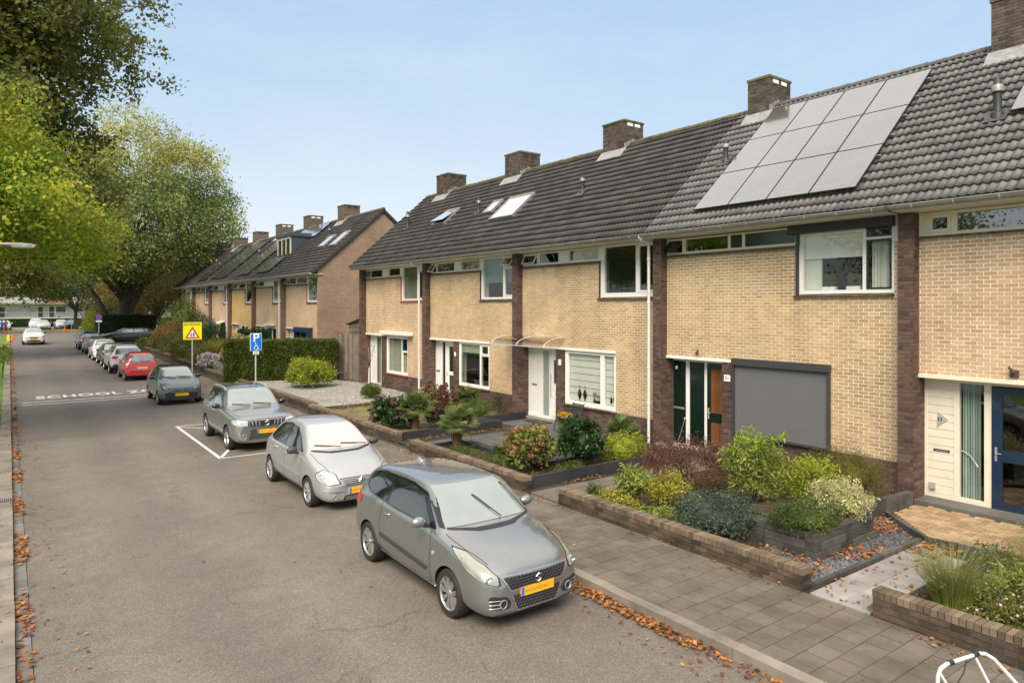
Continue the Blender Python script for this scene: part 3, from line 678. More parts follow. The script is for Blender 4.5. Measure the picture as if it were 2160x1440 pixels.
def chimney(parent, ya, yb, zt=10.86, x0=18.1, x1=19.2, vents='white', detail=True):
    zb = 9.45; mb = MB(); mb.box(x0, x1, ya, yb, zb, zt-.07); c = mb.build('chimney', 'mortar_dark', parent)
    if detail:
        lay_bricks(c, brick_cells(ya, yb, zb, zt-.08), x0, 'chimney_brick', .008); lay_bricks(c, brick_cells(x0, x1, zb, zt-.08, phase=.05), ya, 'chimney_brick', .008, axis='y')
    else: c.data.materials[0] = MATS['chimney_tex']
    mb = MB(); mb.box(x0-.03, x1+.03, ya-.03, yb+.03, zt-.07, zt); mb.build('cap', 'ridge_moss', c)
    vm = 'white_paint' if vents == 'white' else 'black_plastic'
    for k in (.28, .66): mb = MB(); mb.box(x0+(x1-x0)*k-.12, x0+(x1-x0)*k+.16, ya-.018, ya, zt-.21, zt-.10); mb.build('vent_brick', vm, c)
    # stepped lead flashing on the near side, apron at the front
    q = MB(); steps = 5; xr = 18.5
    for k in range(steps):
        xa = x0+k*(xr-x0+.25)/steps; xb = xa+(xr-x0+.25)/steps; zz = 5.99+(min(xa, xr)-XE)*.89; q.box(xa, xb, ya-.016, ya-.002, zz-.25, zz+.30-.05*k)
    q.build('step_flashing', 'lead', c)
    q = MB(); z0 = 5.99+(x0-XE)*.89
    q.hexa([(x0-.32, ya-.12, z0-.26), (x0-.01, ya-.12, z0+.03), (x0-.01, yb+.06, z0+.03), (x0-.32, yb+.06, z0-.26), (x0-.32, ya-.12, z0-.235), (x0-.01, ya-.12, z0+.12), (x0-.01, yb+.06, z0+.12), (x0-.32, yb+.06, z0-.235)])
    q.build('apron_flashing', 'lead', c)
    q = MB(); q.tube([(x0+.5, (ya+yb)/2, zt), (x0+.5, (ya+yb)/2, zt+.1), (x0+.58, (ya+yb)/2, zt+.13), (x0+.66, (ya+yb)/2, zt+.1), (x0+.66, (ya+yb)/2, zt)], .008, 5); q.build('wire_hoop', 'steel', c)
    return c
def vent_pipe(parent, X, Y, h=.62, r=.065, mat='black_plastic', cap='zinc'):
    z = 5.99+(X-XE)*.89; mb = MB()
    mb.lathe([(r*1.9, -.05), (r*1.6, .07), (r*1.1, .1), (r, .12), (r, h*.6), (r*1.35, h*.62), (r*1.35, h*.82), (r*1.0, h*.86), (r*.8, h), (0, h)], (X, Y, z), 14)
    v = mb.build('flue_pipe', mat, parent, smooth=40)
    mb = MB(); mb.lathe([(r*1.4, 0), (r*1.4, h*.16), (r*1.1, h*.2)], (X, Y, z+h*.64), 14); mb.build('cowl', cap, v, smooth=40)
    q = MB(); p = roofp((X-RO.x)/SL.x, Y, .06); e = [p+SL*a+Vector((0, b, 0)) for a, b in ((-.22, -.2), (.2, -.2), (.2, .2), (-.22, .2))]; q.hexa(e+[x+NR*.012 for x in e]); q.build('flashing', 'anthracite', v)
def skylight(parent, la, lb, ya, yb, open_=0, name='skylight'):
    q = MB()
    def bar(a, b, c, d, h0=.02, h1=.14, lift=0):
        e = [roofp(a, c, h0), roofp(b, c, h0), roofp(b, d, h0), roofp(a, d, h0)]; q.hexa(e+[roofp(x, y, h1) for x, y in ((a, c), (b, c), (b, d), (a, d))])
    bar(la, la+.07, ya, yb); bar(lb-.1, lb, ya, yb); bar(la+.07, lb-.1, ya, ya+.07); bar(la+.07, lb-.1, yb-.07, yb)
    s = q.build(name, 'zinc', parent); q = MB(); k = open_
    e = [roofp(la+.05, ya+.05, .12+k), roofp(lb-.08, ya+.05, .12), roofp(lb-.08, yb-.05, .12), roofp(la+.05, yb-.05, .12+k)]
    q.hexa([p-NR*.02 for p in e]+e); q.build('glazing', 'skylight_glass', s)
def solar(parent, l0, y0, cols, rows, pw=1.04, pl=1.62, gap=.02, dark=True):
    me = fme = cme = None
    for r in range(rows):
        for c in range(cols):
            p = roofp(l0+r*(pl+gap), y0+c*(pw+gap), .13)
            if me is None:
                q = MB()
                def B(q, a, b, c_, d, h0, h1): e = [SL*a+Vector((0, c_, 0)), SL*b+Vector((0, c_, 0)), SL*b+Vector((0, d, 0)), SL*a+Vector((0, d, 0))]; q.hexa([x+NR*h0 for x in e]+[x+NR*h1 for x in e])
                B(q, 0, pl, 0, pw, 0, .032); o = q.build('solar_panel', 'panel_frame', parent, local=True); me = o.data
                q = MB(); B(q, .012, pl-.012, .012, pw-.012, .0325, .0345); g = q.build('glass_sheet', 'panel_glass', o, local=True); fme = g.data
            else:
                o = mesh_obj('solar_panel', me, None, parent); mesh_obj('glass_sheet', fme, None, o)
            o.location = p-wloc(parent)
    q = MB()
    for r in range(rows):
        for f in (.25, .75):
            l = l0+r*(pl+gap)+pl*f; e = [roofp(l, y0-.07, .05), roofp(l+.04, y0-.07, .05), roofp(l+.04, y0+cols*(pw+gap)+.03, .05), roofp(l, y0+cols*(pw+gap)+.03, .05)]; q.hexa(e+[x+NR*.07 for x in e])
    q.build('mounting_rail', 'zinc', parent, 'stuff')
def gutter(parent, yn, yf, mat='zinc'):
    prof = [(math.cos(a)*.075, math.sin(a)*.075) for a in [math.pi+math.pi*i/8 for i in range(9)]]; mb = MB(); cx, cz = XE-.045, 5.955
    for (a, b), (c, d) in zip(prof, prof[1:]): mb.quad((cx+a, yn, cz+b), (cx+a, yf, cz+b), (cx+c, yf, cz+d), (cx+c, yn, cz+d))
    mb.tube([(cx-.078, yn, cz+.004), (cx-.078, yf, cz+.004)], .011, 6)
    g = mb.build('gutter', mat, parent, smooth=50); y = yn+.3
    while y < yf:
        q = MB()
        for (a, b), (c, d) in zip(prof, prof[1:]): q.quad((cx+a*1.08, y, cz+b*1.08), (cx+a*1.08, y+.03, cz+b*1.08), (cx+c*1.08, y+.03, cz+d*1.08), (cx+c*1.08, y, cz+d*1.08))
        q.build('bracket', 'zinc_light', g); y += .72
    q = MB(); q.box(XE+.04, XW+.01, yn, yf, 5.87, 5.89); q.box(XE+.03, XE+.05, yn, yf, 5.87, 6.0); q.build('soffit', 'white_paint', parent)
def downpipe(parent, Y, x=14.32, mat='pvc', z0=.15, z1=5.88):
    mb = MB(); mb.tube([(XE-.045, Y, 5.9), (XE+.02, Y, 5.84), (x-.05, Y, 5.78), (x, Y, 5.70), (x, Y, z0)], .042, 10)
    d = mb.build('downpipe', mat, parent, smooth=50)
    for z in (5.3, 4.1, 2.3, 1.3): q = MB(); q.lathe([(.045, 0), (.052, .005), (.052, .05), (.045, .055)], (x, Y, z), 10); q.build('pipe_collar', mat, d, smooth=50)
def brick_tex(name, c1, c2, mort, ax='y', scale=1.0):
    m, nt, b = _mat(name); P = wpos(nt); sx = nt.nodes.new('ShaderNodeSeparateXYZ'); nt.links.new(P, sx.inputs[0]); cb = nt.nodes.new('ShaderNodeCombineXYZ')
    nt.links.new(sx.outputs['Y' if ax == 'y' else 'X'], cb.inputs[0]); nt.links.new(sx.outputs['Z'], cb.inputs[1])
    t = N(nt, 'ShaderNodeTexBrick', Scale=1.0); t.inputs['Brick Width'].default_value = .219; t.inputs['Row Height'].default_value = .0765; t.inputs['Mortar Size'].default_value = .006; t.inputs['Bias'].default_value = 0
    t.inputs['Color1'].default_value = (*c1, 1); t.inputs['Color2'].default_value = (*c2, 1); t.inputs['Mortar'].default_value = (*mort, 1); nt.links.new(cb.outputs[0], t.inputs['Vector'])
    s = ramp(nt, [(.3, .8, .8, .8), (.65, 1.1, 1.1, 1.1)], noise(nt, .7, P, 6, .65)).outputs['Color']
    nt.links.new(mixc(nt, t.outputs['Color'], s, 1.0, 'MULTIPLY'), b.inputs['Base Color']); b.inputs['Roughness'].default_value = .85; b.inputs['Specular IOR Level'].default_value = .3
    bump(nt, b, t.outputs['Fac'], -.4, .006)
brick_tex('beige_tex', (.50, .335, .17), (.56, .385, .205), (.62, .50, .34)); brick_tex('beige_tex_pink', (.50, .345, .215), (.55, .385, .25), (.56, .42, .28)); brick_tex('brown_tex', (.13, .08, .06), (.19, .115, .085), (.10, .08, .07))
brick_tex('beige_tex_yellow', (.56, .375, .15), (.62, .42, .18), (.62, .47, .25)); brick_tex('gable_tex', (.25, .16, .11), (.32, .21, .145), (.33, .26, .20), 'x'); brick_tex('chimney_tex', (.10, .075, .055), (.15, .11, .08), (.12, .1, .08))
def shell(parent, yn, yf, ends=False):
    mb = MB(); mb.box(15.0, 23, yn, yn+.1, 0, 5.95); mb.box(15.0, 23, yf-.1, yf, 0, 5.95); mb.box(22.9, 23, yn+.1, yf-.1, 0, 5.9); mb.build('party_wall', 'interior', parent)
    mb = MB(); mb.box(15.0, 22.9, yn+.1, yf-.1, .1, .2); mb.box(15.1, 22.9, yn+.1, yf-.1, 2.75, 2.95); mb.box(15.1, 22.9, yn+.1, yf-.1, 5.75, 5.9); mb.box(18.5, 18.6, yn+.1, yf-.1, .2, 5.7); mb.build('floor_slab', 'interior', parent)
def soldier(parent, x, ya, yb, z, h=.05, mat='brick_brown', name='sill_brick', w=.10, n_ind=True, zslope=.02):
    """row of sill bricks standing out of the wall"""
    n = max(1, round((yb-ya)/w)); s = (yb-ya)/n; q = MB()
    for k in range(n):
        a, b = ya+k*s+.004, ya+(k+1)*s-.004; q.hexa([(x-.07, a, z-h), (x+.02, a, z-h), (x+.02, b, z-h), (x-.07, b, z-h), (x-.07, a, z-zslope), (x+.02, a, z), (x+.02, b, z), (x-.07, b, z-zslope)])
    q.build(name+'_row', mat, parent, 'stuff')
def near_house(name, label, yf, spec):
    """yf: far edge of the far pillar"""
    yn = yf-6.57; H = thing(name, label, 'house', (XW, (yn+yf)/2, 0), group='near terraced houses'); ph = yf-.29
    sy0, sy1, bw0 = spec['strip']; gd0, gd1 = spec['door']; gw0, gw1 = spec['gwin']; top = 5.87
    holes = [(sy0, sy1, 5.40, top), (bw0, sy0+.001, 4.27, top), (gd0, gd1, .14, 2.60), (gw0, gw1, .86, 2.62)]
    mb = MB(); grid_wall(mb, XW, XG+.1, yn+.02, ph+.05, 0, 5.95, holes); fw = mb.build('front_wall', 'mortar_light', H)
    # dark mortar behind the brown base, 3 mm proud
    mb = MB(); grid_wall(mb, XW-.003, XW-.0005, yn+.02, ph, 0, .83, [(gd0, gd1, .14, 2.6)]); mb.box(XW-.003, XW-.0005, gw1+.0, gd0-.0, .83, 2.60); mb.build('dark_base', 'mortar_dark', H)
    beige = [h for h in holes]+[(gw1, gd0, 0, 2.63), (gd1, ph+.1, 0, 2.63)]
    lay_bricks(fw, brick_cells(yn+.02, ph, spec.get('beige_z', .83), 5.35, beige, phase=spec.get('phase', 0)), XW, spec.get('brick', 'brick_beige'), n_ind=spec.get('ind', 0))
    base = MB(); bh = [(gd0, gd1, 0, 2.6), (gw0, gw1, .80, 2.7)]
    cells = brick_cells(yn+.02, gd0, 0, .82, bh)+brick_cells(gw1+.005, gd0-.005, .83, 2.60, bh, phase=.03)+brick_cells(gd1, ph, 0, 2.6, bh)
    db = [c for c in H.children if c.name.startswith('dark_base')][0]; lay_bricks(db, cells, XW-.003, 'brick_brown', .006, stuff='base_brick_courses')
    # pillar
    mb = MB(); mb.box(XP, XG+.1, ph, yf, 0, 5.87); pl = mb.build('pillar', 'mortar_dark', H)
    ni = spec.get('pind', 0); lay_bricks(pl, brick_cells(ph+.002, yf-.002, 0, 5.86, phase=yf), XP, 'brick_brown', .006, n_ind=ni); lay_bricks(pl, brick_cells(XP-.008, XW-.012, 2.65, 5.86, phase=.02)+brick_cells(XP-.008, XG-.01, 0, 2.64, phase=.02), ph, 'brick_brown', .006, axis='y', stuff='side_brick_courses')
    # lintel
    q = MB(); q.box(XW-.05, XW+.02, gw0 if spec.get('long_lintel') else gd0-.15, ph+.02, 2.60, 2.665); q.build('lintel', spec.get('trim', 'white_paint'), H)
    soldier(H, XW, sy0, sy1+.02, 5.40, mat=spec.get('sill', 'brick_brown')); soldier(H, XW, bw0, sy0+.12, 4.27, mat=spec.get('sill', 'brick_brown')); soldier(H, XW, gw0-.03, gw1+.03, .86, mat=spec.get('sill', 'brick_brown'))
    q = MB(); q.box(XW-.03, XW, sy0, sy0+.06, 4.27, 5.40); q.build('side_trim', 'anthracite' if spec.get('dark_trim') else ('red_sill' if spec.get('sill') == 'red_sill' else 'brick_brown'), H)
    shell(H, yn, yf)
    q = MB(); q.box(XG-.35, XG, gd0-.1, gd1+.02, .06, .15); q.build('door_step', 'kerb_stone', H)
    gutter(H, yn, yf+spec.get('gext', 0), spec.get('gutter', 'zinc'))
    return H
def lamp(parent, x, y, z, mat='steel'):
    q = MB(); q.box(x-.10, x-.02, y-.05, y+.05, z-.14, z+.14); l = q.build('wall_lamp', mat, parent, bevel=.01); q = MB()
    for k in range(5): q.box(x-.107, x-.1, y-.04, y+.04, z-.1+k*.05, z-.075+k*.05)
    q.build('louvre', 'light_steel', l, 'stuff')
def handle(parent, x, y, z, h=.2, mat='light_steel'):
    q = MB(); q.box(x-.012, x, y-.018, y+.018, z-h/2, z+h/2); q.tube([(x-.012, y, z+.02), (x-.05, y, z+.02), (x-.05, y-.1, z+.02)], .009, 6); q.build('handle', mat, parent)
def letterbox(parent, x, y, z, mat='steel', w=.26):
    q = MB(); q.box(x-.012, x, y-w/2, y+w/2, z-.03, z+.03); q.box(x-.016, x-.012, y-w/2+.03, y+w/2-.03, z-.012, z+.012); q.build('letter_slot', mat, parent, bevel=.006)

# ---------- house 51: dark green doors, grey screen, twelve solar panels
Y51 = 13.02
h = near_house('terraced_house', 'terraced house numbered 51 with dark green door, lowered grey window screen and twelve solar panels', Y51, dict(strip=(8.80, 12.72, 6.70), door=(10.92, 12.88), gwin=(8.06, 10.52), ind=300, pind=0, brick='brick_beige', dark_trim=True))
H51 = h
f = win(h, XW+.02, 8.84, 12.72, 5.42, 5.84, [(12.22, 12.66, 5.47, 5.79, 'tilt', dict(smat='dark_green', glass='pane_dark')), (10.76, 12.10, 5.48, 5.80, 'glass', dict()), (10.34, 10.68, 5.48, 5.80, 'panel', dict(mat='dark_green')), (8.92, 10.26, 5.48, 5.80, 'panel', dict(mat='dark_green'))], 'cream_paint')
for k, (yy, hh) in enumerate(((11.55, .12), (11.68, .12), (11.85, .08))): q = MB(); q.lathe([(.03, 0), (.035, hh), (0, hh)], (XW+.16, yy, 5.48), 8); q.build('candle', 'artificial_grass' if k < 1 else 'white_paint', f)
C = shell_pts((XW+.25, 10.98, 5.68), (.08, .17, .10), 160, .3, -1); leaves('flower_bunch', C, .05, 'petal_white', f, 'stuff')
g = win(h, XW+.02, 6.70, 8.80, 4.29, 5.86, [(7.36, 8.72, 4.37, 5.60, 'glass', dict(behind='shade', drop=.42, glass='pane_clear')), (6.76, 7.28, 4.37, 5.42, 'sash', dict(smat='dark_green', behind='curtain', glass='pane_clear')), (6.76, 7.28, 5.47, 5.66, 'sash', dict(smat='dark_green', glass='pane_dark'))], 'white_paint')
q = MB(); q.box(XW+.16, XW+.2, 8.35, 8.75, 4.35, 5.6); q.build('curtain', 'curtain_white', g)
for yy in (7.62, 8.18):
    q = MB(); q.box(XW+.13, XW+.25, yy-.15, yy+.15, 4.37, 4.45); p = q.build('planter_box', 'white_paint', g); C = np.column_stack([RNG.uniform(XW+.14, XW+.24, 260), RNG.uniform(yy-.14, yy+.14, 260), RNG.uniform(4.45, 4.72, 260)]); leaves('artificial_grass', C, .14, 'leaf_conifer', p, 'stuff', asp=.08, dirs=np.tile((0, 0, 1.), (260, 1)))
q = MB(); q.hexa([(XW-.17, 6.68, 5.66), (XW+.04, 6.68, 5.66), (XW+.04, 9.02, 5.66), (XW-.17, 9.02, 5.66), (XW-.12, 6.68, 5.86), (XW+.04, 6.68, 5.88), (XW+.04, 9.02, 5.88), (XW-.12, 9.02, 5.86)]); sb = q.build('shutter_box', 'anthracite', h)
q = MB(); q.box(XW-.06, XW, 8.80, 8.86, 4.27, 5.66); q.build('guide_rail', 'anthracite', sb)
d = win(h, XG, 10.92, 12.88, .15, 2.60, [(12.28, 12.76, .25, 2.52, 'panel', dict(mat='dark_green')), (11.66, 12.16, .25, 2.52, 'panel', dict(mat='dark_green')), (10.97, 11.56, .20, 2.52, 'board')], 'white_paint', name='door_frame')
q = MB(); grid_wall(q, XG-.02, XG+.04, 10.97, 11.56, .20, 2.50, [(11.06, 11.45, .32, .98), (11.06, 11.45, 1.22, 2.36)]); dr = q.build('front_door', 'dark_green', h)
for z0, z1 in ((.32, .98), (1.22, 2.36)):
    for k in range(3): q = MB(); q.box(XG-.005, XG+.03, 11.06+k*.13+.004, 11.06+(k+1)*.13-.004, z0, z1); q.build('door_board', 'door_wood', dr)
handle(dr, XG-.02, 11.51, 1.2, .28); letterbox(d, XG+.02, 12.52, 1.22, w=.36)
lamp(h, XG-.02, 12.98, 2.33, 'white_paint')
q = MB(); q.lathe([(.03, 0), (.045, .05), (.03, .1)], (XG-.06, 12.55, 2.28), 8); q.build('security_camera', 'light_steel', h)
sc = thing('x', 'x', 'x'); bpy.data.objects.remove(sc)
q = MB(); q.box(XW-.10, XW-.015, 8.04, 10.54, .84, 2.72, 'lr'); grid = MB(); grid_wall(grid, XW-.10, XW-.014, 8.04, 10.54, .82, 2.56, [(8.09, 10.49, .87, 2.56)]); grid.box(XW-.14, XW-.01, 8.03, 10.55, 2.56, 2.72)
sc = grid.build('screen_frame', 'anthracite', h); q = MB(); q.box(XW-.055, XW-.045, 8.09, 10.49, .87, 2.56); q.build('screen_cloth', 'screen_fabric', sc)
win(h, XW+.05, 8.06, 10.52, .87, 2.62, [(8.15, 10.43, .95, 2.54, 'glass', dict())])
q = MB(); q.box(XW-.024, XW-.011, 10.66, 10.84, 2.12, 2.28); pl = q.build('number_plate', 'sign_white', h); t = text_mesh('51', .13, 'lettering', 'sign_black', pl, .001); t.rotation_euler = (math.pi/2, 0, -math.pi/2); t.location = Vector((XW-.026, 10.75, 2.2))-wloc(pl)
q = MB(); q.tube([(XW, 11.7, 2.78), (XW-.12, 11.62, 2.78), (XW-.16, 11.55, 2.88)], .022, 8); q.lathe([(.05, -.03), (.05, 0)], (XW-.02, 11.7, 2.78), 8); q.build('flag_holder', 'iron', h)
r = roof(h, Y51-6.57, Y51, 'roof_grey', 300); ridge(h, Y51-6.57, Y51, 'roof_grey')
solar(h, .62, 7.34, 4, 3, pw=1.045, pl=1.60); chimney(h, 11.83, 12.55, vents='white'); vent_pipe(h, 16.30, 12.02, .62); 
downpipe(h, 13.10)
# ---------- house 53: nearest, cream window, white louvre panel, navy door
Y53 = 6.52
h = near_house('terraced_house', 'nearest terraced house with cream framed window, white slatted panel and navy blue front door', Y53, dict(strip=(.5, 6.20, -.05), door=(2.6, 6.26), gwin=(.2, 2.3), ind=300, pind=0, brick='brick_beige_pink', trim='cream_paint', long_lintel=True, phase=.07))
f = win(h, XW+.02, .5, 6.20, 5.40, 5.86, [(5.66, 6.05, 5.46, 5.80, 'sash', dict(sw=.06, glass='pane_glass')), (3.2, 5.55, 5.46, 5.80, 'glass', dict(glass='pane_reflective')), (.9, 3.1, 5.46, 5.80, 'glass', dict(glass='pane_reflective'))], 'cream_paint')
d = win(h, XG, 2.6, 6.26, .20, 2.60, [(5.70, 6.18, .30, 2.52, 'panel', dict(rows=14)), (5.18, 5.60, .30, 2.52, 'glass', dict(glass='pane_clear', behind='curtain', bmat='curtain_green', span=(5.28, 5.6))), (4.0, 5.06, .22, 2.52, 'board')], 'cream_paint', name='door_frame')
q = MB(); grid_wall(q, XG-.02, XG+.04, 4.0, 5.05, .22, 2.5, [(4.2, 4.88, .36, 1.12), (4.2, 4.88, 1.34, 2.36)]); dr = q.build('front_door', 'navy', h)
for z0, z1 in ((.36, 1.12), (1.34, 2.36)): q = MB(); q.quad((XG+.005, 4.88, z0), (XG+.005, 4.2, z0), (XG+.005, 4.2, z1), (XG+.005, 4.88, z1)); q.build('pane', 'pane_dark', dr)
handle(dr, XG-.02, 4.98, 1.25, .26, 'hub_cap'); letterbox(d, XG+.02, 5.92, 1.15, w=.3)
q = MB(); q.tube([(XG-.0, 5.28, .95), (XG+.1, 5.45, 1.12), (XG+.1, 5.6, 1.2)], .01, 5); q.build('curtain_tieback', 'curtain_white', d)
q = MB(); q.prism([(5.80, 1.78), (5.98, 1.92), (6.0, 1.6)], XG-.004, XG+.004, lambda x, y, z: (z, x, y)); pl = q.build('number_plate', 'light_steel', h); t = text_mesh('53', .09, 'lettering', 'sign_black', pl, .001); t.rotation_euler = (math.pi/2, 0, -math.pi/2); t.location = Vector((XG-.008, 5.945, 1.77))-wloc(pl)
lamp(h, XG-.02, 6.36, 2.28, 'anthracite')
q = MB(); q.tube([(XW, 4.62, 2.8), (XW-.1, 4.6, 2.82), (XW-.14, 4.66, 2.92)], .024, 8); q.box(XW-.03, XW-.011, 4.54, 4.68, 2.72, 2.86); q.build('flag_holder', 'iron', h)
q = MB(); q.box(XG-.05, XG, 6.02, 6.12, .38, .5); q.build('meter_cap', 'light_steel', h)
q = MB(); q.box(XG-.55, XG-.02, 2.6, 6.2, .10, .22); q.build('door_step', 'gutter_stone', h)
roof(h, Y53-6.57, Y53, 'roof_grey', 300); ridge(h, Y53-6.57, Y53, 'roof_grey'); chimney(h, 5.05, 6.15, zt=11.0); vent_pipe(h, 16.0, 5.33, .78, .075)
solar(h, 2.62, 1.9, 3, 1, pw=1.04)
# ---------- house 49: white door, arched glass canopy, dark blinds
Y49 = 19.62
h = near_house('terraced_house', 'terraced house with arched glass canopy over a white front door and vases in its window', Y49, dict(strip=(15.36, 19.36, 13.1), door=(17.50, 19.46), gwin=(14.70, 17.02), brick='brick_beige', phase=.04, long_lintel=True))
win(h, XW+.02, 15.36, 19.36, 5.42, 5.85, [(18.55, 19.25, 5.49, 5.80, 'tilt', dict(open=.15, glass='pane_dark')), (17.40, 18.38, 5.49, 5.80, 'glass', dict()), (15.50, 16.86, 5.49, 5.80, 'glass', dict(behind='curtain', glass='pane_clear', bmat='blind_slat'))], 'white_paint')
win(h, XW+.02, 13.1, 15.36, 4.29, 5.86, [(13.92, 15.22, 4.42, 5.80, 'glass', dict(behind='slats', bmat='blind_dark', glass='pane_clear')), (13.18, 13.82, 4.42, 5.80, 'sash', dict(sw=.06, behind='slats', bmat='blind_dark', glass='pane_dark'))], 'white_paint')
g = win(h, XW+.02, 14.70, 17.02, .87, 2.60, [(15.40, 16.90, .99, 2.50, 'glass', dict(behind='bands', glass='pane_clear')), (14.80, 15.24, .99, 2.50, 'glass', dict(behind='bands', glass='pane_clear'))], 'white_paint')
for yy, s in ((16.45, 1), (16.2, 1), (15.02, .75), (14.86, .9)):
    q = MB(); q.lathe([(a*s, b*s) for a, b in ((.04, 0), (.05, .05), (.1, .22), (.08, .34), (.035, .42), (.06, .5), (.05, .5))], (XW+.16, yy, .97), 12); q.build('vase', 'gloss_black', g, smooth=60)
q = MB(); q.box(XW+.1, XW+.22, 15.5, 15.8, .97, 1.08); q.build('planter_box', 'gloss_black', g); C = np.column_stack([RNG.uniform(XW+.1, XW+.22, 120), RNG.uniform(15.5, 15.8, 120), RNG.uniform(1.08, 1.3, 120)]); leaves('houseplant', C, .16, 'leaf_conifer', g, 'stuff', asp=.15, dirs=np.tile((0, 0, 1.), (120, 1)))
d = win(h, XG, 17.50, 19.46, .16, 2.58, [(18.62, 19.36, .26, 2.50, 'panel', {}), (18.16, 18.50, .26, 2.50, 'glass', dict(glass='frosted')), (17.58, 18.06, .2, 2.5, 'board')], 'white_paint', name='door_frame')
q = MB(); grid_wall(q, XG-.02, XG+.04, 17.58, 18.06, .2, 2.5, [(17.76, 17.90, 1.4, 2.2)]); q.box(XG-.035, XG-.02, 17.66, 17.98, .3, .55)
for s, z in ((.12, 1.1), (.12, .85)):
    for a in range(4):
        p = [(17.83+math.cos(math.pi/2*a)*s, z+math.sin(math.pi/2*a)*s), (17.83+math.cos(math.pi/2*(a+1))*s, z+math.sin(math.pi/2*(a+1))*s)]; q.tube([(XG-.022, *p[0]), (XG-.022, *p[1])], .012, 4)
dr = q.build('front_door', 'white_paint', h); q = MB(); q.quad((XG+.005, 17.90, 1.4), (XG+.005, 17.76, 1.4), (XG+.005, 17.76, 2.2), (XG+.005, 17.90, 2.2)); q.build('pane', 'pane_dark', dr); q = MB(); q.tube([(XG-.07, 18.0, .95), (XG-.07, 18.0, 1.75)], .014, 6); q.tube([(XG-.02, 18.0, 1.05), (XG-.07, 18.0, 1.05)], .01, 5); q.tube([(XG-.02, 18.0, 1.65), (XG-.07, 18.0, 1.65)], .01, 5); q.build('handle', 'light_steel', dr)
letterbox(d, XG+.02, 18.99, 1.28, w=.3); lamp(h, XG-.06, 19.5, 2.1); q = MB(); q.box(XG-.3, XW-.02, 17.2, 17.32, 2.08, 2.28); q.build('intercom', 'white_paint', h)
# canopy
def arc(y, k=10): return [(XW-.02-.88*math.sin(math.pi/2*i/k), y, 2.70+.30*math.cos(math.pi/2*i/k)) for i in range(k+1)]
q = MB(); a0, a1 = arc(17.05), arc(19.95)
for i in range(10): q.quad(a0[i], a1[i], a1[i+1], a0[i+1])
cn = q.build('canopy', 'canopy_glass', h, smooth=60)
for y in (17.05, 18.5, 19.95): q = MB(); q.tube(arc(y), .011, 6); q.tube([(XW-.02, y, 2.62), (XW-.45, y, 2.68), (XW-.9, y, 2.70)], .007, 6); q.build('canopy_rib', 'white_metal', cn, smooth=60)
q = MB(); q.tube([(XW-.9, 17.0, 2.70), (XW-.9, 20.0, 2.70)], .013, 6); q.build('canopy_rail', 'white_metal', cn)
roof(h, Y49-6.57, Y49, 'roof_dark'); ridge(h, Y49-6.57, Y49, 'ridge_moss'); chimney(h, 17.75, 18.85, x1=19.1, zt=10.85, vents='white'); vent_pipe(h, 16.2, 17.9, .62)
# ---------- house 47: open tilted vents, burgundy garden
Y47 = 26.2
h = near_house('terraced_house', 'terraced house with teal blind upstairs and narrow open front door beside a zinc bucket', Y47, dict(strip=(21.96, 25.94, 19.75), door=(24.02, 26.02), gwin=(21.40, 23.56), brick='brick_beige', phase=.1, long_lintel=True))
win(h, XW+.02, 21.96, 25.94, 5.42, 5.85, [(25.45, 25.88, 5.48, 5.80, 'tilt', {}), (23.98, 25.36, 5.48, 5.80, 'glass', {}), (22.12, 23.42, 5.48, 5.80, 'glass', dict(behind='shade', drop=1, bmat='yellow_wall'))], 'white_paint')
win(h, XW+.02, 19.75, 21.96, 4.29, 5.86, [(20.55, 21.86, 4.36, 5.80, 'glass', dict(behind='shade', drop=.62, bmat='shade_teal', glass='pane_clear')), (19.85, 20.45, 4.40, 5.42, 'sash', dict(behind='shade', drop=.5, bmat='shade_teal')), (19.85, 20.45, 5.5, 5.8, 'tilt', {})], 'white_paint')
win(h, XW+.02, 21.40, 23.56, .87, 2.60, [(22.10, 23.46, .97, 2.52, 'glass', dict(behind='shade', drop=.22)), (21.48, 22.0, .97, 2.1, 'glass', {}), (21.48, 22.0, 2.16, 2.52, 'sash', {})], 'white_paint')
d = win(h, XG, 24.02, 26.02, .16, 2.58, [(25.42, 25.94, .2, 2.5, 'panel', {}), (25.08, 25.32, .2, 2.5, 'glass', dict(glass='pane_dark')), (24.1, 24.98, .2, 2.5, 'board')], 'white_paint', name='door_frame')
q = MB(); grid_wall(q, XG-.02, XG+.04, 24.1, 24.98, .2, 2.5, [(24.35, 24.75, .5, 1.15), (24.35, 24.75, 1.3, 2.35)]); dr = q.build('front_door', 'white_paint', h)
for a, b in ((.5, 1.15), (1.3, 2.35)): q = MB(); q.quad((XG+.005, 24.75, a), (XG+.005, 24.35, a), (XG+.005, 24.35, b), (XG+.005, 24.75, b)); q.build('pane', 'pane_dark', dr)
handle(dr, XG-.02, 24.9, 1.2); letterbox(d, XG+.02, 25.7, 1.25, 'iron', .3); lamp(h, XG-.1, 26.1, 2.05)
q = MB(); q.box(XW-.02, XW-.01, 23.8, 23.92, 2.0, 2.16); q.build('number_plate', 'sign_white', h)
roof(h, Y47-6.57, Y47, 'roof_dark'); ridge(h, Y47-6.57, Y47, 'ridge_moss'); chimney(h, 24.05, 25.2, vents='dark')
skylight(h, 2.12, 3.62, 21.1, 22.72); skylight(h, 2.75, 3.62, 23.22, 23.9); vent_pipe(h, 16.28, 24.6, .6); downpipe(h, 26.32)
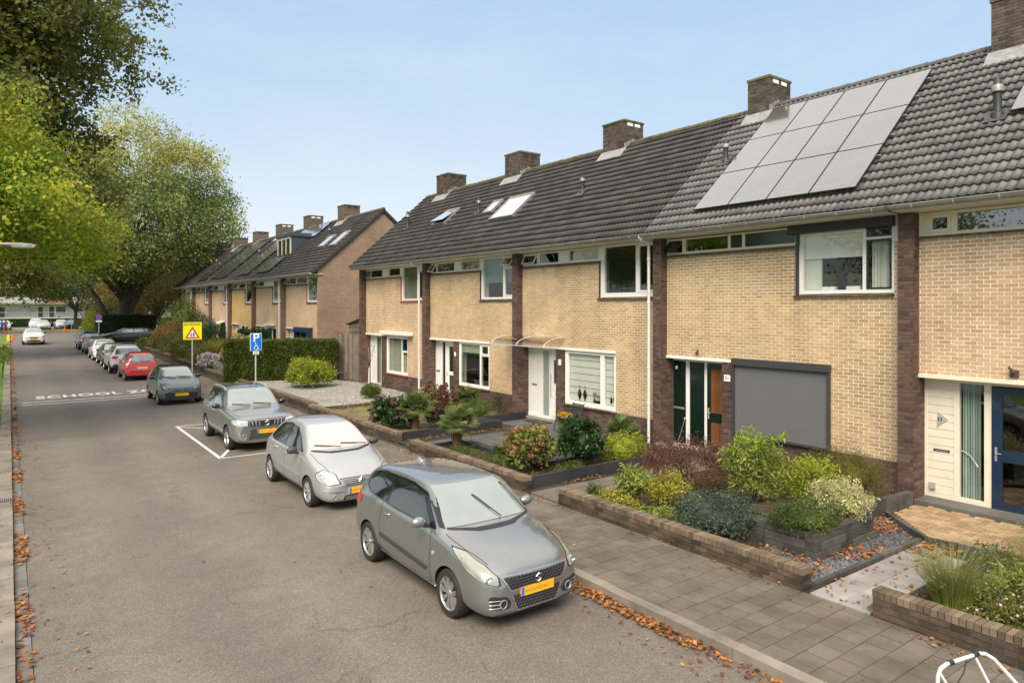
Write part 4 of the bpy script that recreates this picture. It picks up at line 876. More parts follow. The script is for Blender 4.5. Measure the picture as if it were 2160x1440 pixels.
# ---------- house 45: last of the near row
Y45 = 32.8
h = near_house('terraced_house', 'far end house of the near row with red painted sills, awning box and slatted blinds', Y45, dict(strip=(28.58, 32.5, 26.35), door=(30.72, 32.6), gwin=(27.98, 30.14), brick='brick_beige_pink', phase=.1, sill='red_sill'))
win(h, XW+.02, 28.58, 32.5, 5.42, 5.85, [(32.05, 32.42, 5.48, 5.80, 'tilt', dict(smat='blue_frame')), (30.68, 32.0, 5.48, 5.80, 'glass', {}), (28.8, 29.95, 5.48, 5.80, 'glass', {})], 'white_paint')
win(h, XW+.02, 26.35, 28.58, 4.29, 5.86, [(27.15, 28.48, 4.36, 5.80, 'glass', dict(behind='slats', glass='pane_clear')), (26.42, 27.05, 4.4, 5.55, 'sash', dict(smat='blue_frame'))], 'white_paint')
win(h, XW+.02, 27.98, 30.14, .87, 2.60, [(28.65, 30.02, .97, 2.52, 'glass', dict(behind='slats', glass='pane_clear')), (28.06, 28.55, .97, 1.9, 'glass', dict(behind='slats', glass='pane_clear')), (28.06, 28.55, 1.98, 2.52, 'sash', dict(smat='blue_frame'))], 'white_paint')
win(h, XG, 30.72, 32.6, .16, 2.58, [(31.9, 32.5, .2, 2.5, 'panel', {}), (31.3, 31.8, .2, 2.5, 'glass', dict(behind='curtain')), (30.8, 31.2, .2, 2.5, 'panel', dict(mat='blue_frame'))], 'white_paint', name='door_frame')
q = MB(); q.box(XP, XW-.02, 27.4, 30.45, 2.68, 2.85); q.build('awning_box', 'pvc', h, bevel=.02)
roof(h, Y45-6.57, Y45+.2, 'roof_dark'); ridge(h, Y45-6.57, Y45+.1, 'ridge_moss'); chimney(h, 30.2, 31.35, vents='dark')
skylight(h, 2.55, 3.72, 26.75, 27.9, .18); vent_pipe(h, 16.2, 30.95, .8, .08)
q = MB(); q.box(15, 23, Y45, Y45+.12, 0, 5.9); q.build('end_wall', 'gable_tex', h)

# ---------- second row: six houses, the near gable facing us
P2 = 6.75; YB = 38.6
gl2 = [('beige_tex_pink', 0), ('beige_tex_pink', 1), ('beige_tex_yellow', 2), ('beige_tex_pink', 3), ('beige_tex_pink', 4), ('beige_tex_pink', 5)]
lab2 = ['near end house of the second row with bare brick gable and navy window surround', 'second row house with blue grey roof dormer and awning box', 'second row house with yellower brick and a wide band of solar panels', 'second row house with striped awning and solar panels up to the ridge', 'second row house with one long solar panel strip, fifth from the gable', 'far end house of the second row beside the plane tree']
for i, (bm_, k) in enumerate(gl2):
    yn = YB+i*P2; yf = yn+P2; H = thing('terraced_house', lab2[i], 'house', (XW, (yn+yf)/2, 0), group='houses of the second row'); ph = yf-.3
    holes = [(yf-4.3, ph, 5.40, 5.86), (yn+.25, yf-4.299, 4.27, 5.86), (yf-2.4, yf-.35, .2, 2.6), (yn+1.7, yf-2.9, .87, 2.62)]
    mb = MB(); grid_wall(mb, XW, XG+.1, yn+(.15 if i == 0 else 0), ph, .1, 5.95, holes); mb.build('front_wall', bm_, H)
    mb = MB(); grid_wall(mb, XW-.012, XW-.001, yn+(.15 if i == 0 else 0), ph, .1, .83, []); mb.build('brick_base', 'brown_tex', H)
    mb = MB(); mb.box(XP, XG+.1, ph, yf, .1, 5.87); mb.build('pillar', 'brown_tex', H)
    q = MB(); q.box(XW-.04, XW+.02, yf-2.45, ph, 2.6, 2.66); q.build('lintel', 'white_paint', H)
    for a, b, z in ((yf-4.3, ph, 5.4), (yn+.25, yf-4.2, 4.27)): q = MB(); q.box(XW-.06, XW, a, b, z-.07, z); q.build('sill', 'brown_tex', H)
    q = MB(); q.box(XW-.03, XW, yf-4.3, yf-4.23, 4.2, 5.4); q.build('side_trim', 'brown_tex', H)
    win(H, XW+.02, yf-4.3, ph, 5.42, 5.85, [(ph-.55, ph-.06, 5.48, 5.8, 'tilt', {}), (yf-2.2, ph-.65, 5.48, 5.8, 'glass', {}), (yf-4.15, yf-2.4, 5.48, 5.8, 'glass' if i % 2 == 0 else 'panel', {})])
    win(H, XW+.02, yn+.25, yf-4.3, 4.29, 5.85, [(yn+.4, yf-4.42, 4.38, 5.78, 'glass', dict(behind='curtain') if i in (1, 4) else {})])
    win(H, XW+.02, yn+1.7, yf-2.9, .88, 2.6, [(yn+1.8, yn+2.6, .96, 2.52, 'glass', dict(behind='curtain') if i in (3, 2) else {}), (yn+2.7, yf-3.0, .96, 2.52, 'glass', dict(behind='slats') if i == 1 else {})])
    win(H, XG, yf-2.4, yf-.35, .2, 2.58, [(yf-1.1, yf-.45, .25, 2.5, 'panel', {}), (yf-2.3, yf-1.2, .25, 2.5, 'panel', dict(mat='blue_frame' if i == 5 else 'navy'))], name='door_frame')
    shell(H, yn+(.15 if i == 0 else 0), yf); gutter(H, yn-(.1 if i == 0 else 0), yf, 'zinc_light'); 
    RV, RFm = None, None
    roof(H, yn-(.12 if i == 0 else 0), yf, 'roof_dark'); ridge(H, yn-(.12 if i == 0 else 0), yf, 'ridge_moss'); chimney(H, yf-1.75, yf-.55, detail=False, vents='white' if i in (1, 2) else 'dark')
    if i in (0, 2, 4): downpipe(H, yf+.06 if i else yf+.06, mat='pvc', z0=.3)
    if i == 0:
        xr = RO.x+SL.x*6.03; zr = RO.z+SL.z*6.03
        q = MB(); q.prism([(XP-.004, .1), (23.1, .1), (23.1, 5.95), (xr, zr-.06), (XE+.35, 6.18), (XP, 5.9)], yn-.02, yn+.14, lambda x, y, z: (x, z, y)); q.build('gable_wall', 'gable_tex', H)
        q = MB(); e = [roofp(-.05, yn-.16, -.12), roofp(6.05, yn-.16, -.12), roofp(6.05, yn-.1, -.12), roofp(-.05, yn-.1, -.12)]; q.hexa(e+[p+NR*.16 for p in e])
        q.hexa([(xr, yn-.16, zr-.13), (23.2, yn-.16, 5.85), (23.2, yn-.1, 5.85), (xr, yn-.1, zr-.13), (xr, yn-.16, zr+.04), (23.2, yn-.16, 6.02), (23.2, yn-.1, 6.02), (xr, yn-.1, zr+.04)]); q.build('verge_board', 'roof_dark', H)
        skylight(H, 2.5, 3.9, yn+.9, yn+1.9); skylight(H, 2.6, 3.8, yn+3.0, yn+4.0)
        dn = MB(); dn.box(XW-.35, XW, yn+1.5, yn+4.0, 2.45, 2.75); dn.box(XW-.30, XW, yn+1.5, yn+1.75, .4, 2.45); dn.box(XW-.3, XW, yn+3.75, yn+4.0, .4, 2.45); dn.build('window_surround', 'navy', H)
        q = MB(); q.lathe([(.06, 0), (.12, .1), (.1, .18)], (16.6, yn-.12, 2.95), 10); q.build('outdoor_lamp', 'black_plastic', H)
        vent_pipe(H, 16.9, yn+4.6, .6)
    if i == 1:
        ya, yb = yf-4.4, yf-1.3; q = MB(); q.box(15.95, 17.6, ya, yb, 7.45, 8.95); dm = q.build('dormer', 'slate_roofing', H); q = MB(); q.box(15.8, 18.0, ya-.08, yb+.08, 8.95, 9.2); q.build('dormer_roof', 'slate_roofing', dm)
        win(H, 15.86, ya+.15, yb-.15, 7.55, 8.9, [(ya+.25, ya+1.05, 7.65, 8.8, 'glass', dict(behind='shade', drop=.5)), (ya+1.15, ya+1.95, 7.65, 8.8, 'glass', {}), (ya+2.05, yb-.25, 7.65, 8.8, 'glass', {})], 'cream_paint', name='dormer_window', depth=.08)
        solar(H, .5, yn+2.2, 3, 1); solar(H, 4.2, yn+.8, 4, 1); q = MB(); q.box(XP, XW-.02, yn+2, yf-3, 2.7, 2.85); q.build('awning_box', 'pvc', H)
    if i == 2: solar(H, .5, yn+.5, 3, 3); vent_pipe(H, 16.3, yn+4.6, .6)
    if i == 3: solar(H, .5, yn+.4, 5, 3); q = MB(); q.hexa([(XW-.9, yn+1.9, 2.45), (XW, yn+1.9, 2.75), (XW, yf-3.2, 2.75), (XW-.9, yf-3.2, 2.45), (XW-.9, yn+1.9, 2.5), (XW, yn+1.9, 2.8), (XW, yf-3.2, 2.8), (XW-.9, yf-3.2, 2.5)]); q.build('awning', 'curtain_white', H)
    if i == 4: solar(H, .5, yn+.8, 3, 3); vent_pipe(H, 16.3, yn+5.2, .6)
# wooden fence and shed beside the near row's end
fe = thing('board_fence', 'weathered upright board fence between the hedge and the end house', 'fence', (14.6, 35, .1))
for k in range(22): q = MB(); y = 33.1+k*.145; x = 14.85-.02*k; q.box(x-.012, x+.012, y, y+.135, .12, 2.55+.02*math.sin(k)); q.build('board', 'wood_weathered', fe)
q = MB(); q.box(14.45, 14.9, 36.25, 36.4, .1, 2.6); q.build('post', 'wood_weathered', fe)
sh = thing('wooden_shed', 'small wooden shed with slatted side and mossy lean-to roof behind the fence', 'shed', (16, 35.5, 0))
for k in range(5): q = MB(); z = 2.45+k*.17; q.hexa([(15.3, 34.2-.0, z), (15.33, 34.2, z), (15.33, 36.2, z), (15.3, 36.2, z), (15.27, 34.2, z+.13), (15.3, 34.2, z+.13), (15.3, 36.2, z+.13), (15.27, 36.2, z+.13)]); q.build('slat', 'wood_weathered', sh)
q = MB(); q.box(15.34, 18, 34.2, 36.3, .1, 2.6); q.build('wall', 'wood_weathered', sh); q = MB(); q.hexa([(15.15, 34.0, 3.45), (18, 34.0, 3.25), (18, 36.4, 3.0), (15.15, 36.4, 3.0), (15.15, 34.0, 3.5), (18, 34.0, 3.3), (18, 36.4, 3.05), (15.15, 36.4, 3.05)]); q.build('roof', 'mossy_ground', sh)
# ================================================================= cars
def rnd(poly, r=.04, k=3):
    out = []; n = len(poly)
    for i in range(n):
        p, a, b = Vector(poly[i]), Vector(poly[i-1]), Vector(poly[(i+1) % n])
        da, db = (a-p), (b-p); ra = min(r, da.length*.45, db.length*.45)
        if ra < 1e-4: out.append(tuple(p)); continue
        s, e = p+da.normalized()*ra, p+db.normalized()*ra
        for j in range(k+1): t = j/k; out.append(tuple((1-t)**2*s+2*t*(1-t)*p+t*t*e))
    return out
class Car: pass
VIEWS = {'L': lambda a, b: ((a, 3, b), (0, -1, 0)), 'R': lambda a, b: ((a, -3, b), (0, 1, 0)), 'F': lambda a, b: ((4, a, b), (-1, 0, 0)), 'B': lambda a, b: ((-4, a, b), (1, 0, 0)), 'T': lambda a, b: ((a, b, 4), (0, 0, -1))}
def diag(ang, sgn=1, back=False):       # view from the front corner: a = distance along the horizontal, right-handed
    ca, sa = math.cos(ang), math.sin(ang)*sgn
    if back: ca = -ca
    d = Vector((-ca, -sa, 0)); u = Vector((-sa, ca, 0))
    return lambda a, b: (tuple(Vector((0, 0, b))+u*a-d*5), tuple(d))
def corner(C, pts, ang, sg=1, back=False):
    """points (distance from the nose, y, z) seen from the corner -> polygon and view"""
    ca, sa = math.cos(ang), math.sin(ang)*sg
    if back: ca = -ca
    return [(-sa*C.X(s)+ca*y*sg, z) for s, y, z in pts], diag(ang, sg, back)
def lampset(C, pts, ang, mat, name='headlight', back=False, **kw):
    for sg in (1, -1):
        P, v = corner(C, pts, ang, sg, back); cx, cy = sum(p[0] for p in P)/len(P), sum(p[1] for p in P)/len(P); k2 = dict(kw); k2['off'] = .005
        decal(C, [(cx+(x-cx)*1.06+(.008 if x > cx else -.008), cy+(y-cy)*1.08) for x, y in P], v, 'headlight_seal', 'black_plastic', **k2); decal(C, P, v, name, mat, **kw)
def decal(C, poly, view, name, mat, parent=None, off=.005, step=.07, depth=.014, r=.03, maxd=None):
    V = VIEWS[view] if isinstance(view, str) else view
    poly = rnd(poly, r) if r else poly
    bm = bmesh.new(); vs = [bm.verts.new((x, y, 0)) for x, y in poly]
    try: bm.faces.new(vs)
    except Exception: bm.free(); return None
    xs = [p[0] for p in poly]; ys = [p[1] for p in poly]
    for ax, lo, hi in ((0, min(xs), max(xs)), (1, min(ys), max(ys))):
        n = int((hi-lo)/step)+1
        for i in range(1, n):
            c = [0, 0, 0]; c[ax] = lo+(hi-lo)*i/n; no = [0, 0, 0]; no[ax] = 1
            bmesh.ops.bisect_plane(bm, geom=bm.verts[:]+bm.edges[:]+bm.faces[:], plane_co=c, plane_no=no)
    nr = {}; bad = []
    for v in bm.verts:
        o, d = V(v.co.x, v.co.y); o, d = Vector(o), Vector(d); h, no_, idx, dist = C.bvh.ray_cast(o, d)
        if h is None: bad.append(v); continue
        if no_.dot(d) > 0: no_ = -no_
        nr[v] = no_; v.co = h+no_*off
    if bad:
        fs = [v for v in bad]; bmesh.ops.delete(bm, geom=fs, context='VERTS')
    if not bm.faces: bm.free(); return None
    bm.normal_update(); f0 = max(bm.faces, key=lambda f: f.calc_area()); o, d = V(0, 0)
    if f0.normal.dot(Vector(d)) > 0: bmesh.ops.reverse_faces(bm, faces=bm.faces[:])
    be = [e for e in bm.edges if e.is_boundary]; r_ = bmesh.ops.extrude_edge_only(bm, edges=be)
    nv = [g for g in r_['geom'] if isinstance(g, bmesh.types.BMVert)]
    for v in nv:
        src = min((e.other_vert(v) for e in v.link_edges if e.other_vert(v) in nr), key=lambda q: (q.co-v.co).length, default=None)
        if src is not None: v.co = v.co-nr[src]*depth
    me = bpy.data.meshes.new(name); bm.to_mesh(me); bm.free()
    me.polygons.foreach_set('use_smooth', [True]*len(me.polygons)); me.set_sharp_from_angle(angle=math.radians(40))
    return mesh_obj(name, me, mat, parent if parent is not None else C.root)
def seam(C, pts, view, w=.008, mat='black_plastic', name='seam', parent=None, off=.0035):
    """thin line decal along a polyline, one strip"""
    V = VIEWS[view] if isinstance(view, str) else view; P = []
    for a, b in zip(pts, pts[1:]):
        a, b = Vector(a), Vector(b); n = max(1, int((b-a).length/.05))
        for i in range(n): P.append(a+(b-a)*i/n)
    P.append(Vector(pts[-1])); mb = MB(); prev = None
    for i, p in enumerate(P):
        t = (P[min(i+1, len(P)-1)]-P[max(i-1, 0)]).normalized(); s = Vector((-t.y, t.x))*w/2; pr = []
        for q in (p-s, p+s):
            o, d = V(q.x, q.y); h, no_, _, _ = C.bvh.ray_cast(Vector(o), Vector(d))
            if h is None: break
            if no_.dot(Vector(d)) > 0: no_ = -no_
            pr.append(h+no_*off)
        if len(pr) < 2: prev = None; continue
        if prev: mb.quad(prev[0], prev[1], pr[1], pr[0])
        prev = pr
    if mb.v: return mb.build(name, mat, parent or C.root, local=True)
WHEELS = {}
def wheel(C, x, y, R, w, style, side):
    key = (round(R, 3), style)
    if key not in WHEELS:
        q = MB(); q.lathe([(R*.70, -w*.42), (R*.72, -w/2), (R*.93, -w/2), (R*.985, -w*.38), (R, -w*.2), (R, w*.2), (R*.985, w*.38), (R*.93, w/2), (R*.72, w/2), (R*.70, w*.42)], (0, 0, 0), 40, 'y')
        t = q.build('tyre', 'tyre', None, local=True, smooth=35); tm = t.data; bpy.data.objects.remove(t)
        q = MB(); q.lathe([(R*.70, w*.42), (R*.68, w*.30), (R*.62, w*.1), (R*.6, -w*.2), (0, -w*.2)], (0, 0, 0), 40, 'y'); q.m = 1
        n, wd = {'multi': (9, .030), 'five': (5, .075), 'cap': (9, .05), 'ten': (7, .045)}[style]; zf = w*.36
        for k in range(n):
            for dbl in ((-.10, .10) if style == 'multi' else (0,)):
                a = 2*math.pi*k/n+dbl; c, s = math.cos(a), math.sin(a)
                def P(r, t, h): return (c*r-s*t, h, s*r+c*t)
                q.hexa([P(R*.12, -wd*.45, zf-.03), P(R*.67, -wd*.5, zf-.02), P(R*.67, wd*.5, zf-.02), P(R*.12, wd*.45, zf-.03), P(R*.12, -wd*.3, zf+.005), P(R*.67, -wd*.4, zf+.012), P(R*.67, wd*.4, zf+.012), P(R*.12, wd*.3, zf+.005)])
        q.lathe([(R*.66, w*.34), (R*.71, w*.40), (R*.72, w*.455), (R*.69, w*.46), (R*.665, w*.38)], (0, 0, 0), 40, 'y'); q.lathe([(R*.16, zf-.03), (R*.15, zf+.015), (R*.05, zf+.02), (0, zf+.02)], (0, 0, 0), 16, 'y')
        r = q.build('rim', ['black_plastic', 'hub_cap' if style == 'cap' else 'alloy'], None, local=True, smooth=35); rm = r.data; bpy.data.objects.remove(r); WHEELS[key] = (tm, rm)
    tm, rm = WHEELS[key]; t = link(bpy.data.objects.new('wheel', tm)); t.parent = C.root; t.location = (x, y, R); t.rotation_euler = (0, random.uniform(0, 6), 0 if side > 0 else math.pi)
    r = link(bpy.data.objects.new('rim', rm)); r.parent = t
def car(name, label, cat, spec, loc, heading, group=None):
    """heading: direction of the car's nose; body is local +X forward"""
    C = Car(); L, Wd, wb, fo, R = spec['L'], spec['W'], spec['wb'], spec['fo'], spec['R']
    C.L = L; X = lambda s: L/2-s; C.X = X
    C.root = thing(name, label, cat, loc, heading, group)
    st = spec['st']; verts = []; faces = []; n = 9
    def ring(S):
        s, zb, wbm, wm, zsh, wsh, zr, wr, zt = S; zm = zb+(zsh-zb)*.52; g = zr-zsh
        half = [(0, zb), (wbm, zb), (wm*.985, zb+(zm-zb)*.38), (wm, zm), (wsh+(wm-wsh)*.35, zsh-.03), (wsh-.015, zsh+.012), (wr, zr), (wr*.72, zr+(zt-zr)*.72), (0, zt)]
        return [(X(s), w, z) for w, z in half]+[(X(s), -w, z) for w, z in half[-2:0:-1]]
    e0, e1 = list(st[0]), list(st[-1]); e0[0] += .012; e1[0] -= .012
    st = [st[0], tuple(e0)]+list(st[1:-1])+[tuple(e1), st[-1]]
    rings = [ring(S) for S in st]; m = len(rings[0])
    for r in rings: verts += r
    for i in range(len(rings)-1):
        a, b = i*m, (i+1)*m
        for j in range(m): k = (j+1) % m; faces.append((a+j, a+k, b+k, b+j))
    for base, rev in ((0, False), ((len(rings)-1)*m, True)):
        for j in range(n-1):
            q = (base+j, base+(m-j) % m, base+(m-j-1) % m, base+j+1) if j > 0 else None
            if j == 0: q = (base, base+m-1, base+1)
            elif j == n-2: q = (base+j, base+(m-j), base+j+1)
            faces.append(q if rev is False else q[::-1])
    me = bpy.data.meshes.new('body'); me.from_pydata(verts, [], faces)
    bm = bmesh.new(); bm.from_mesh(me); bmesh.ops.recalc_face_normals(bm, faces=bm.faces[:]); bm.to_mesh(me); bm.free()
    body = link(bpy.data.objects.new('body', me)); sub = body.modifiers.new('s', 'SUBSURF'); sub.levels = spec.get('sub', 3); sub.render_levels = sub.levels
    dg = bpy.context.evaluated_depsgraph_get(); m2 = bpy.data.meshes.new_from_object(body.evaluated_get(dg)); body.modifiers.clear(); body.data = m2
    C.bvh = BVHTree.FromPolygons([v.co for v in m2.vertices], [tuple(p.vertices) for p in m2.polygons])
    cut = MB(); hw = Wd/2; ar = spec.get('arch', R+.045)
    for sx in (fo, fo+wb):
        for sg in (1, -1):
            ya, yb = (hw-.30, hw+.3) if sg > 0 else (-hw-.3, -hw+.30); i0 = len(cut.v); K = 36
            for y in (ya, yb):
                for k in range(K): a = 2*math.pi*k/K; cut.v.append((X(sx)+ar*math.cos(a), y, R+ar*math.sin(a)))
            cut.f.append(tuple(i0+k for k in range(K))); cut.f.append(tuple(i0+K+k for k in reversed(range(K)))); cut.mi += [0, 0]
            for k in range(K): cut.f.append((i0+k, i0+K+k, i0+K+(k+1) % K, i0+(k+1) % K)); cut.mi.append(0)
    co = cut.build('cutter', None, None); bm = bmesh.new(); bm.from_mesh(co.data); bmesh.ops.recalc_face_normals(bm, faces=bm.faces[:]); bm.to_mesh(co.data); bm.free()
    m2.materials.append(MATS[spec['paint']]); co.data.materials.append(MATS['black_plastic'])
    b = body.modifiers.new('b', 'BOOLEAN'); b.operation = 'DIFFERENCE'; b.object = co; b.solver = 'EXACT'
    try: b.material_mode = 'TRANSFER'
    except Exception: pass
    dg = bpy.context.evaluated_depsgraph_get(); m3 = bpy.data.meshes.new_from_object(body.evaluated_get(dg)); body.modifiers.clear(); body.data = m3; bpy.data.objects.remove(co)
    m3.polygons.foreach_set('use_smooth', [True]*len(m3.polygons)); m3.set_sharp_from_angle(angle=math.radians(32)); m3.name = 'body'; body.parent = C.root; C.body = body
    for sx in (fo, fo+wb):
        for sg in (1, -1): wheel(C, X(sx), sg*(hw-spec.get('tw', .20)/2-.012), R, spec.get('tw', .20), spec.get('rim', 'multi'), sg)
    # wheel-arch linings and the dark underside
    q = MB(); q.box(X(fo+wb)+ar*.2, X(fo)-ar*.2, -hw+.34, hw-.34, .17, .22); q.build('underbody', 'black_plastic', C.root, local=True)
    s = spec; gl = s.get('glass', 'car_glass')
    def sd(poly): return [(X(a), z) for a, z in poly]
    for V in ('L', 'R'):
        if s.get('trimpoly'): decal(C, sd(s['trimpoly']), V, 'window_surround', s.get('surround', 'gloss_black'), off=.003, r=.05)
        for p in s['side']: decal(C, sd(p), V, 'side_window', gl, off=.007, r=s.get('sr', .05))
        for p, mt, nm in s.get('sidetrim', []): decal(C, sd(p), V, nm, mt, off=.012, depth=.02, r=.015)
        for p in s.get('seams', []): seam(C, sd(p), V)
        sg = 1 if V == 'L' else -1
        for a, z in s.get('handles', []):
            h, no_, _, _ = C.bvh.ray_cast(Vector((X(a), 3*sg, z)), Vector((0, -sg, 0)))
            if h:
                q = MB(); q.tube([(X(a)+.08, h.y-sg*.005, z), (X(a)+.06, h.y+sg*.032, z), (X(a)-.06, h.y+sg*.032, z-.004), (X(a)-.08, h.y-sg*.005, z-.004)], .013, 8); q.build('door_handle', s.get('handle_mat', s['paint']), C.root, local=True, smooth=60)
        # mirror
        if s.get('mirror'):
            a, z = s['mirror']; h, no_, _, _ = C.bvh.ray_cast(Vector((X(a), 3*sg, z-.05)), Vector((0, -sg, 0))); yb = h.y if h else sg*hw*.85
            bmq = bmesh.new(); bmesh.ops.create_icosphere(bmq, subdivisions=3, radius=1)
            for v in bmq.verts:
                c = v.co; c.x = c.x*.075*(1 if c.x > 0 else .35); c.y *= .115; c.z *= .075
                v.co = (X(a)+c.x, yb+sg*.145+c.y, z+.01+c.z)
            mm = bpy.data.meshes.new('mirror'); bmq.to_mesh(mm); bmq.free(); mm.polygons.foreach_set('use_smooth', [True]*len(mm.polygons)); o = mesh_obj('mirror', mm, s.get('mirror_mat', s['paint']), C.root)
            q = MB(); q.tube([(X(a)+.02, yb-sg*.03, z-.07), (X(a)+.01, yb+sg*.1, z-.04)], .024, 8); q.build('mirror_arm', 'black_plastic', o, local=True)
            q = MB(); q.poly([(X(a)-.027, yb+sg*.145+math.cos(t)*.1, z+.01+math.sin(t)*.062) for t in [i*math.pi/8 for i in range(16)]]); q.build('mirror_glass', 'chrome', o, local=True)
    hn = s['st'][6]; hs = s['st'][2]
    for sg in (1, -1):
        seam(C, [(X(hn[0]-.06), sg*hn[7]*1.03), (X((hn[0]+hs[0])/2), sg*(hn[7]+hs[7])*.56), (X(hs[0]+.08), sg*hs[7]*1.12)], 'T', .007, name='bonnet_line')
    w = s['wind']; decal(C, [(p[0], p[1]) for p in w], 'F', 'windscreen', s.get('wglass', 'screen_glass'), off=.010, r=.06, step=.045)
    if s.get('rear'): decal(C, s['rear'], 'B', 'rear_window', s.get('rglass', 'rear_glass'), off=.009, r=.06, step=.05)
    for nm, poly, view, mt, off, r in s.get('decals', []):
        decal(C, poly, view, nm, mt, off=off, r=r, step=.06)
    return C
def plate(C, z, front=True, y=0, tilt=0, w=.52, pale=False):
    sg = 1 if front else -1; h, no_, _, _ = C.bvh.ray_cast(Vector((4*sg, y, z)), Vector((-sg, 0, 0))); x = h.x+sg*.022
    q = MB(); q.box(min(x, x-sg*.03), max(x, x-sg*.03), y-w/2, y+w/2, z-.055, z+.055); p = q.build('number_plate', 'plate_pale' if pale else 'plate_yellow', C.root, local=True)
    q = MB(); yy = y+sg*(w/2-.045) if True else y; q.box(min(x, x+sg*.003), max(x, x+sg*.003), yy-.045 if not front else y-w/2, 0, 0, 0) if False else None
    a, b = (y-w/2, y-w/2+.045) if front else (y+w/2-.045, y+w/2)
    # the blue band stands on the plate's left as one looks at it
    if front: a, b = y+w/2-.045, y+w/2
    if not front: a, b = y-w/2, y-w/2+.045
    a, b = (y-w/2, y-w/2+.045) if front else (y+w/2-.045, y+w/2)
    q.v = []; q.f = []; q.mi = []; q.box(min(x, x+sg*.003), max(x, x+sg*.003), a, b, z-.053, z+.053); q.build('blue_band', 'plate_blue', p, local=True)
    q = MB(); q.box(min(x, x+sg*.001), max(x, x+sg*.001), y-w/2+.06, y+w/2-.06, z-.022, z+.022); q.build('blurred_characters', 'plate_smudge', p, local=True)
def wipers(C, pts, mat='black_plastic'):
    for a, b in pts:       # (y,z) pivots in front view, resting just off the glass
        P = []
        for i in range(9):
            t = i/8; y, z = a[0]+(b[0]-a[0])*t, a[1]+(b[1]-a[1])*t; h, no_, _, _ = C.bvh.ray_cast(Vector((4, y, z)), Vector((-1, 0, 0)))
            if h: P.append(h+(no_ if no_.x > 0 else -no_)*(.03 if i < 8 else .02))
        if len(P) > 2: q = MB(); q.tube(P, .008, 5); q.tube([p-Vector((0, 0, .004)) for p in P[3:]], .011, 4); q.build('wiper', mat, C.root, local=True)
def badge(C, strokes, y, z, s, view=1, mat='alloy', w=.012, ring=None):
    h, no_, _, _ = C.bvh.ray_cast(Vector((4*view, y, z)), Vector((-view, 0, 0))); x = h.x+view*.035
    q = MB()
    for st_ in strokes: q.tube([(x, y-view*(-1)*0+p[0]*s*view, z+p[1]*s) for p in st_], w, 4)
    if ring: q.tube([(x, y+math.cos(t)*ring, z+math.sin(t)*ring) for t in [i*math.pi/10 for i in range(21)]], w, 5)
    q.build('badge', mat, C.root, local=True)
def lampball(C, y, z, r, view=1, mat='chrome', name='headlight_reflector', deep=.0):
    h, no_, _, _ = C.bvh.ray_cast(Vector((4*view, y, z)), Vector((-view, 0, 0)))
    if h:
        q = MB(); q.lathe([(r, -.02), (r, .012), (r*.85, .016), (r*.75, 0.002), (r*.3, -.004), (0, .0)], (h.x+.0, y, z), 20, 'x') if view > 0 else q.lathe([(r, .02), (r, -.012), (r*.85, -.016), (r*.3, -.004), (0, 0)], (h.x, y, z), 20, 'x')
        return q.build(name, mat, C.root, local=True, smooth=40)
MIR = lambda p: [(-a, b) for a, b in p]
FACE_CAM = -math.pi/2      # nose towards -Y
AWAY = math.pi/2
S_LOGO = [[(.8, .55), (.1, .95), (-.75, .35), (.75, -.35), (-.1, -.95), (-.8, -.55)]]
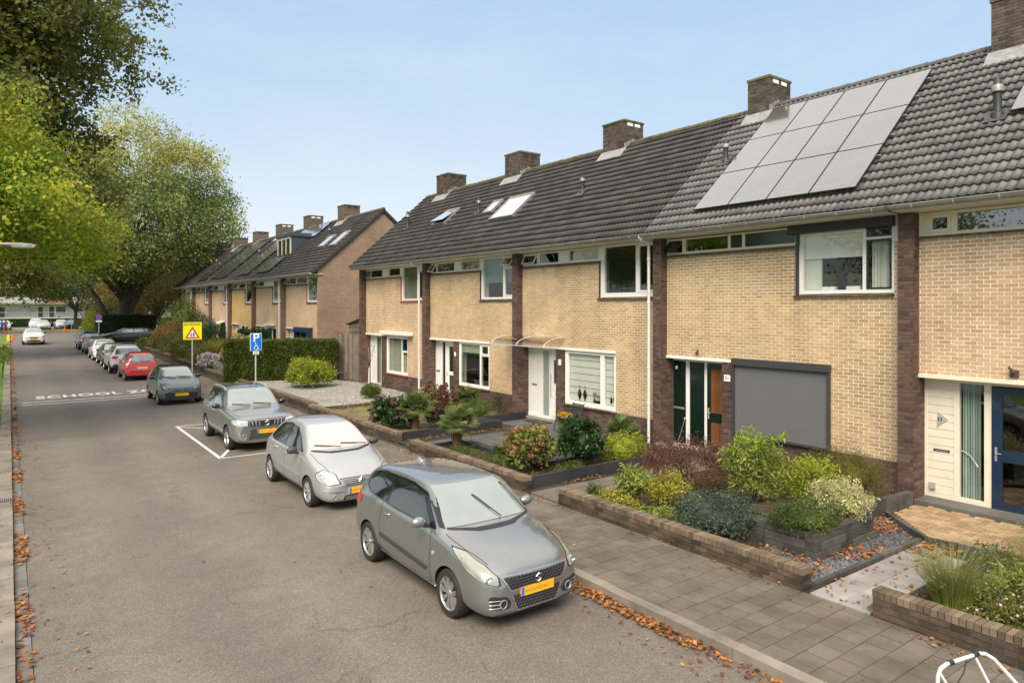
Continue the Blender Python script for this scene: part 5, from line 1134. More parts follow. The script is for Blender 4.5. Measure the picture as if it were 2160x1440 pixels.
# --- grey three-door hatchback
SW = dict(L=3.87, W=1.70, wb=2.43, fo=.80, R=.305, tw=.205, rim='multi', paint='paint_grey', arch=.345, st=[
 (.00, .23, .46, .56, .55, .54, .62, .36, .67), (.05, .17, .58, .70, .62, .65, .70, .46, .745), (.16, .155, .66, .79, .70, .725, .785, .53, .83),
 (.40, .15, .68, .84, .80, .77, .87, .58, .915), (.75, .15, .68, .85, .885, .79, .94, .62, .985), (.98, .15, .68, .85, .92, .80, .97, .65, 1.01),
 (1.10, .15, .68, .85, .94, .80, 1.04, .69, 1.07), (1.34, .15, .68, .85, .955, .80, 1.26, .675, 1.31), (1.56, .15, .68, .85, .962, .80, 1.425, .65, 1.475), (1.95, .15, .68, .85, .972, .80, 1.475, .635, 1.53),
 (2.75, .15, .68, .85, 1.0, .80, 1.47, .625, 1.525), (3.25, .16, .68, .848, 1.03, .79, 1.435, .615, 1.49), (3.60, .18, .66, .84, 1.04, .78, 1.38, .605, 1.43), (3.74, .20, .64, .82, .99, .77, 1.14, .64, 1.18),
 (3.81, .22, .62, .79, .84, .74, .90, .62, .93), (3.87, .27, .56, .70, .68, .66, .72, .52, .74)],
 trimpoly=[(1.20, 1.00), (1.66, 1.385), (2.1, 1.435), (3.1, 1.42), (3.46, 1.34), (3.50, 1.14), (3.3, 1.07), (2.4, 1.01)],
 side=[[(1.37, 1.03), (1.71, 1.345), (2.05, 1.405), (2.58, 1.41), (2.62, 1.04)], [(2.72, 1.045), (2.68, 1.41), (3.10, 1.39), (3.38, 1.33), (3.43, 1.19), (3.28, 1.09)]],
 sidetrim=[([(1.36, .44), (2.78, .52), (2.80, .585), (1.33, .50)], 'dark_plastic', 'side_moulding'), ([(1.22, .21), (2.88, .24), (2.88, .29), (1.22, .26)], 'paint_grey', 'sill_skirt')],
 seams=[[(1.30, .98), (1.27, .80), (1.26, .30), (1.32, .285), (2.74, .30), (2.80, .36), (2.83, .70), (2.78, 1.02)]],
 handles=[(2.60, .90)], mirror=(1.43, 1.07), mirror_mat='paint_grey', wind=[(-.69, 1.04), (.69, 1.04), (.57, 1.46), (-.57, 1.46)], rear=[(-.56, 1.06), (.56, 1.06), (.50, 1.36), (-.50, 1.36)], wglass='screen_glass',
 decals=[('side_intake', [(.43, .29), (.64, .31), (.70, .44), (.66, .47), (.46, .44), (.40, .36)], 'F', 'black_plastic', .006, .02), ('side_intake', MIR([(.43, .29), (.64, .31), (.70, .44), (.66, .47), (.46, .44), (.40, .36)]), 'F', 'black_plastic', .006, .02),
  ('grille', [(-.50, .655), (.50, .655), (.40, .515), (-.40, .515)], 'F', 'black_plastic', .006, .03), ('lower_grille', [(-.38, .43), (.38, .43), (.30, .255), (-.30, .255)], 'F', 'black_plastic', .006, .03),
  ('fog_housing', [(.9, .9)], 'F', 'black_plastic', .01, 0)][:4]+[('front_lip', [(-.55, .20), (.55, .20), (.62, .235), (-.62, .235)], 'F', 'dark_plastic', .008, .01)])
c = car('parked_car', 'grey metallic three-door hatchback parked nearest the camera', 'car', SW, (5.40, 8.76, 0), FACE_CAM, 'cars parked along the kerb')
for sg in (1, -1):
    lampball(c, .52*sg, .36, .058, mat='steel', name='fog_lamp')
    decal(c, [(.56*sg, .875), (.70*sg, .92), (.74*sg, 1.06), (.64*sg, 1.12), (.58*sg, 1.05)], 'B', 'taillight', 'tail_red', r=.03)
    decal(c, [(c.X(3.79), .80), (c.X(3.56), .86), (c.X(3.50), .98), (c.X(3.68), 1.04), (c.X(3.82), .93)], 'L' if sg > 0 else 'R', 'taillight', 'tail_red', r=.03, off=.01)
    decal(c, [(c.X(.66), .60), (c.X(.72), .60), (c.X(.72), .645), (c.X(.66), .645)], 'L' if sg > 0 else 'R', 'side_repeater', 'lamp_lens', r=.02) if False else None
    decal(c, [(c.X(1.16), .70), (c.X(1.22), .70), (c.X(1.22), .745), (c.X(1.16), .745)], 'L' if sg > 0 else 'R', 'side_repeater', 'lamp_lens', r=.022)
    q = MB()
    for k in range(3): z = .30+k*.035; q.tube([(c.X(.1)-.0, sg*.55, z), (c.X(.16), sg*.68, z+.02)], .006, 4)
    for k in range(3):
        P = []
        for t in range(6):
            y = sg*(.57+.025*t); h, n_, _, _ = c.bvh.ray_cast(Vector((4, y, .325+k*.045)), Vector((-1, 0, 0)))
            if h: P.append(h+Vector((.014, 0, 0)))
        if len(P) > 2: q2 = MB(); q2.tube(P, .005, 4); q2.build('intake_bar', 'alloy', c.root, local=True)
    P = []
    for t in range(13):
        a = 1.25+t*.17; h, n_, _, _ = c.bvh.ray_cast(Vector((c.X(a), sg*(.60 if a > 2 else .60), 4)), Vector((0, 0, -1)))
        if h and a > 1.95: P.append(h+Vector((0, 0, .003)))
    if len(P) > 2: q = MB(); q.tube(P, .008, 4); q.build('roof_seam', 'black_plastic', c.root, local=True)
    seam(c, [(.71*sg, 1.03), (.60*sg, 1.455)], 'F', .045, 'gloss_black', 'pillar_trim', off=.008)
    lampball(c, .665*sg, .645, .05)
lampset(c, [(.06, .53, .585), (.16, .72, .63), (.38, .82, .71), (.74, .83, .895), (.52, .76, .875), (.24, .62, .775), (.10, .53, .68)], math.radians(48), 'lamp_yellowed', r=.03, off=.008, step=.05)
# honeycomb mesh in the grilles
def honey(c, y0, y1, z0, z1, inside, mat='dark_plastic', s=.032, name='grille_mesh', r=.0045):
    q = MB(); row = 0; z = z0
    while z < z1:
        y = y0+(s*.87 if row % 2 else 0)
        while y < y1:
            if inside(y, z):
                P = []
                for k in range(6):
                    a = math.pi/3*k+math.pi/6; yy, zz = y+math.cos(a)*s, z+math.sin(a)*s*.75; h, n_, _, _ = c.bvh.ray_cast(Vector((4, yy, zz)), Vector((-1, 0, 0)))
                    if h: P.append(h+Vector((.012, 0, 0)))
                if len(P) == 6: q.tube(P+[P[0]], r, 4, caps=False)
            y += s*1.74
        z += s*1.13; row += 1
    q.build(name, mat, c.root, 'stuff', local=True)
honey(c, -.48, .5, .53, .655, lambda y, z: abs(y) < .38+(z-.515)*.7); honey(c, -.36, .38, .27, .43, lambda y, z: abs(y) < .29+(z-.255)*.4)
seam(c, [(-.52, .67), (-.41, .50), (.41, .50), (.52, .67)], 'F', .018, 'alloy', 'grille_surround', off=.012); seam(c, [(-.52, .67), (0, .68), (.52, .67)], 'F', .012, 'alloy', 'bonnet_lip', off=.01)
seam(c, [(-.39, .44), (-.31, .245), (.31, .245), (.39, .44)], 'F', .014, 'alloy', 'lower_surround', off=.012)
badge(c, S_LOGO, 0, .59, .05, w=.011); plate(c, .455); wipers(c, [((.18, 1.045), (-.10, 1.33)), ((.62, 1.05), (.46, 1.40))])
q = MB(); q.poly([(1, 0, 0)]*3) if False else None
h, _, _, _ = c.bvh.ray_cast(Vector((c.X(3.05), 0, 4)), Vector((0, 0, -1))); q = MB(); q.hexa([(h.x+.09, -.03, h.z-.01), (h.x-.08, -.035, h.z-.01), (h.x-.08, .035, h.z-.01), (h.x+.09, .03, h.z-.01), (h.x-.03, -.008, h.z+.055), (h.x-.07, -.006, h.z+.06), (h.x-.07, .006, h.z+.06), (h.x-.03, .008, h.z+.055)]); q.build('roof_antenna', 'paint_silver', c.root, local=True, bevel=.006)
seam(c, [(-.67, 1.03), (-.3, 1.00), (.3, 1.00), (.67, 1.03)], 'F', .02, 'black_plastic', 'cowl', off=.004)
# --- silver rounded hatchback
C3 = dict(L=3.85, W=1.667, wb=2.46, fo=.78, R=.295, tw=.19, rim='cap', paint='paint_silver', arch=.335, sub=3, st=[
 (.00, .24, .46, .54, .50, .50, .54, .34, .57), (.04, .19, .58, .68, .57, .62, .62, .42, .655), (.16, .165, .66, .77, .66, .70, .73, .50, .77), (.42, .16, .66, .815, .78, .75, .85, .56, .90), (.75, .16, .66, .83, .88, .775, .94, .60, .99),
 (.98, .16, .66, .833, .93, .78, 1.0, .63, 1.055), (1.10, .16, .66, .833, .95, .78, 1.09, .65, 1.13), (1.42, .16, .66, .833, .96, .78, 1.31, .61, 1.36), (1.75, .16, .66, .833, .965, .78, 1.44, .58, 1.49), (2.15, .16, .66, .833, .97, .78, 1.485, .565, 1.54),
 (2.7, .16, .66, .833, .98, .78, 1.47, .555, 1.525), (3.1, .17, .66, .83, 1.0, .77, 1.41, .545, 1.46), (3.42, .18, .65, .82, 1.0, .755, 1.27, .54, 1.32), (3.62, .2, .63, .80, .95, .735, 1.03, .56, 1.07), (3.78, .22, .6, .76, .80, .70, .84, .56, .88), (3.85, .28, .54, .66, .66, .62, .69, .46, .72)],
 trimpoly=[(1.22, 1.0), (1.60, 1.25), (1.95, 1.40), (2.5, 1.435), (2.95, 1.37), (3.22, 1.22), (3.35, 1.06), (3.1, 1.0), (2.0, .98)],
 side=[[(1.34, 1.01), (1.64, 1.235), (1.95, 1.375), (2.22, 1.405), (2.26, 1.0)], [(2.34, 1.005), (2.31, 1.405), (2.6, 1.39), (2.88, 1.32), (2.92, 1.02)], [(2.98, 1.03), (2.95, 1.29), (3.12, 1.19), (3.24, 1.07)]],
 sidetrim=[([(1.28, .50), (2.2, .52), (2.2, .58), (1.25, .56)], 'paint_silver', 'side_moulding'), ([(2.28, .52), (2.95, .56), (2.95, .62), (2.28, .585)], 'paint_silver', 'side_moulding')],
 seams=[[(1.15, .98), (1.20, .75), (1.22, .32), (2.22, .30), (2.25, .98)], [(2.25, .3), (2.75, .34), (2.92, .60), (2.94, 1.0)]], handles=[(2.1, .86), (2.82, .88)], mirror=(1.42, 1.02), mirror_mat='dark_plastic',
 wind=[(-.63, 1.05), (.63, 1.05), (.47, 1.45), (-.47, 1.45)], wglass='screen_glass_pink', rear=[(-.5, 1.0), (.5, 1.0), (.45, 1.38), (-.45, 1.38)],
 decals=[('grille', [(-.46, .655), (.46, .655), (.34, .50), (.2, .475), (-.2, .475), (-.34, .50)], 'F', 'paint_silver', .012, .05), ('lower_grille', [(-.34, .32), (.34, .32), (.38, .235), (-.38, .235)], 'F', 'black_plastic', .006, .02),
  ('bumper_strip', [(.36, .40), (.74, .42), (.74, .50), (.38, .49)], 'F', 'paint_silver', .02, .03), ('bumper_strip', MIR([(.36, .40), (.74, .42), (.74, .50), (.38, .49)]), 'F', 'paint_silver', .02, .03)])
c = car('parked_car', 'silver rounded five-door hatchback with pinkish windscreen, second car from the camera', 'car', C3, (5.64, 14.66, 0), FACE_CAM, 'cars parked along the kerb')
for sg in (1, -1):
    lampball(c, .54*sg, .30, .05, mat='steel', name='fog_lamp'); decal(c, [(.6*sg, .75), (.74*sg, .8), (.72*sg, 1.0), (.62*sg, 1.1)], 'B', 'taillight', 'tail_red')
lampset(c, [(.05, .40, .55), (.10, .62, .54), (.30, .78, .60), (.42, .79, .70), (.30, .70, .78), (.12, .52, .72)], math.radians(38), 'lamp_lens', r=.04, off=.008, step=.05)
for k in range(5): seam(c, [(-.43+k*.03, .632-k*.032), (.43-k*.03, .632-k*.032)], 'F', .014, 'black_plastic', 'grille_slot', off=.0145)
for k in range(2): seam(c, [(-.33, .262+k*.03), (.33, .262+k*.03)], 'F', .012, 'alloy', 'lower_bar', off=.012)
badge(c, [[(-.9, -.15), (0, .7), (.9, -.15)], [(-.9, -.75), (0, .1), (.9, -.75)]], 0, .60, .06, w=.011); plate(c, .40); wipers(c, [((.55, 1.065), (.0, 1.12)), ((-.02, 1.06), (-.55, 1.12))])
seam(c, [(-.64, 1.04), (-.3, 1.01), (.3, 1.01), (.64, 1.04)], 'F', .025, 'black_plastic', 'cowl', off=.004)
# --- grey crossover with black roof
VI = dict(L=4.17, W=1.775, wb=2.50, fo=.84, R=.335, tw=.21, rim='five', paint='paint_vitara', arch=.385, st=[
 (.00, .34, .56, .70, .72, .66, .80, .48, .87), (.05, .25, .66, .80, .84, .76, .90, .54, .95), (.16, .22, .70, .87, .91, .81, .96, .58, .995), (.5, .21, .72, .885, .95, .82, .985, .62, 1.01), (.9, .21, .72, .8875, .99, .83, 1.02, .66, 1.045), (1.18, .21, .72, .8875, 1.01, .83, 1.05, .68, 1.08),
 (1.32, .21, .72, .8875, 1.02, .83, 1.12, .68, 1.15), (1.57, .21, .72, .8875, 1.03, .83, 1.36, .68, 1.40), (1.82, .21, .72, .8875, 1.04, .83, 1.54, .66, 1.58), (2.3, .21, .72, .8875, 1.05, .83, 1.59, .655, 1.63), (3.0, .21, .72, .8875, 1.07, .83, 1.585, .65, 1.625), (3.55, .22, .72, .885, 1.09, .825, 1.55, .64, 1.59),
 (3.80, .24, .70, .88, 1.09, .815, 1.42, .61, 1.46), (3.98, .27, .68, .86, 1.04, .80, 1.14, .64, 1.18), (4.12, .3, .66, .83, .9, .77, .95, .62, .98), (4.17, .36, .6, .72, .7, .68, .74, .55, .76)],
 trimpoly=[(1.47, 1.07), (1.90, 1.50), (2.3, 1.55), (3.55, 1.51), (3.82, 1.36), (3.75, 1.14), (2.6, 1.08)], side=[[(1.62, 1.09), (1.96, 1.46), (2.55, 1.515), (2.6, 1.09)], [(2.68, 1.095), (2.64, 1.515), (3.2, 1.50), (3.3, 1.12)], [(3.36, 1.13), (3.27, 1.49), (3.52, 1.47), (3.7, 1.35), (3.68, 1.17)]],
 sidetrim=[([(1.28, .27), (2.92, .27), (2.92, .36), (1.28, .36)], 'dark_plastic', 'sill_cladding'), ([(1.4, .42), (2.85, .45), (2.85, .475), (1.4, .445)], 'alloy', 'chrome_strip')],
 seams=[[(1.42, 1.03), (1.36, .8), (1.36, .40), (2.55, .38), (2.6, 1.05)], [(2.6, .4), (3.05, .42), (3.25, .7), (3.3, 1.1)]], handles=[(2.42, .95), (3.12, .98)], handle_mat='alloy', mirror=(1.68, 1.12), mirror_mat='gloss_black',
 wind=[(-.69, 1.12), (.69, 1.12), (.59, 1.55), (-.59, 1.55)], rear=[(-.55, 1.15), (.55, 1.15), (.52, 1.48), (-.52, 1.48)],
 decals=[('grille', [(-.48, .86), (.48, .86), (.44, .70), (-.44, .70)], 'F', 'black_plastic', .006, .02), ('lower_grille', [(-.42, .64), (.42, .64), (.50, .36), (-.50, .36)], 'F', 'dark_plastic', .006, .04),
  ('roof_panel', [(-1.50, -.60), (.12, -.60), (.12, .60), (-1.50, .60)], 'T', 'roof_black', .004, .08), ('skid_plate', [(-.46, .315), (.46, .315), (.40, .27), (-.40, .27)], 'F', 'alloy', .01, .01)])
c = car('parked_car', 'grey compact crossover with black roof and silver rails in the marked disabled bay', 'car', VI, (5.79, 21.5, 0), FACE_CAM, 'cars parked along the kerb')
for sg in (1, -1):
    lampball(c, .60*sg, .45, .065, mat='steel', name='fog_lamp')
    seam(c, [(.74*sg, .58), (.70*sg, .40), (.52*sg, .33), (.42*sg, .33)], 'F', .04, 'alloy', 'bumper_trim', off=.014)
    P = []
    for t in range(9):
        a = 2.0+t*.2; h, n_, _, _ = c.bvh.ray_cast(Vector((c.X(a), sg*.60, 4)), Vector((0, 0, -1)))
        if h: P.append(h+Vector((0, 0, .045 if 0 < t < 8 else 0)))
    q = MB(); q.tube(P, .017, 6); q.build('roof_rail', 'light_steel', c.root, local=True, smooth=60)
    decal(c, [(.6*sg, .9), (.78*sg, .92), (.76*sg, 1.06), (.6*sg, 1.06)], 'B', 'taillight', 'tail_red')
lampset(c, [(.03, .49, .73), (.10, .70, .745), (.36, .86, .80), (.40, .86, .87), (.20, .78, .90), (.05, .50, .87)], math.radians(35), 'lamp_lens', r=.02, off=.008, step=.05)
for y in (-.38, -.29, -.2, .2, .29, .38): seam(c, [(y, .72), (y*1.06, .85)], 'F', .034, 'alloy', 'grille_bar', off=.016)
badge(c, S_LOGO, 0, .785, .07, w=.015); plate(c, .56); wipers(c, [((.5, 1.13), (-.02, 1.17)), ((-.1, 1.13), (-.6, 1.17))])
seam(c, [(-.6, .885), (0, .9), (.6, .885)], 'F', .012)
# --- dark teal city car
UP = dict(L=3.54, W=1.645, wb=2.42, fo=.58, R=.29, tw=.18, rim='ten', paint='paint_teal', arch=.33, st=[
 (.00, .26, .5, .58, .56, .54, .60, .40, .64), (.03, .20, .62, .70, .64, .66, .70, .47, .74), (.12, .17, .68, .79, .76, .73, .81, .52, .84), (.35, .16, .68, .82, .87, .765, .91, .58, .94), (.62, .16, .68, .8225, .93, .775, .965, .62, .99), (.80, .16, .68, .8225, .95, .78, 1.0, .64, 1.03),
 (.95, .16, .68, .8225, .96, .78, 1.10, .64, 1.13), (1.25, .16, .68, .8225, .965, .78, 1.30, .60, 1.33), (1.55, .16, .68, .8225, .97, .78, 1.43, .575, 1.455), (1.9, .16, .68, .8225, .975, .78, 1.455, .565, 1.485), (2.6, .16, .68, .8225, .99, .78, 1.45, .56, 1.48), (3.05, .17, .68, .82, 1.0, .775, 1.41, .56, 1.44),
 (3.28, .19, .67, .815, .99, .77, 1.28, .57, 1.31), (3.42, .22, .65, .80, .90, .755, 1.0, .61, 1.03), (3.51, .26, .62, .76, .78, .71, .82, .58, .84), (3.54, .32, .56, .66, .66, .62, .7, .5, .71)],
 trimpoly=[(1.1, 1.01), (1.58, 1.38), (2.0, 1.42), (3.0, 1.385), (3.2, 1.2), (3.05, 1.03)], side=[[(1.24, 1.02), (1.62, 1.35), (2.2, 1.39), (2.25, 1.02)], [(2.33, 1.03), (2.3, 1.39), (2.95, 1.36), (3.1, 1.2), (2.98, 1.05)]],
 seams=[[(1.02, .97), (1.0, .3), (2.2, .28), (2.28, 1.0)]], handles=[(2.1, .88)], mirror=(1.28, 1.04), mirror_mat='gloss_black', wind=[(-.64, 1.05), (.64, 1.05), (.51, 1.42), (-.51, 1.42)], rear=[(-.5, 1.05), (.5, 1.05), (.48, 1.38), (-.48, 1.38)],
 decals=[('lower_grille', [(-.64, .50), (.64, .50), (.60, .28), (-.60, .28)], 'F', 'black_plastic', .006, .06), ('sunroof', [(-1.2, -.5), (.15, -.5), (.15, .5), (-1.2, .5)], 'T', 'gloss_black', .004, .08)])
c = car('parked_car', 'small dark teal city car with black mirrors standing beside the SCHOOL ZONE lettering', 'car', UP, (5.70, 32.4, 0), FACE_CAM, 'cars parked along the kerb')
for sg in (1, -1):
    lampball(c, .52*sg, .65, .045)
lampset(c, [(.03, .40, .62), (.08, .62, .59), (.24, .78, .64), (.34, .79, .74), (.18, .70, .79), (.05, .48, .72)], math.radians(38), 'lamp_dark', r=.05, off=.008, step=.05)
seam(c, [(-.36, .645), (-.08, .63), (.08, .63), (.36, .645)], 'F', .022, 'gloss_black', 'nose_strip', off=.01); badge(c, [[(-.6, .5), (-.25, -.5), (0, .1), (.25, -.5), (.6, .5)]], 0, .63, .075, mat='hub_cap', w=.007, ring=.078)
plate(c, .42); wipers(c, [((.5, 1.06), (-.05, 1.08)), ((-.05, 1.06), (-.6, 1.08))]); seam(c, [(-.62, .265), (-.3, .235), (.3, .235), (.62, .265)], 'F', .025, 'paint_teal', 'front_lip', off=.014)
# --- red hatchback seen from behind
RE = dict(L=3.55, W=1.62, wb=2.37, fo=.68, R=.285, tw=.18, rim='cap', paint='paint_red', arch=.325, sub=2, st=[
 (.00, .26, .46, .55, .52, .5, .57, .36, .6), (.05, .19, .6, .70, .62, .64, .69, .46, .73), (.22, .17, .66, .785, .74, .72, .81, .52, .85), (.6, .16, .66, .81, .86, .76, .91, .58, .95), (.85, .16, .66, .81, .91, .77, .97, .62, 1.0), (1.0, .16, .66, .81, .93, .77, 1.06, .63, 1.09), (1.35, .16, .66, .81, .94, .77, 1.30, .59, 1.33), (1.65, .16, .66, .81, .95, .77, 1.43, .56, 1.46), (2.0, .16, .66, .81, .96, .77, 1.455, .55, 1.49), (2.7, .16, .66, .81, .97, .77, 1.45, .54, 1.48), (3.12, .17, .66, .81, .98, .765, 1.40, .55, 1.43),
 (3.30, .2, .65, .80, .97, .755, 1.22, .57, 1.26), (3.43, .23, .64, .79, .86, .74, .92, .6, .95), (3.50, .25, .64, .77, .68, .72, .72, .60, .74), (3.55, .28, .6, .72, .52, .66, .55, .55, .56)],
 side=[[(1.2, 1.0), (1.68, 1.36), (2.1, 1.39), (2.15, 1.0)], [(2.22, 1.0), (2.17, 1.39), (2.75, 1.375), (2.9, 1.05)], [(2.95, 1.07), (2.82, 1.365), (3.0, 1.33), (3.12, 1.15)]], seams=[[(1.05, .95), (1.05, .3), (2.1, .28), (2.17, .98)], [(2.15, .3), (2.6, .34), (2.75, .6), (2.9, 1.0)]], handles=[(2.0, .86), (2.75, .88)], mirror=(1.3, 1.02), mirror_mat='dark_plastic',
 wind=[(-.68, 1.02), (.68, 1.02), (.56, 1.42), (-.56, 1.42)], rear=[(-.60, .99), (.60, .99), (.52, 1.34), (-.52, 1.34)], decals=[('rear_bumper', [(-.78, .30), (.78, .30), (.76, .55), (-.76, .55)], 'B', 'paint_red', .025, .05)])
c = car('parked_car', 'red five-door hatchback seen from behind', 'car', RE, (5.76, 43.2, gz(43)), AWAY, 'cars parked along the kerb')
for sg in (1, -1): decal(c, [(.60*sg, .66), (.72*sg, .67), (.71*sg, .93), (.62*sg, .94)], 'B', 'taillight', 'tail_red', off=.022); lampball(c, .68*sg, .74, .045, -1, 'orange_lens', 'indicator')
plate(c, .68, False, pale=True); seam(c, [(-.4, 1.0), (.1, 1.02)], 'B', .02, 'black_plastic', 'rear_wiper', off=.02)
# --- white crossover seen from behind, and kin built on the same shell
def suv(paintm, **k): d = dict(L=4.5, W=1.84, wb=2.73, fo=.88, R=.35, tw=.22, rim='five', paint=paintm, arch=.40, sub=2, st=[
 (.00, .3, .56, .70, .70, .66, .80, .48, .87), (.06, .24, .66, .82, .84, .77, .92, .54, .97), (.2, .22, .72, .87, .88, .81, .95, .56, 1.0), (.6, .21, .74, .915, .98, .85, 1.02, .64, 1.06), (1.05, .21, .74, .92, 1.03, .86, 1.08, .68, 1.12), (1.25, .21, .74, .92, 1.05, .86, 1.16, .7, 1.2), (1.65, .21, .74, .92, 1.06, .86, 1.42, .66, 1.46), (2.0, .21, .74, .92, 1.07, .86, 1.58, .63, 1.62), (2.4, .21, .74, .92, 1.08, .86, 1.63, .62, 1.67), (3.2, .21, .74, .92, 1.1, .86, 1.62, .61, 1.66), (3.85, .22, .74, .915, 1.12, .85, 1.57, .6, 1.61), (4.1, .25, .72, .9, 1.1, .84, 1.42, .62, 1.46), (4.3, .28, .7, .89, 1.02, .82, 1.1, .66, 1.14), (4.43, .3, .68, .86, .85, .79, .89, .64, .92), (4.5, .36, .62, .76, .66, .7, .7, .56, .72)],
 trimpoly=[(1.5, 1.11), (2.05, 1.55), (2.4, 1.6), (3.85, 1.54), (4.05, 1.25), (2.8, 1.12)], side=[[(1.65, 1.13), (2.08, 1.51), (2.65, 1.565), (2.7, 1.13)], [(2.78, 1.13), (2.74, 1.565), (3.5, 1.54), (3.6, 1.17)], [(3.68, 1.19), (3.58, 1.53), (3.82, 1.49), (3.95, 1.27)]],
 sidetrim=[([(1.36, .26), (3.1, .26), (3.1, .38), (1.36, .38)], 'dark_plastic', 'sill_cladding')], handles=[(2.5, .98), (3.4, 1.0)], mirror=(1.7, 1.16), mirror_mat='gloss_black', wind=[(-.69, 1.16), (.69, 1.16), (.55, 1.57), (-.55, 1.57)], rear=[(-.66, 1.12), (.66, 1.12), (.58, 1.46), (-.58, 1.46)], decals=[('rear_cladding', [(-.8, .32), (.8, .32), (.78, .55), (-.78, .55)], 'B', 'dark_plastic', .02, .05)]); d.update(k); return d
c = car('parked_car', 'white crossover seen from behind between the red hatchback and a dark car', 'car', suv('paint_white'), (5.68, 48.3, gz(48)), AWAY, 'cars parked along the kerb')
for sg in (1, -1):
    decal(c, [(.5*sg, .88), (.84*sg, .88), (.83*sg, 1.02), (.5*sg, 1.02)], 'B', 'taillight', 'tail_red', off=.012, r=.03); q = MB(); q.tube([(c.X(2.3), sg*.62, 1.64), (c.X(2.4), sg*.62, 1.69), (c.X(3.7), sg*.60, 1.67), (c.X(3.85), sg*.60, 1.6)], .018, 6); q.build('roof_rail', 'black_plastic', c.root, local=True)
plate(c, .80, False)
def sedan(paintm, **k): d = dict(L=4.45, W=1.80, wb=2.7, fo=.86, R=.32, tw=.21, rim='ten', paint=paintm, arch=.36, sub=2, st=[
 (.00, .24, .5, .6, .52, .56, .58, .4, .62), (.05, .18, .64, .74, .6, .7, .68, .5, .72), (.25, .16, .7, .85, .72, .8, .8, .56, .84), (.7, .15, .72, .895, .83, .84, .88, .64, .92), (1.15, .15, .72, .9, .89, .85, .95, .68, .98), (1.35, .15, .72, .9, .91, .85, 1.04, .68, 1.07), (1.75, .15, .72, .9, .92, .85, 1.26, .64, 1.29), (2.15, .15, .72, .9, .93, .85, 1.39, .60, 1.42), (2.6, .15, .72, .9, .94, .85, 1.425, .58, 1.455), (3.2, .15, .72, .9, .95, .845, 1.38, .57, 1.42), (3.7, .17, .72, .89, .96, .835, 1.24, .58, 1.28), (4.05, .2, .7, .88, .95, .82, 1.05, .62, 1.08), (4.28, .24, .68, .85, .88, .79, .93, .62, .95), (4.4, .28, .66, .8, .7, .75, .74, .58, .76), (4.45, .34, .6, .7, .55, .66, .58, .5, .6)],
 trimpoly=[(1.55, .97), (2.2, 1.33), (2.7, 1.375), (3.3, 1.33), (3.75, 1.15), (3.6, 1.0)], side=[[(1.72, .98), (2.22, 1.3), (2.7, 1.345), (2.75, .99)], [(2.83, .99), (2.79, 1.345), (3.3, 1.3), (3.62, 1.15), (3.5, 1.02)]], handles=[(2.55, .86), (3.4, .88)], mirror=(1.75, 1.0), wind=[(-.67, 1.02), (.67, 1.02), (.52, 1.37), (-.52, 1.37)], rear=[(-.58, 1.0), (.58, 1.0), (.52, 1.3), (-.52, 1.3)], decals=[]); d.update(k); return d
c = car('parked_car', 'white saloon with its nose towards the camera, farther along the kerb', 'car', sedan('paint_white', mirror_mat='gloss_black', wglass='screen_glass', decals=[('lower_grille', [(-.5, .36), (.5, .36), (.45, .25), (-.45, .25)], 'F', 'black_plastic', .006, .03)]), (5.72, 59.2, gz(59)), FACE_CAM, 'cars parked along the kerb')
for sg in (1, -1):
    P, v_ = corner(c, [(.05, .5, .56), (.2, .8, .6), (.4, .86, .70), (.1, .6, .68)], math.radians(40), sg); decal(c, P, v_, 'headlight', 'lamp_lens', off=.008)
c = car('parked_car', 'dark green car hidden between the white crossover and the white saloon', 'car', sedan('paint_green'), (5.76, 53.8, gz(54)), FACE_CAM, 'cars parked along the kerb')
c = car('parked_car', 'dark grey hatchback with red tail lamps seen from behind', 'car', sedan('paint_dkgrey', L=4.25), (5.80, 66.5, gz(66)), AWAY, 'cars parked along the kerb')
for sg in (1, -1): decal(c, [(.45*sg, .74), (.8*sg, .74), (.8*sg, .88), (.45*sg, .86)], 'B', 'taillight', 'tail_red', off=.012)
c = car('parked_car', 'black crossover with a roof spoiler, last of the cars along the kerb', 'car', suv('paint_black'), (5.80, 72.8, gz(72)), AWAY, 'cars parked along the kerb')
for sg in (1, -1): decal(c, [(.45*sg, .92), (.84*sg, .92), (.83*sg, 1.0), (.45*sg, 1.0)], 'B', 'taillight', 'tail_red', off=.012)
q = MB(); q.box(c.X(4.15), c.X(3.9), -.55, .55, 1.62, 1.66); q.build('roof_spoiler', 'gloss_black', c.root, local=True)
wag = dict(suv('wagon_paint', L=4.75, W=1.83, R=.33)); wag['st'] = [(s*4.75/4.5, zb, a, b, zs*.93, d_, zr*.90 if zr > 1.1 else zr*.93, e, zt*.90 if zt > 1.15 else zt*.93) for s, zb, a, b, zs, d_, zr, e, zt in wag['st']]
wag['trimpoly'] = None; wag['side'] = [[(1.8, 1.05), (2.2, 1.36), (2.8, 1.41), (2.85, 1.05)], [(2.93, 1.05), (2.9, 1.41), (3.7, 1.38), (3.75, 1.08)], [(3.84, 1.09), (3.8, 1.37), (4.1, 1.32), (4.2, 1.15)]]; wag['mirror'] = (1.9, 1.06); wag['wind'] = [(-.72, 1.08), (.72, 1.08), (.6, 1.42), (-.6, 1.42)]; wag['rear'] = [(-.6, 1.03), (.6, 1.03), (.55, 1.3), (-.55, 1.3)]; wag['glass'] = 'rear_glass'; wag['fo'] = .9; wag['wb'] = 2.85; wag['handles'] = [(2.7, .95), (3.6, .96)]; wag['decals'] = []
c = car('parked_car', 'dark blue estate car parked across the driveway, side towards the camera', 'car', wag, (9.4, 76.6, gz(76)+.25), math.pi-.12, None)
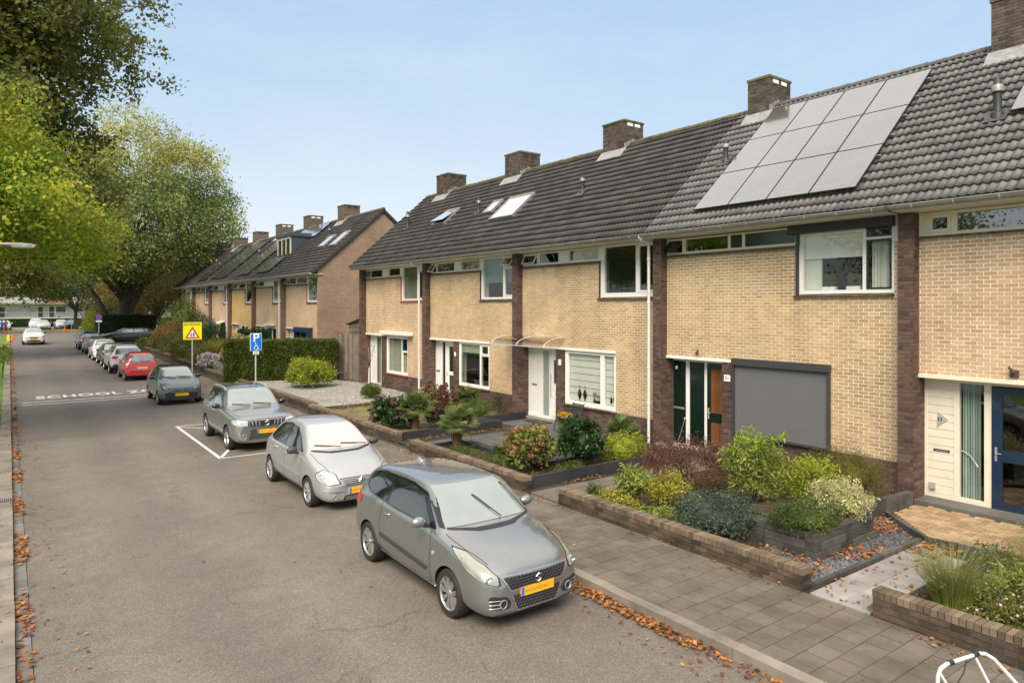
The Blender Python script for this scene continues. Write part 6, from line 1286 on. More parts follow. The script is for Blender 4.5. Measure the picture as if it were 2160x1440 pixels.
c = car('moving_car', 'white crossover driving towards the camera in the middle of the road', 'car', suv('paint_white', L=4.3, wb=2.6, decals=[('lower_grille', [(-.6, .46), (.6, .46), (.5, .3), (-.5, .3)], 'F', 'black_plastic', .006, .05), ('grille', [(-.4, .74), (.4, .74), (.25, .62), (-.25, .62)], 'F', 'black_plastic', .006, .02), ('roof_panel', [(-1.4, -.6), (.1, -.6), (.1, .6), (-1.4, .6)], 'T', 'roof_black', .004, .08)]), (1.95, 83.5, gz(83)), FACE_CAM, None)
for sg in (1, -1):
    P, v_ = corner(c, [(.05, .45, .70), (.2, .8, .72), (.42, .9, .84), (.1, .6, .86)], math.radians(38), sg); decal(c, P, v_, 'headlight', 'lamp_lens', off=.008)
badge(c, [[(0, 1), (.55, 0), (0, -1), (-.55, 0), (0, 1)]], 0, .70, .09, w=.012); plate(c, .54)
# --- the row of small cars parked beyond the junction
for (x, y, pm, kind, lb) in ((-.6, 127.2, 'paint_white', 0, 'pale silver car at the left of the far parking row'), (3.35, 129.5, 'paint_white', 1, 'white van-like car standing behind the white saloon in the far row'), (4.2, 126.5, 'paint_white', 0, 'white saloon right of the lone silver car in the far row'), (6.6, 128.5, 'paint_white', 0, 'white car partly hidden behind the black and white one'), (7.75, 126.0, 'paint_black', 0, 'black car with pale windscreen left of the small tree in the far row'), (10.4, 128.6, 'paint_silver', 1, 'silver car with red lamps behind the small tree'), (12.2, 127.0, 'paint_blue', 0, 'light blue car right of the small tree in the far row')):
    sp = (suv if kind else sedan)(pm); sp['sub'] = 1; sp['decals'] = [('lower_grille', [(-.55, .4), (.55, .4), (.5, .26), (-.5, .26)], 'F', 'black_plastic', .01, .03)]; sp['seams'] = []
    if pm == 'paint_black': sp['wglass'] = 'rear_glass'
    car('parked_car', lb, 'car', sp, (x, y, gz(130)), FACE_CAM+random.uniform(-.05, .05), 'cars of the far parking row')
# ================================================================= garden walls and beds
CB = {}
def garden_wall(label, x0, x1, ya, yb, zt=.43, ind=False, name='garden_wall', z0=.06):
    g = thing(name, label, 'garden wall', ((x0+x1)/2, (ya+yb)/2, gz(ya)+.1)); dz = gz((ya+yb)/2)
    mb = MB(); mb.box(x0+.012, x1-.012, ya+.012, yb-.012, z0+dz, zt-.085+dz); c = mb.build('wall_core', 'mortar_dark', g)
    lay_bricks(c, [(a, b, p+dz, q+dz) for a, b, p, q in brick_cells(ya, yb, z0, zt-.09, zorg=zt-.09-PH*10)], x0+.012, 'wall_brick', .012, n_ind=110 if ind else 0)
    lay_bricks(c, [(a, b, p+dz, q+dz) for a, b, p, q in brick_cells(x0, x1, z0, zt-.09, zorg=zt-.09-PH*10)], ya+.012, 'wall_brick', .012, axis='y', stuff='end_brick_courses')
    n = int((yb-ya)/.0745); s = (yb-ya)/n; far = MB(); top = sorted(range(n), key=lambda k: abs(ya+k*s-2.2))
    for r, k in enumerate(top):
        if ind and r < 110:
            if 'c' not in CB: q = MB(); q.box(0, .22, 0, .066, -.088, 0, 'b'); o = q.build('coping_brick', 'coping_brick', g, local=True); CB['c'] = o.data
            else: o = mesh_obj('coping_brick', CB['c'], None, g)
            L = wloc(g); o.location = (x0-L.x+random.uniform(-.004, .004), ya+k*s-L.y, zt-L.z+dz+random.uniform(-.004, .004)); o.rotation_euler = (random.uniform(-.02, .02), 0, 0)
        else: z = zt+random.uniform(-.004, .004)+dz; xx = x0+random.uniform(-.004, .004); far.box(xx, xx+.22, ya+k*s, ya+k*s+.066, z-.088, z, 'b')
    if far.v: far.build('coping_brick_row', 'coping_brick', g, 'stuff')
    return g
garden_wall('low brown brick garden wall nearest the camera, with feathery grasses behind it', 8.73, 8.95, -2.5, 4.27, .46, True)
garden_wall('low brown brick garden wall in front of the green shrubs of house 51', 8.71, 8.93, 5.18, 10.33, .43, True)
garden_wall('low brick garden wall in front of the peach hydrangea and palm', 8.68, 8.90, 11.42, 16.52, .43)
garden_wall('low mossy brick garden wall beside the burgundy hydrangeas', 8.86, 9.08, 17.68, 24.75, .43)
garden_wall('low mossy brick wall along the grey gravel garden', 9.10, 9.32, 25.0, 35.2, .43)
garden_wall('low brick wall in front of the grey lavender', 9.05, 9.27, 37.6, 42.4, .45)
garden_wall('low brick wall below the pale pink aster mound and shrubs', 9.2, 9.42, 43.0, 52, .45)
garden_wall('farthest low brick wall before the second row', 9.3, 9.52, 52.5, 66, .45)
def border(label, pts, z1=.40, th=.06, seg=1.0, mat='black_border', name='garden_edging', z0=.08, h=None):
    g = thing(name, label, 'garden edging', (*pts[0], .1))
    for a, b in zip(pts, pts[1:]):
        a, b = Vector(a), Vector(b); L = (b-a).length; n = max(1, round(L/seg)); d = (b-a)/L; s = Vector((-d.y, d.x))*th/2
        for k in range(n):
            p, q = a+d*(k*L/n+.002), a+d*((k+1)*L/n-.002); zz = z1+random.uniform(-.003, .003)
            e = [p-s, q-s, q+s, p+s]; mb = MB(); mb.hexa([(v.x, v.y, z0) for v in e]+[(v.x, v.y, zz) for v in e]); mb.build('edging_board', mat, g)
    return g
border('tall black edging boards between the palm garden and the path of house 51', [(8.95, 11.52), (13.1, 11.5)], .40)
border('black edging boards below the burgundy hydrangea bed', [(9.10, 17.78), (12.6, 17.74), (12.35, 18.74), (14.35, 18.76)], .40)
border('thin black edging around the dark slab terrace', [(8.95, 16.5), (10.32, 16.47), (10.30, 12.95), (14.5, 12.9)], .24)
border('dark kerb edging between slate chips and pale path', [(8.95, 5.16), (12.08, 5.13)], .20, .07, .6, 'stack_stone')
border('dark curved edging of the yellow brick terrace', [(13.25, 6.3), (12.5, 5.45), (12.15, 5.02), (12.3, 4.2), (12.55, 3.0)], .22, .07, .5, 'stack_stone')
border('timber edging beside the gravel garden', [(9.4, 25.15), (12.2, 25.0)], .22, .06, 1.0, 'stack_stone')
border('grey block edging at the olive juniper bed', [(12.25, 6.3), (14.1, 6.17)], .42, .14, .5, 'stack_stone')
# raised planter of split stone: three courses
pl = thing('raised_planter', 'square raised planter of dark split stone blocks holding green and cream shrubs', 'planter', (10.85, 6.4, .12))
px0, px1, py0, py1 = 9.93, 11.75, 5.68, 7.3
for c_ in range(3):
    z0, z1 = .11+c_*.135, .11+(c_+1)*.135-.006; o = c_*.012
    for k in range(5):
        s = (px1-px0)/5; x = px0+k*s-(.18 if c_ % 2 else 0); a, b = max(px0, x), (px1 if k == 4 else min(px1, x+s-.006))
        if b-a > .03: q = MB(); q.box(a+random.uniform(0, .004), b, py0+o+random.uniform(-.008, .008), py0+.2, z0, z1); q.build('stone', 'stack_stone', pl, bevel=.008)
    for k in range(4):
        s = (py1-py0-.2)/4; y = py0+.205+k*s
        for xx in (px0+o, px1-.2-o): q = MB(); q.box(xx+random.uniform(-.006, .006), xx+.2, y, y+s-.006, z0, z1); q.build('stone', 'stack_stone', pl, bevel=.008)
q = MB(); q.box(px0+.15, px1-.15, py0+.15, py1, .1, .48); q.build('soil_fill', 'soil', pl)
def tiles(parent_name, label, poly, z, tw, tl, mat, jt='joint_soil', stag=.5, gap=.006, cat=None, th=.03):
    base = patch(parent_name, poly, z-.012, jt); xs = [p[0] for p in poly]; ys = [p[1] for p in poly]; r = 0; y = min(ys); me = {}; n = 0; far = MB()
    while y < max(ys)-.05:
        x = min(xs)-(tw*stag if r % 2 else 0)
        while x < max(xs):
            a, b, c, d = max(x, min(xs)), min(x+tw, max(xs)), y, min(y+tl, max(ys))
            if b-a > .05 and inpoly(np.array([[(a+b)/2, (c+d)/2]]), poly)[0] and all(inpoly(np.array([[a+(b-a)*u, c+(d-c)*v]]), poly)[0] for u in (.1, .9) for v in (.1, .9)):
                zz = z+random.uniform(-.002, .002)
                if n < 300:
                    key = (round(b-a, 3), round(d-c, 3))
                    if key not in me: q = MB(); q.box(0, b-a-gap, 0, d-c-gap, -th, 0, 'b'); o = q.build('paving_slab', mat, base, local=True); me[key] = o.data
                    else: o = mesh_obj('paving_slab', me[key], None, base)
                    o.location = (a, c, zz); n += 1
                else: far.box(a, b-gap, c, d-gap, zz-th, zz, 'b')
            x += tw
        y += tl; r += 1
    if far.v: far.build('paving_slab_field', mat, base, 'stuff')
    return base
tiles('path', '', [(8.74, 4.3), (8.74, 5.1), (12.1, 5.1), (12.25, 4.3)], .135, .60, .40, 'path_stone')
tiles('garden_path', '', [(8.74, 10.36), (8.74, 11.46), (13.15, 11.46), (13.15, 12.85), (14.55, 12.85), (14.55, 10.36)], .150, .30, .30, 'paving')
tiles('terrace', '', [(8.92, 16.56), (8.92, 17.70), (12.68, 17.70), (12.45, 18.68), (14.5, 18.68), (14.5, 12.96), (10.36, 12.96), (10.36, 16.56)], .165, .60, .60, 'grey_slab', stag=0)
# herringbone brick terrace
tp = [(13.22, 6.18), (12.55, 5.42), (12.22, 5.0), (12.37, 4.2), (12.6, 2.6), (14.33, 2.6), (14.33, 6.18)]; tb = patch('brick_terrace', tp, .148, 'joint_soil'); n = 0; mes = {}; w = .1; far = MB()
for t in range(-10, 70):
    for j in range(-30, 20):
        for kind in (0, 1):
            x0, y0 = (t+4*j, t) if kind == 0 else (t-1+4*j, t); x, y = 12+x0*w, 2.5+y0*w; lx, ly = (2*w, w) if kind == 0 else (w, 2*w)
            if not (12 < x < 14.4 and 2.4 < y < 6.3) or not all(inpoly(np.array([[x+lx*u, y+ly*v]]), tp)[0] for u in (.1, .9) for v in (.1, .9)): continue
            z = .166+random.uniform(-.003, .003)
            if n < 300 and y > 3.6:
                if kind not in mes: q = MB(); q.box(0, lx-.006, 0, ly-.006, -.03, 0, 'b'); o = q.build('brick', 'terrace_brick', tb, local=True); mes[kind] = o.data
                else: o = mesh_obj('brick', mes[kind], None, tb)
                o.location = (x, y, z); o.rotation_euler = (random.uniform(-.02, .02), random.uniform(-.02, .02), 0); n += 1
            else: far.box(x, x+lx-.006, y, y+ly-.006, z-.03, z, 'b')
far.build('brick_field', 'terrace_brick', tb, 'stuff')
slp = [(8.97, 5.22), (12.05, 5.19), (12.45, 5.5), (13.2, 6.3), (12.3, 6.75), (11.8, 6.6), (11.77, 5.64), (9.9, 5.64), (9.9, 6.5), (8.97, 6.5)]
patch('slate_bed', slp, .128, 'soil'); stones('slate_chips', 'dark slate chips in the wedge beside the pale path', slp, .13, 9000, .024, 'slate_chip', 'slate chips')
gvp = [(9.34, 25.2), (12.3, 25.05), (14.4, 26.2), (14.4, 33.2), (13.9, 34.7), (9.34, 36.9)]
patch('gravel_bed', gvp, .150, 'gravel_grey'); stones('gravel', 'pale grey gravel in front of the far end house', gvp, .152, 9000, .035, 'gravel_grey', 'gravel')
patch('mossy_yard', [(9.1, 17.85), (9.1, 24.9), (12.2, 24.9), (14.4, 26.1), (14.4, 18.8), (12.4, 18.8), (12.5, 17.85)], .140, 'mossy_ground')
patch('driveway', [(8.7, 74), (8.7, 79), (14.4, 79), (14.4, 74)], .16, 'paving_far')
mt = thing('door_mat', 'dark doormat on the slab terrace before the white door', 'doormat', (14.3, 17.9, .17)); q = MB(); q.box(13.95, 14.5, 17.5, 18.4, .168, .182); q.build('rubber_mat', 'black_plastic', mt)
for k in range(9): q = MB(); q.box(13.98, 14.47, 17.54+k*.095, 17.585+k*.095, .182, .187); q.build('rib', 'dark_plastic', mt)

# ================================================================= plants
def stems(parent, x, y, z, tips, r=.015, mat='bark', name='stem', bend=.1):
    mb = MB()
    for t in tips:
        m1 = Vector((x+(t[0]-x)*.35+random.uniform(-bend, bend), y+(t[1]-y)*.35+random.uniform(-bend, bend), z+(t[2]-z)*.55)); mb.tube([(x, y, z), m1, t], [r, r*.7, r*.3], 5, caps=False)
    mb.build(name, mat, parent)
def shrub(name, label, x, y, z, rx, ry, rz, n, size, mat, cat='shrub', k=10, spread=.05, inner=.6, asp=.5, flat=-.5, stem=True, group=None, jitter=.16, up=.4, fl=None, zc=None, core=None):
    s = thing(name, label, cat, (x, y, z), group=group); c = (x, y, z+(rz*.55 if zc is None else zc))
    C = clump(shell_pts(c, (rx, ry, rz), n//k, inner, flat, jitter), k, spread); C = C[C[:, 2] > z+.01]
    leaves('foliage', C, size, mat, s, asp=asp, up=up)
    if core:
        bmq = bmesh.new(); bmesh.ops.create_icosphere(bmq, subdivisions=2, radius=1)
        for v in bmq.verts: v.co = (v.co.x*rx*.62, v.co.y*ry*.62, max(-rz*.5, v.co.z*rz*.6)+c[2]-z)
        mm = bpy.data.meshes.new('inner_foliage'); bmq.to_mesh(mm); bmq.free(); mesh_obj('inner_foliage', mm, core, s)
    if stem: P = shell_pts(c, (rx*.7, ry*.7, rz*.7), 14, .6, 0); stems(s, x, y, z-.02, [tuple(p) for p in P], .012+.01*rx)
    if fl:
        fm, nf, fs, seg = fl; P = shell_pts(c, (rx*1.02, ry*1.02, rz*1.04), nf*3, .93, -.1, jitter); P = P[P[:, 2] > z+.12][:nf]
        if seg == 'head':
            hc = shell_pts((0, 0, 0), (fs, fs, fs*.75), 90, .8, -.4, 0); V, F = leaf_arrays(hc, fs*.5, asp=.9); me = None
            for p in P:
                if me is None: o = np_mesh('flower_head', V, F, fm, None); o.parent = s; me = o.data
                else: o = mesh_obj('flower_head', me, None, s)
                sc_ = random.uniform(.7, 1.2); o.scale = (sc_,)*3; o.location = (p[0]-x, p[1]-y, p[2]-z); o.rotation_euler = (0, 0, random.uniform(0, 6))
        else: leaves('flowers', P, fs, fm, s, 'stuff', asp=.9)
    return s
G51 = 'shrubs in the garden of house 51'
s = shrub('japanese_maple', 'reddish brown Japanese maple with feathery leaves before the dark green door', 11.35, 9.35, .15, 1.05, 1.0, .52, 15000, .06, 'leaf_maple', k=16, spread=.08, inner=.35, flat=-.3, asp=.26, zc=.56, jitter=.2)
shrub('pieris_shrub', 'tall yellow-green shrub with bright upright new shoots, tallest in its bed', 11.2, 7.6, .15, .56, .56, .62, 5200, .085, 'leaf_variegated', k=12, spread=.055, asp=.28, inner=.3, zc=.85, flat=-.8)
P = np.array([(11.2+random.uniform(-.42, .42), 7.6+random.uniform(-.4, .4), 1.22+random.uniform(-.15, .38)) for _ in range(26)]); o = leaves('new_shoots', clump(P, 34, .045), .11, 'leaf_bright', None, 'stuff', asp=.25); o.parent = bpy.data.objects[s.name] if False else None
sp_ = [x for x in bpy.data.objects if x.name.startswith('pieris_shrub')][0]; o.parent = sp_; o.location = -sp_.location
shrub('leafy_shrub', 'yellow-green feathery shrub left of the olive juniper', 11.95, 7.0, .15, .55, .5, .54, 4200, .085, 'leaf_yellowgreen', k=12, spread=.06, asp=.25, zc=.55, inner=.4)
shrub('juniper', 'wide olive brown spreading juniper under the brick wall', 13.2, 7.0, .15, 1.0, .72, .52, 12000, .055, 'leaf_juniper', k=16, spread=.06, asp=.18, zc=.50, inner=.5, core='leaf_juniper')
shrub('abelia_shrub', 'dense blue-green small leaved shrub spilling over the garden wall', 9.55, 7.25, .15, .66, .66, .40, 8500, .042, 'leaf_bluegreen', k=12, spread=.045, zc=.36, core='leaf_bluegreen')
shrub('golden_shrub', 'small golden yellow shrub behind the brick wall', 9.95, 8.6, .15, .36, .36, .34, 2600, .055, 'leaf_gold', k=10, zc=.42, inner=.4)
shrub('rhododendron', 'upright light green shrub with long whorled leaves at the path corner', 9.6, 9.2, .15, .30, .30, .38, 1100, .13, 'leaf_variegated', k=10, spread=.05, asp=.28, zc=.45, inner=.3)
shrub('leafy_plant', 'dark green tuft at the far end of the bed', 9.35, 9.95, .15, .17, .17, .20, 260, .14, 'leaf_conifer', k=8, asp=.2, zc=.18)
shrub('low_shrub', 'low yellowish speckled shrub along the wall beside the light green one', 9.25, 9.25, .15, .34, .5, .20, 2600, .045, 'leaf_gold', k=10, zc=.14)
shrub('low_shrub', 'low greenish ground shrub between the golden and blue-green shrubs', 9.3, 8.2, .15, .3, .45, .18, 1800, .05, 'leaf_variegated', k=10, zc=.12)
shrub('boxleaf_shrub', 'fresh green small leaved shrub on the left of the stone planter', 10.25, 6.05, .48, .52, .50, .30, 6000, .04, 'leaf_mid', k=12, spread=.045, zc=.14, core='leaf_mid')
s = shrub('euonymus', 'cream and green variegated shrub with stiff sprigs on the right of the planter', 11.42, 6.12, .48, .54, .52, .34, 5200, .045, 'leaf_cream', k=11, spread=.05, zc=.18, core='leaf_variegated')
P = []
for a in range(26):
    b = Vector((11.42+random.uniform(-.35, .35), 6.12+random.uniform(-.3, .3), .8)); d = Vector((random.uniform(-.5, .5), random.uniform(-.4, .4), 1)).normalized()
    for t in range(20): P.append(tuple(b+d*(t*.015)+Vector((random.uniform(-.02, .02), random.uniform(-.02, .02), 0))))
o = leaves('sprigs', np.array(P), .045, 'leaf_cream', None, 'stuff'); o.parent = s; o.location = -s.location
# palms
def palm(label, x, y, z, th, R, nf=24, seed=1):
    p = thing('fan_palm', label, 'palm', (x, y, z), group='fan palms in the front gardens'); q = MB()
    if th > .05:
        q.tube([(0, 0, -.02), (0, 0, th*.3), (0, 0, th*.8), (0, 0, th)], [.10, .13, .12, .07], 10)
        for k in range(70): a = random.uniform(0, 6.28); zz = random.uniform(.02, th); c, s_ = math.cos(a), math.sin(a); q.quad((c*.11, s_*.11, zz), (c*.12-s_*.03, s_*.12+c*.03, zz), (c*.18-s_*.02, s_*.18+c*.02, zz+.09), (c*.17, s_*.17, zz+.10))
        q.build('trunk', 'palm_trunk', p, local=True)
    key = round(R, 2)
    if ('palm', key) not in CB:
        q = MB(); L = R*.45; q.tube([(0, 0, 0), (L*.5, 0, .02), (L, 0, 0)], [.010, .008, .006], 4, caps=False); nb = 17
        for k in range(nb):
            a = math.radians(-88+176*k/(nb-1)); bl = R*.58*(1-.18*abs(math.sin(a))); ca, sa = math.cos(a), math.sin(a); w = .017
            pts = [(L+ca*bl*t, sa*bl*t, .10*math.sin(t*2.0)*bl-.32*bl*t**3) for t in (0, .45, .8, 1)]; ws = (.004, w, w*.8, .001)
            for (p0, w0), (p1, w1) in zip(list(zip(pts, ws)), list(zip(pts, ws))[1:]):
                q.quad((p0[0]+sa*w0, p0[1]-ca*w0, p0[2]), (p1[0]+sa*w1, p1[1]-ca*w1, p1[2]), (p1[0], p1[1], p1[2]-.008), (p0[0], p0[1], p0[2]-.008)); q.quad((p0[0], p0[1], p0[2]-.008), (p1[0], p1[1], p1[2]-.008), (p1[0]-sa*w1, p1[1]+ca*w1, p1[2]), (p0[0]-sa*w0, p0[1]+ca*w0, p0[2]))
        o = q.build('frond', 'palm_leaf', p, local=True); CB[('palm', key)] = o.data; first = o
    else: first = None
    for k in range(nf):
        o = first if (k == 0 and first) else mesh_obj('frond', CB[('palm', key)], None, p)
        t = (k+.5)/nf; o.location = (0, 0, th); o.rotation_euler = (random.uniform(-.3, .3), -math.radians(82-100*t+random.uniform(-8, 8)), k*2.399+random.uniform(-.2, .2)); sc_ = random.uniform(.85, 1.1); o.scale = (sc_,)*3
palm('young fan palm with a short shaggy trunk behind the wall of the slab terrace', 9.85, 15.95, .15, .62, .62)
palm('fan palm behind the dark laurel before the big white window', 12.3, 13.9, .15, .22, .68)
palm('fan palm under the window right of the laurel, above the round golden shrub', 13.65, 13.5, .15, .25, .66)
palm('fan palm with thick shaggy trunk among the burgundy hydrangeas', 10.35, 19.3, .15, .58, .72, 28)
palm('fan palm beside the wall of the house with the teal blind', 13.3, 20.9, .15, .45, .62)
palm('small fan palm tuft left of the peach hydrangea', 10.1, 14.2, .15, .05, .42, 14)
shrub('hydrangea', 'peach and pink flowered hydrangea behind the wall', 9.95, 12.85, .12, .54, .5, .52, 1700, .13, 'leaf_hydrangea', k=7, spread=.07, asp=.65, zc=.50, fl=('petal_peach', 46, .085, 'head'))
shrub('laurel', 'glossy dark green laurel bush', 11.25, 12.5, .12, .58, .58, .58, 2900, .115, 'leaf_laurel', k=8, spread=.06, asp=.42, zc=.56, core='leaf_laurel')
shrub('round_shrub', 'rounded golden green shrub above the black edging', 12.6, 12.3, .12, .62, .55, .42, 5200, .05, 'leaf_yellowgreen', k=12, zc=.28, core='leaf_yellowgreen')
for i, (x, y, r, lb) in enumerate(((9.5, 15.2, .42, 'flat green conifer at the foot of the short palm'), (9.5, 13.9, .55, 'flat green conifer mat left of the peach hydrangea'), (10.6, 12.1, .4, 'flat conifer mat between hydrangea and laurel'))):
    shrub('creeping_conifer', lb, x, y, .12, r, r*.9, .16, 2600, .05, 'leaf_conifer', k=10, zc=.06, asp=.25, stem=False)
shrub('hydrangea', 'dark leaved hydrangea with mauve heads at the wall corner', 9.85, 19.9, .14, .62, .75, .55, 2100, .12, 'leaf_laurel', k=7, spread=.07, asp=.6, zc=.42, fl=('petal_mauve', 34, .08, 'head'), core='leaf_laurel')
shrub('hydrangea', 'burgundy flowered hydrangea in front of the zinc bucket house', 11.75, 20.3, .14, .55, .6, .66, 1500, .12, 'leaf_hydrangea', k=7, spread=.07, asp=.6, zc=.52, fl=('petal_burgundy', 60, .09, 'head'))
shrub('hydrangea', 'small brown-red hydrangea left of the potted palm bed', 11.1, 19.0, .14, .42, .4, .42, 900, .1, 'leaf_laurel', k=7, spread=.06, asp=.6, zc=.34, fl=('petal_burgundy', 34, .075, 'head'))
shrub('flower', 'single violet flower head beside the shaggy palm trunk', 10.9, 18.9, .6, .06, .06, .05, 60, .05, 'petal_violet', cat='flower', k=6, spread=.02, stem=False)
shrub('conifer_shrub', 'soft round green conifer at the end of the black edging', 13.15, 19.9, .14, .52, .5, .38, 4200, .055, 'leaf_conifer', k=12, zc=.28, asp=.22, core='leaf_conifer')
shrub('conifer_shrub', 'narrow little conifer against the brown brick', 14.05, 20.0, .14, .16, .16, .36, 900, .06, 'leaf_laurel', k=9, zc=.38, asp=.3)
shrub('low_shrub', 'bright green low plant behind the mauve hydrangea', 11.3, 22.6, .14, .4, .35, .22, 900, .07, 'leaf_bright', k=9, zc=.16)
shrub('box_ball', 'clipped round box ball on the gravel edge', 12.35, 26.9, .15, .44, .44, .36, 5200, .045, 'leaf_hedge', k=12, spread=.03, zc=.26, jitter=.02, core='leaf_hedge')
shrub('yellow_bush', 'large round yellow-green bush on the gravel', 11.6, 32.3, .15, 1.06, 1.0, .78, 9000, .095, 'leaf_yellowgreen', k=14, spread=.08, zc=.60, jitter=.12, core='leaf_mid')
s = thing('young_tree', 'thin almost bare young tree beside the blue edged front door', 'tree', (14.2, 31.2, .15)); q = MB(); q.tube([(14.2, 31.2, .1), (14.22, 31.2, 1.0), (14.2, 31.25, 2.0)], [.04, .03, .012], 6); q.build('trunk', 'curtain_white', s)
stems(s, 14.2, 31.2, 1.0, [(14.2+random.uniform(-.4, .4), 31.2+random.uniform(-.4, .4), random.uniform(1.6, 2.7)) for _ in range(16)], .012, 'twig', 'branch'); o = leaves('foliage', np.column_stack([RNG.normal(14.2, .25, 160), RNG.normal(31.2, .25, 160), RNG.uniform(1.3, 2.7, 160)]), .05, 'leaf_autumn', s)
# hedge
def hedge(label, p0, p1, th, z0, z1, n, size=.05, mat='leaf_hedge', name='clipped_hedge', grp=None):
    a, b = np.array(p0, float), np.array(p1, float); d = (b-a); L = np.linalg.norm(d); d /= L; nrm = np.array((-d[1], d[0])); nrm = nrm if nrm[1] > 0 else -nrm
    s = thing(name, label, 'hedge', (*((a+b)/2), z0), group=grp); A = {'f': L*(z1-z0), 't': L*th, 'e': th*(z1-z0)*2}; tot = sum(A.values()); Cs = []
    for k, ar in A.items():
        m = int(n*ar/tot); u = RNG.uniform(0, L, m); v = RNG.uniform(0, th, m); z = RNG.uniform(z0, z1, m); j = np.abs(RNG.normal(0, .05, m))
        wob = .05*np.sin(u*2.3)+.03*np.sin(z*5+u)+.02*np.sin(u*9)
        if k == 'f': v = -j+.03+wob*.6
        if k == 't': z = z1+j-.03+wob*.5
        if k == 'e': u = np.where(RNG.random(m) < .5, -j+wob, L+j)
        P = a[None]+d[None]*u[:, None]+nrm[None]*v[:, None]; Cs.append(np.column_stack([P, z]))
    C = np.concatenate(Cs); leaves('foliage', C, size, mat, s, asp=.5, up=.2)
    e = [a+d*.07+nrm*.09, b-d*.07+nrm*.09, b-d*.07+nrm*(th-.05), a+d*.07+nrm*(th-.05)]; q = MB(); q.hexa([(p[0], p[1], z0) for p in e]+[(p[0], p[1], z1-.07) for p in e]); q.build('inner_foliage', mat, s)
    return s
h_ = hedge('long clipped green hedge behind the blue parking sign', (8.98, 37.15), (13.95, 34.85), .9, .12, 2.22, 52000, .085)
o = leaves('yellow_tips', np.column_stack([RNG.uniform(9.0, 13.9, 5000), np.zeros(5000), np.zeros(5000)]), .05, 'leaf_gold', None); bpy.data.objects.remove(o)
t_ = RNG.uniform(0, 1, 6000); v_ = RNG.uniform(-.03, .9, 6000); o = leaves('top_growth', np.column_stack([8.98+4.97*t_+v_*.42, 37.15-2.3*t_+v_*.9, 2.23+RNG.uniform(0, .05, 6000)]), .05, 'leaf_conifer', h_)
hedge('dark clipped block hedge behind the long hedge, at the awning house', (11.6, 44.3), (13.4, 44.2), 1.0, .15, 2.5, 6000, .09, 'leaf_laurel')
hedge('low light green clipped hedge in the second row gardens', (11.3, 52), (13.8, 52), .8, .15, 1.5, 4500, .08, 'leaf_conifer')
hedge('tall dark hedge under the plane tree behind the estate car', (7.2, 80.5), (12.4, 80.2), 1.6, .2, 3.1, 22000, .12, 'leaf_laurel')
R2 = 'shrubs in the gardens of the second row'
shrub('aster_mound', 'mound of pale pink and white asters hanging over the wall', 9.75, 42.9, .2, .95, 1.2, .62, 3600, .06, 'leaf_bluegreen', k=10, zc=.45, fl=('petal_white', 1500, .07, 'x'), core='leaf_mid')
for i, (x, y, r, lb) in enumerate(((9.55, 40.6, .42, 'small grey lavender behind the asters'), (9.6, 39.4, .55, 'middle grey lavender mound'), (9.7, 38.3, .62, 'grey lavender mound next to the hedge end'))):
    shrub('lavender', lb, x, y, .15, r, r, .45, 2600, .11, 'lavender_grey', k=8, asp=.12, zc=.22, up=.0, core='lavender_grey')
shrub('dark_shrub', 'dark blue-green shrub between asters and orange hydrangea', 10.6, 41.2, .15, .75, .7, .75, 4200, .08, 'leaf_laurel', zc=.55, core='leaf_laurel')
shrub('hydrangea', 'tall hydrangea with orange and cream flower heads beside the hedge', 11.0, 42.6, .15, .95, .9, .85, 2200, .14, 'leaf_yellowgreen', k=8, asp=.55, zc=.95, fl=('petal_orange', 60, .15, 'head'))
s = shrub('hydrangea', 'cream headed hydrangea just above the hedge corner', 11.6, 44.0, .15, .7, .7, .7, 1400, .14, 'leaf_gold', k=8, asp=.55, zc=1.35, fl=('petal_cream', 40, .16, 'head'))
for (x, y, rx, rz, n, sz, mt_, lb, zc) in (
 (9.9, 46.0, .7, .55, 3500, .09, 'leaf_autumn', 'low olive shrub right above the middle brick wall', .4), (10.3, 48.5, .8, .8, 3500, .12, 'fountain_grass', 'straw coloured ornamental grass in the second row garden', .5), (10.1, 52.0, 1.2, .95, 7000, .09, 'leaf_juniper', 'wide olive green bush above the wall, left of the sign post', .7),
 (11.6, 49.5, .9, .7, 4000, .09, 'leaf_gold', 'yellow shrub behind the sign post', .9), (12.5, 47.5, 1.0, 1.0, 5000, .09, 'leaf_mid', 'green and grey shrub near the striped awning', 1.1), (11.9, 55.5, 1.6, 1.2, 9000, .10, 'leaf_laurel', 'dark bushy shrub under the SCHOOL sign', 1.1),
 (10.4, 57.5, 1.2, 1.0, 6500, .10, 'leaf_mid', 'mid green bush farther along the wall', .8), (10.9, 62.0, 1.6, 1.3, 8500, .12, 'leaf_autumn', 'orange tinged shrub beside the estate car', 1.2), (10.0, 67.5, 1.0, .6, 3500, .12, 'leaf_conifer', 'low green shrubs before the driveway', .4),
 (13.0, 61.0, 1.4, 1.5, 6500, .12, 'leaf_bluegreen', 'tall grey-green shrub by the far houses', 1.4), (12.9, 68.5, 1.7, 2.2, 7500, .14, 'leaf_mid', 'tall light green shrub before the last house', 2.2), (7.3, 85.5, 1.2, 1.6, 5500, .14, 'leaf_yellowgreen', 'yellow-green shrub behind the blue round sign', 1.4), (8.4, 88.5, 1.9, 2.2, 6500, .15, 'leaf_mid', 'large green shrub left of the tall dark hedge', 1.9)):
    shrub('garden_shrub', lb, x, y, .15+gz(y), rx, rx, rz, n, sz, mt_, k=12, spread=sz*1.1, zc=zc, core=mt_, group=R2)
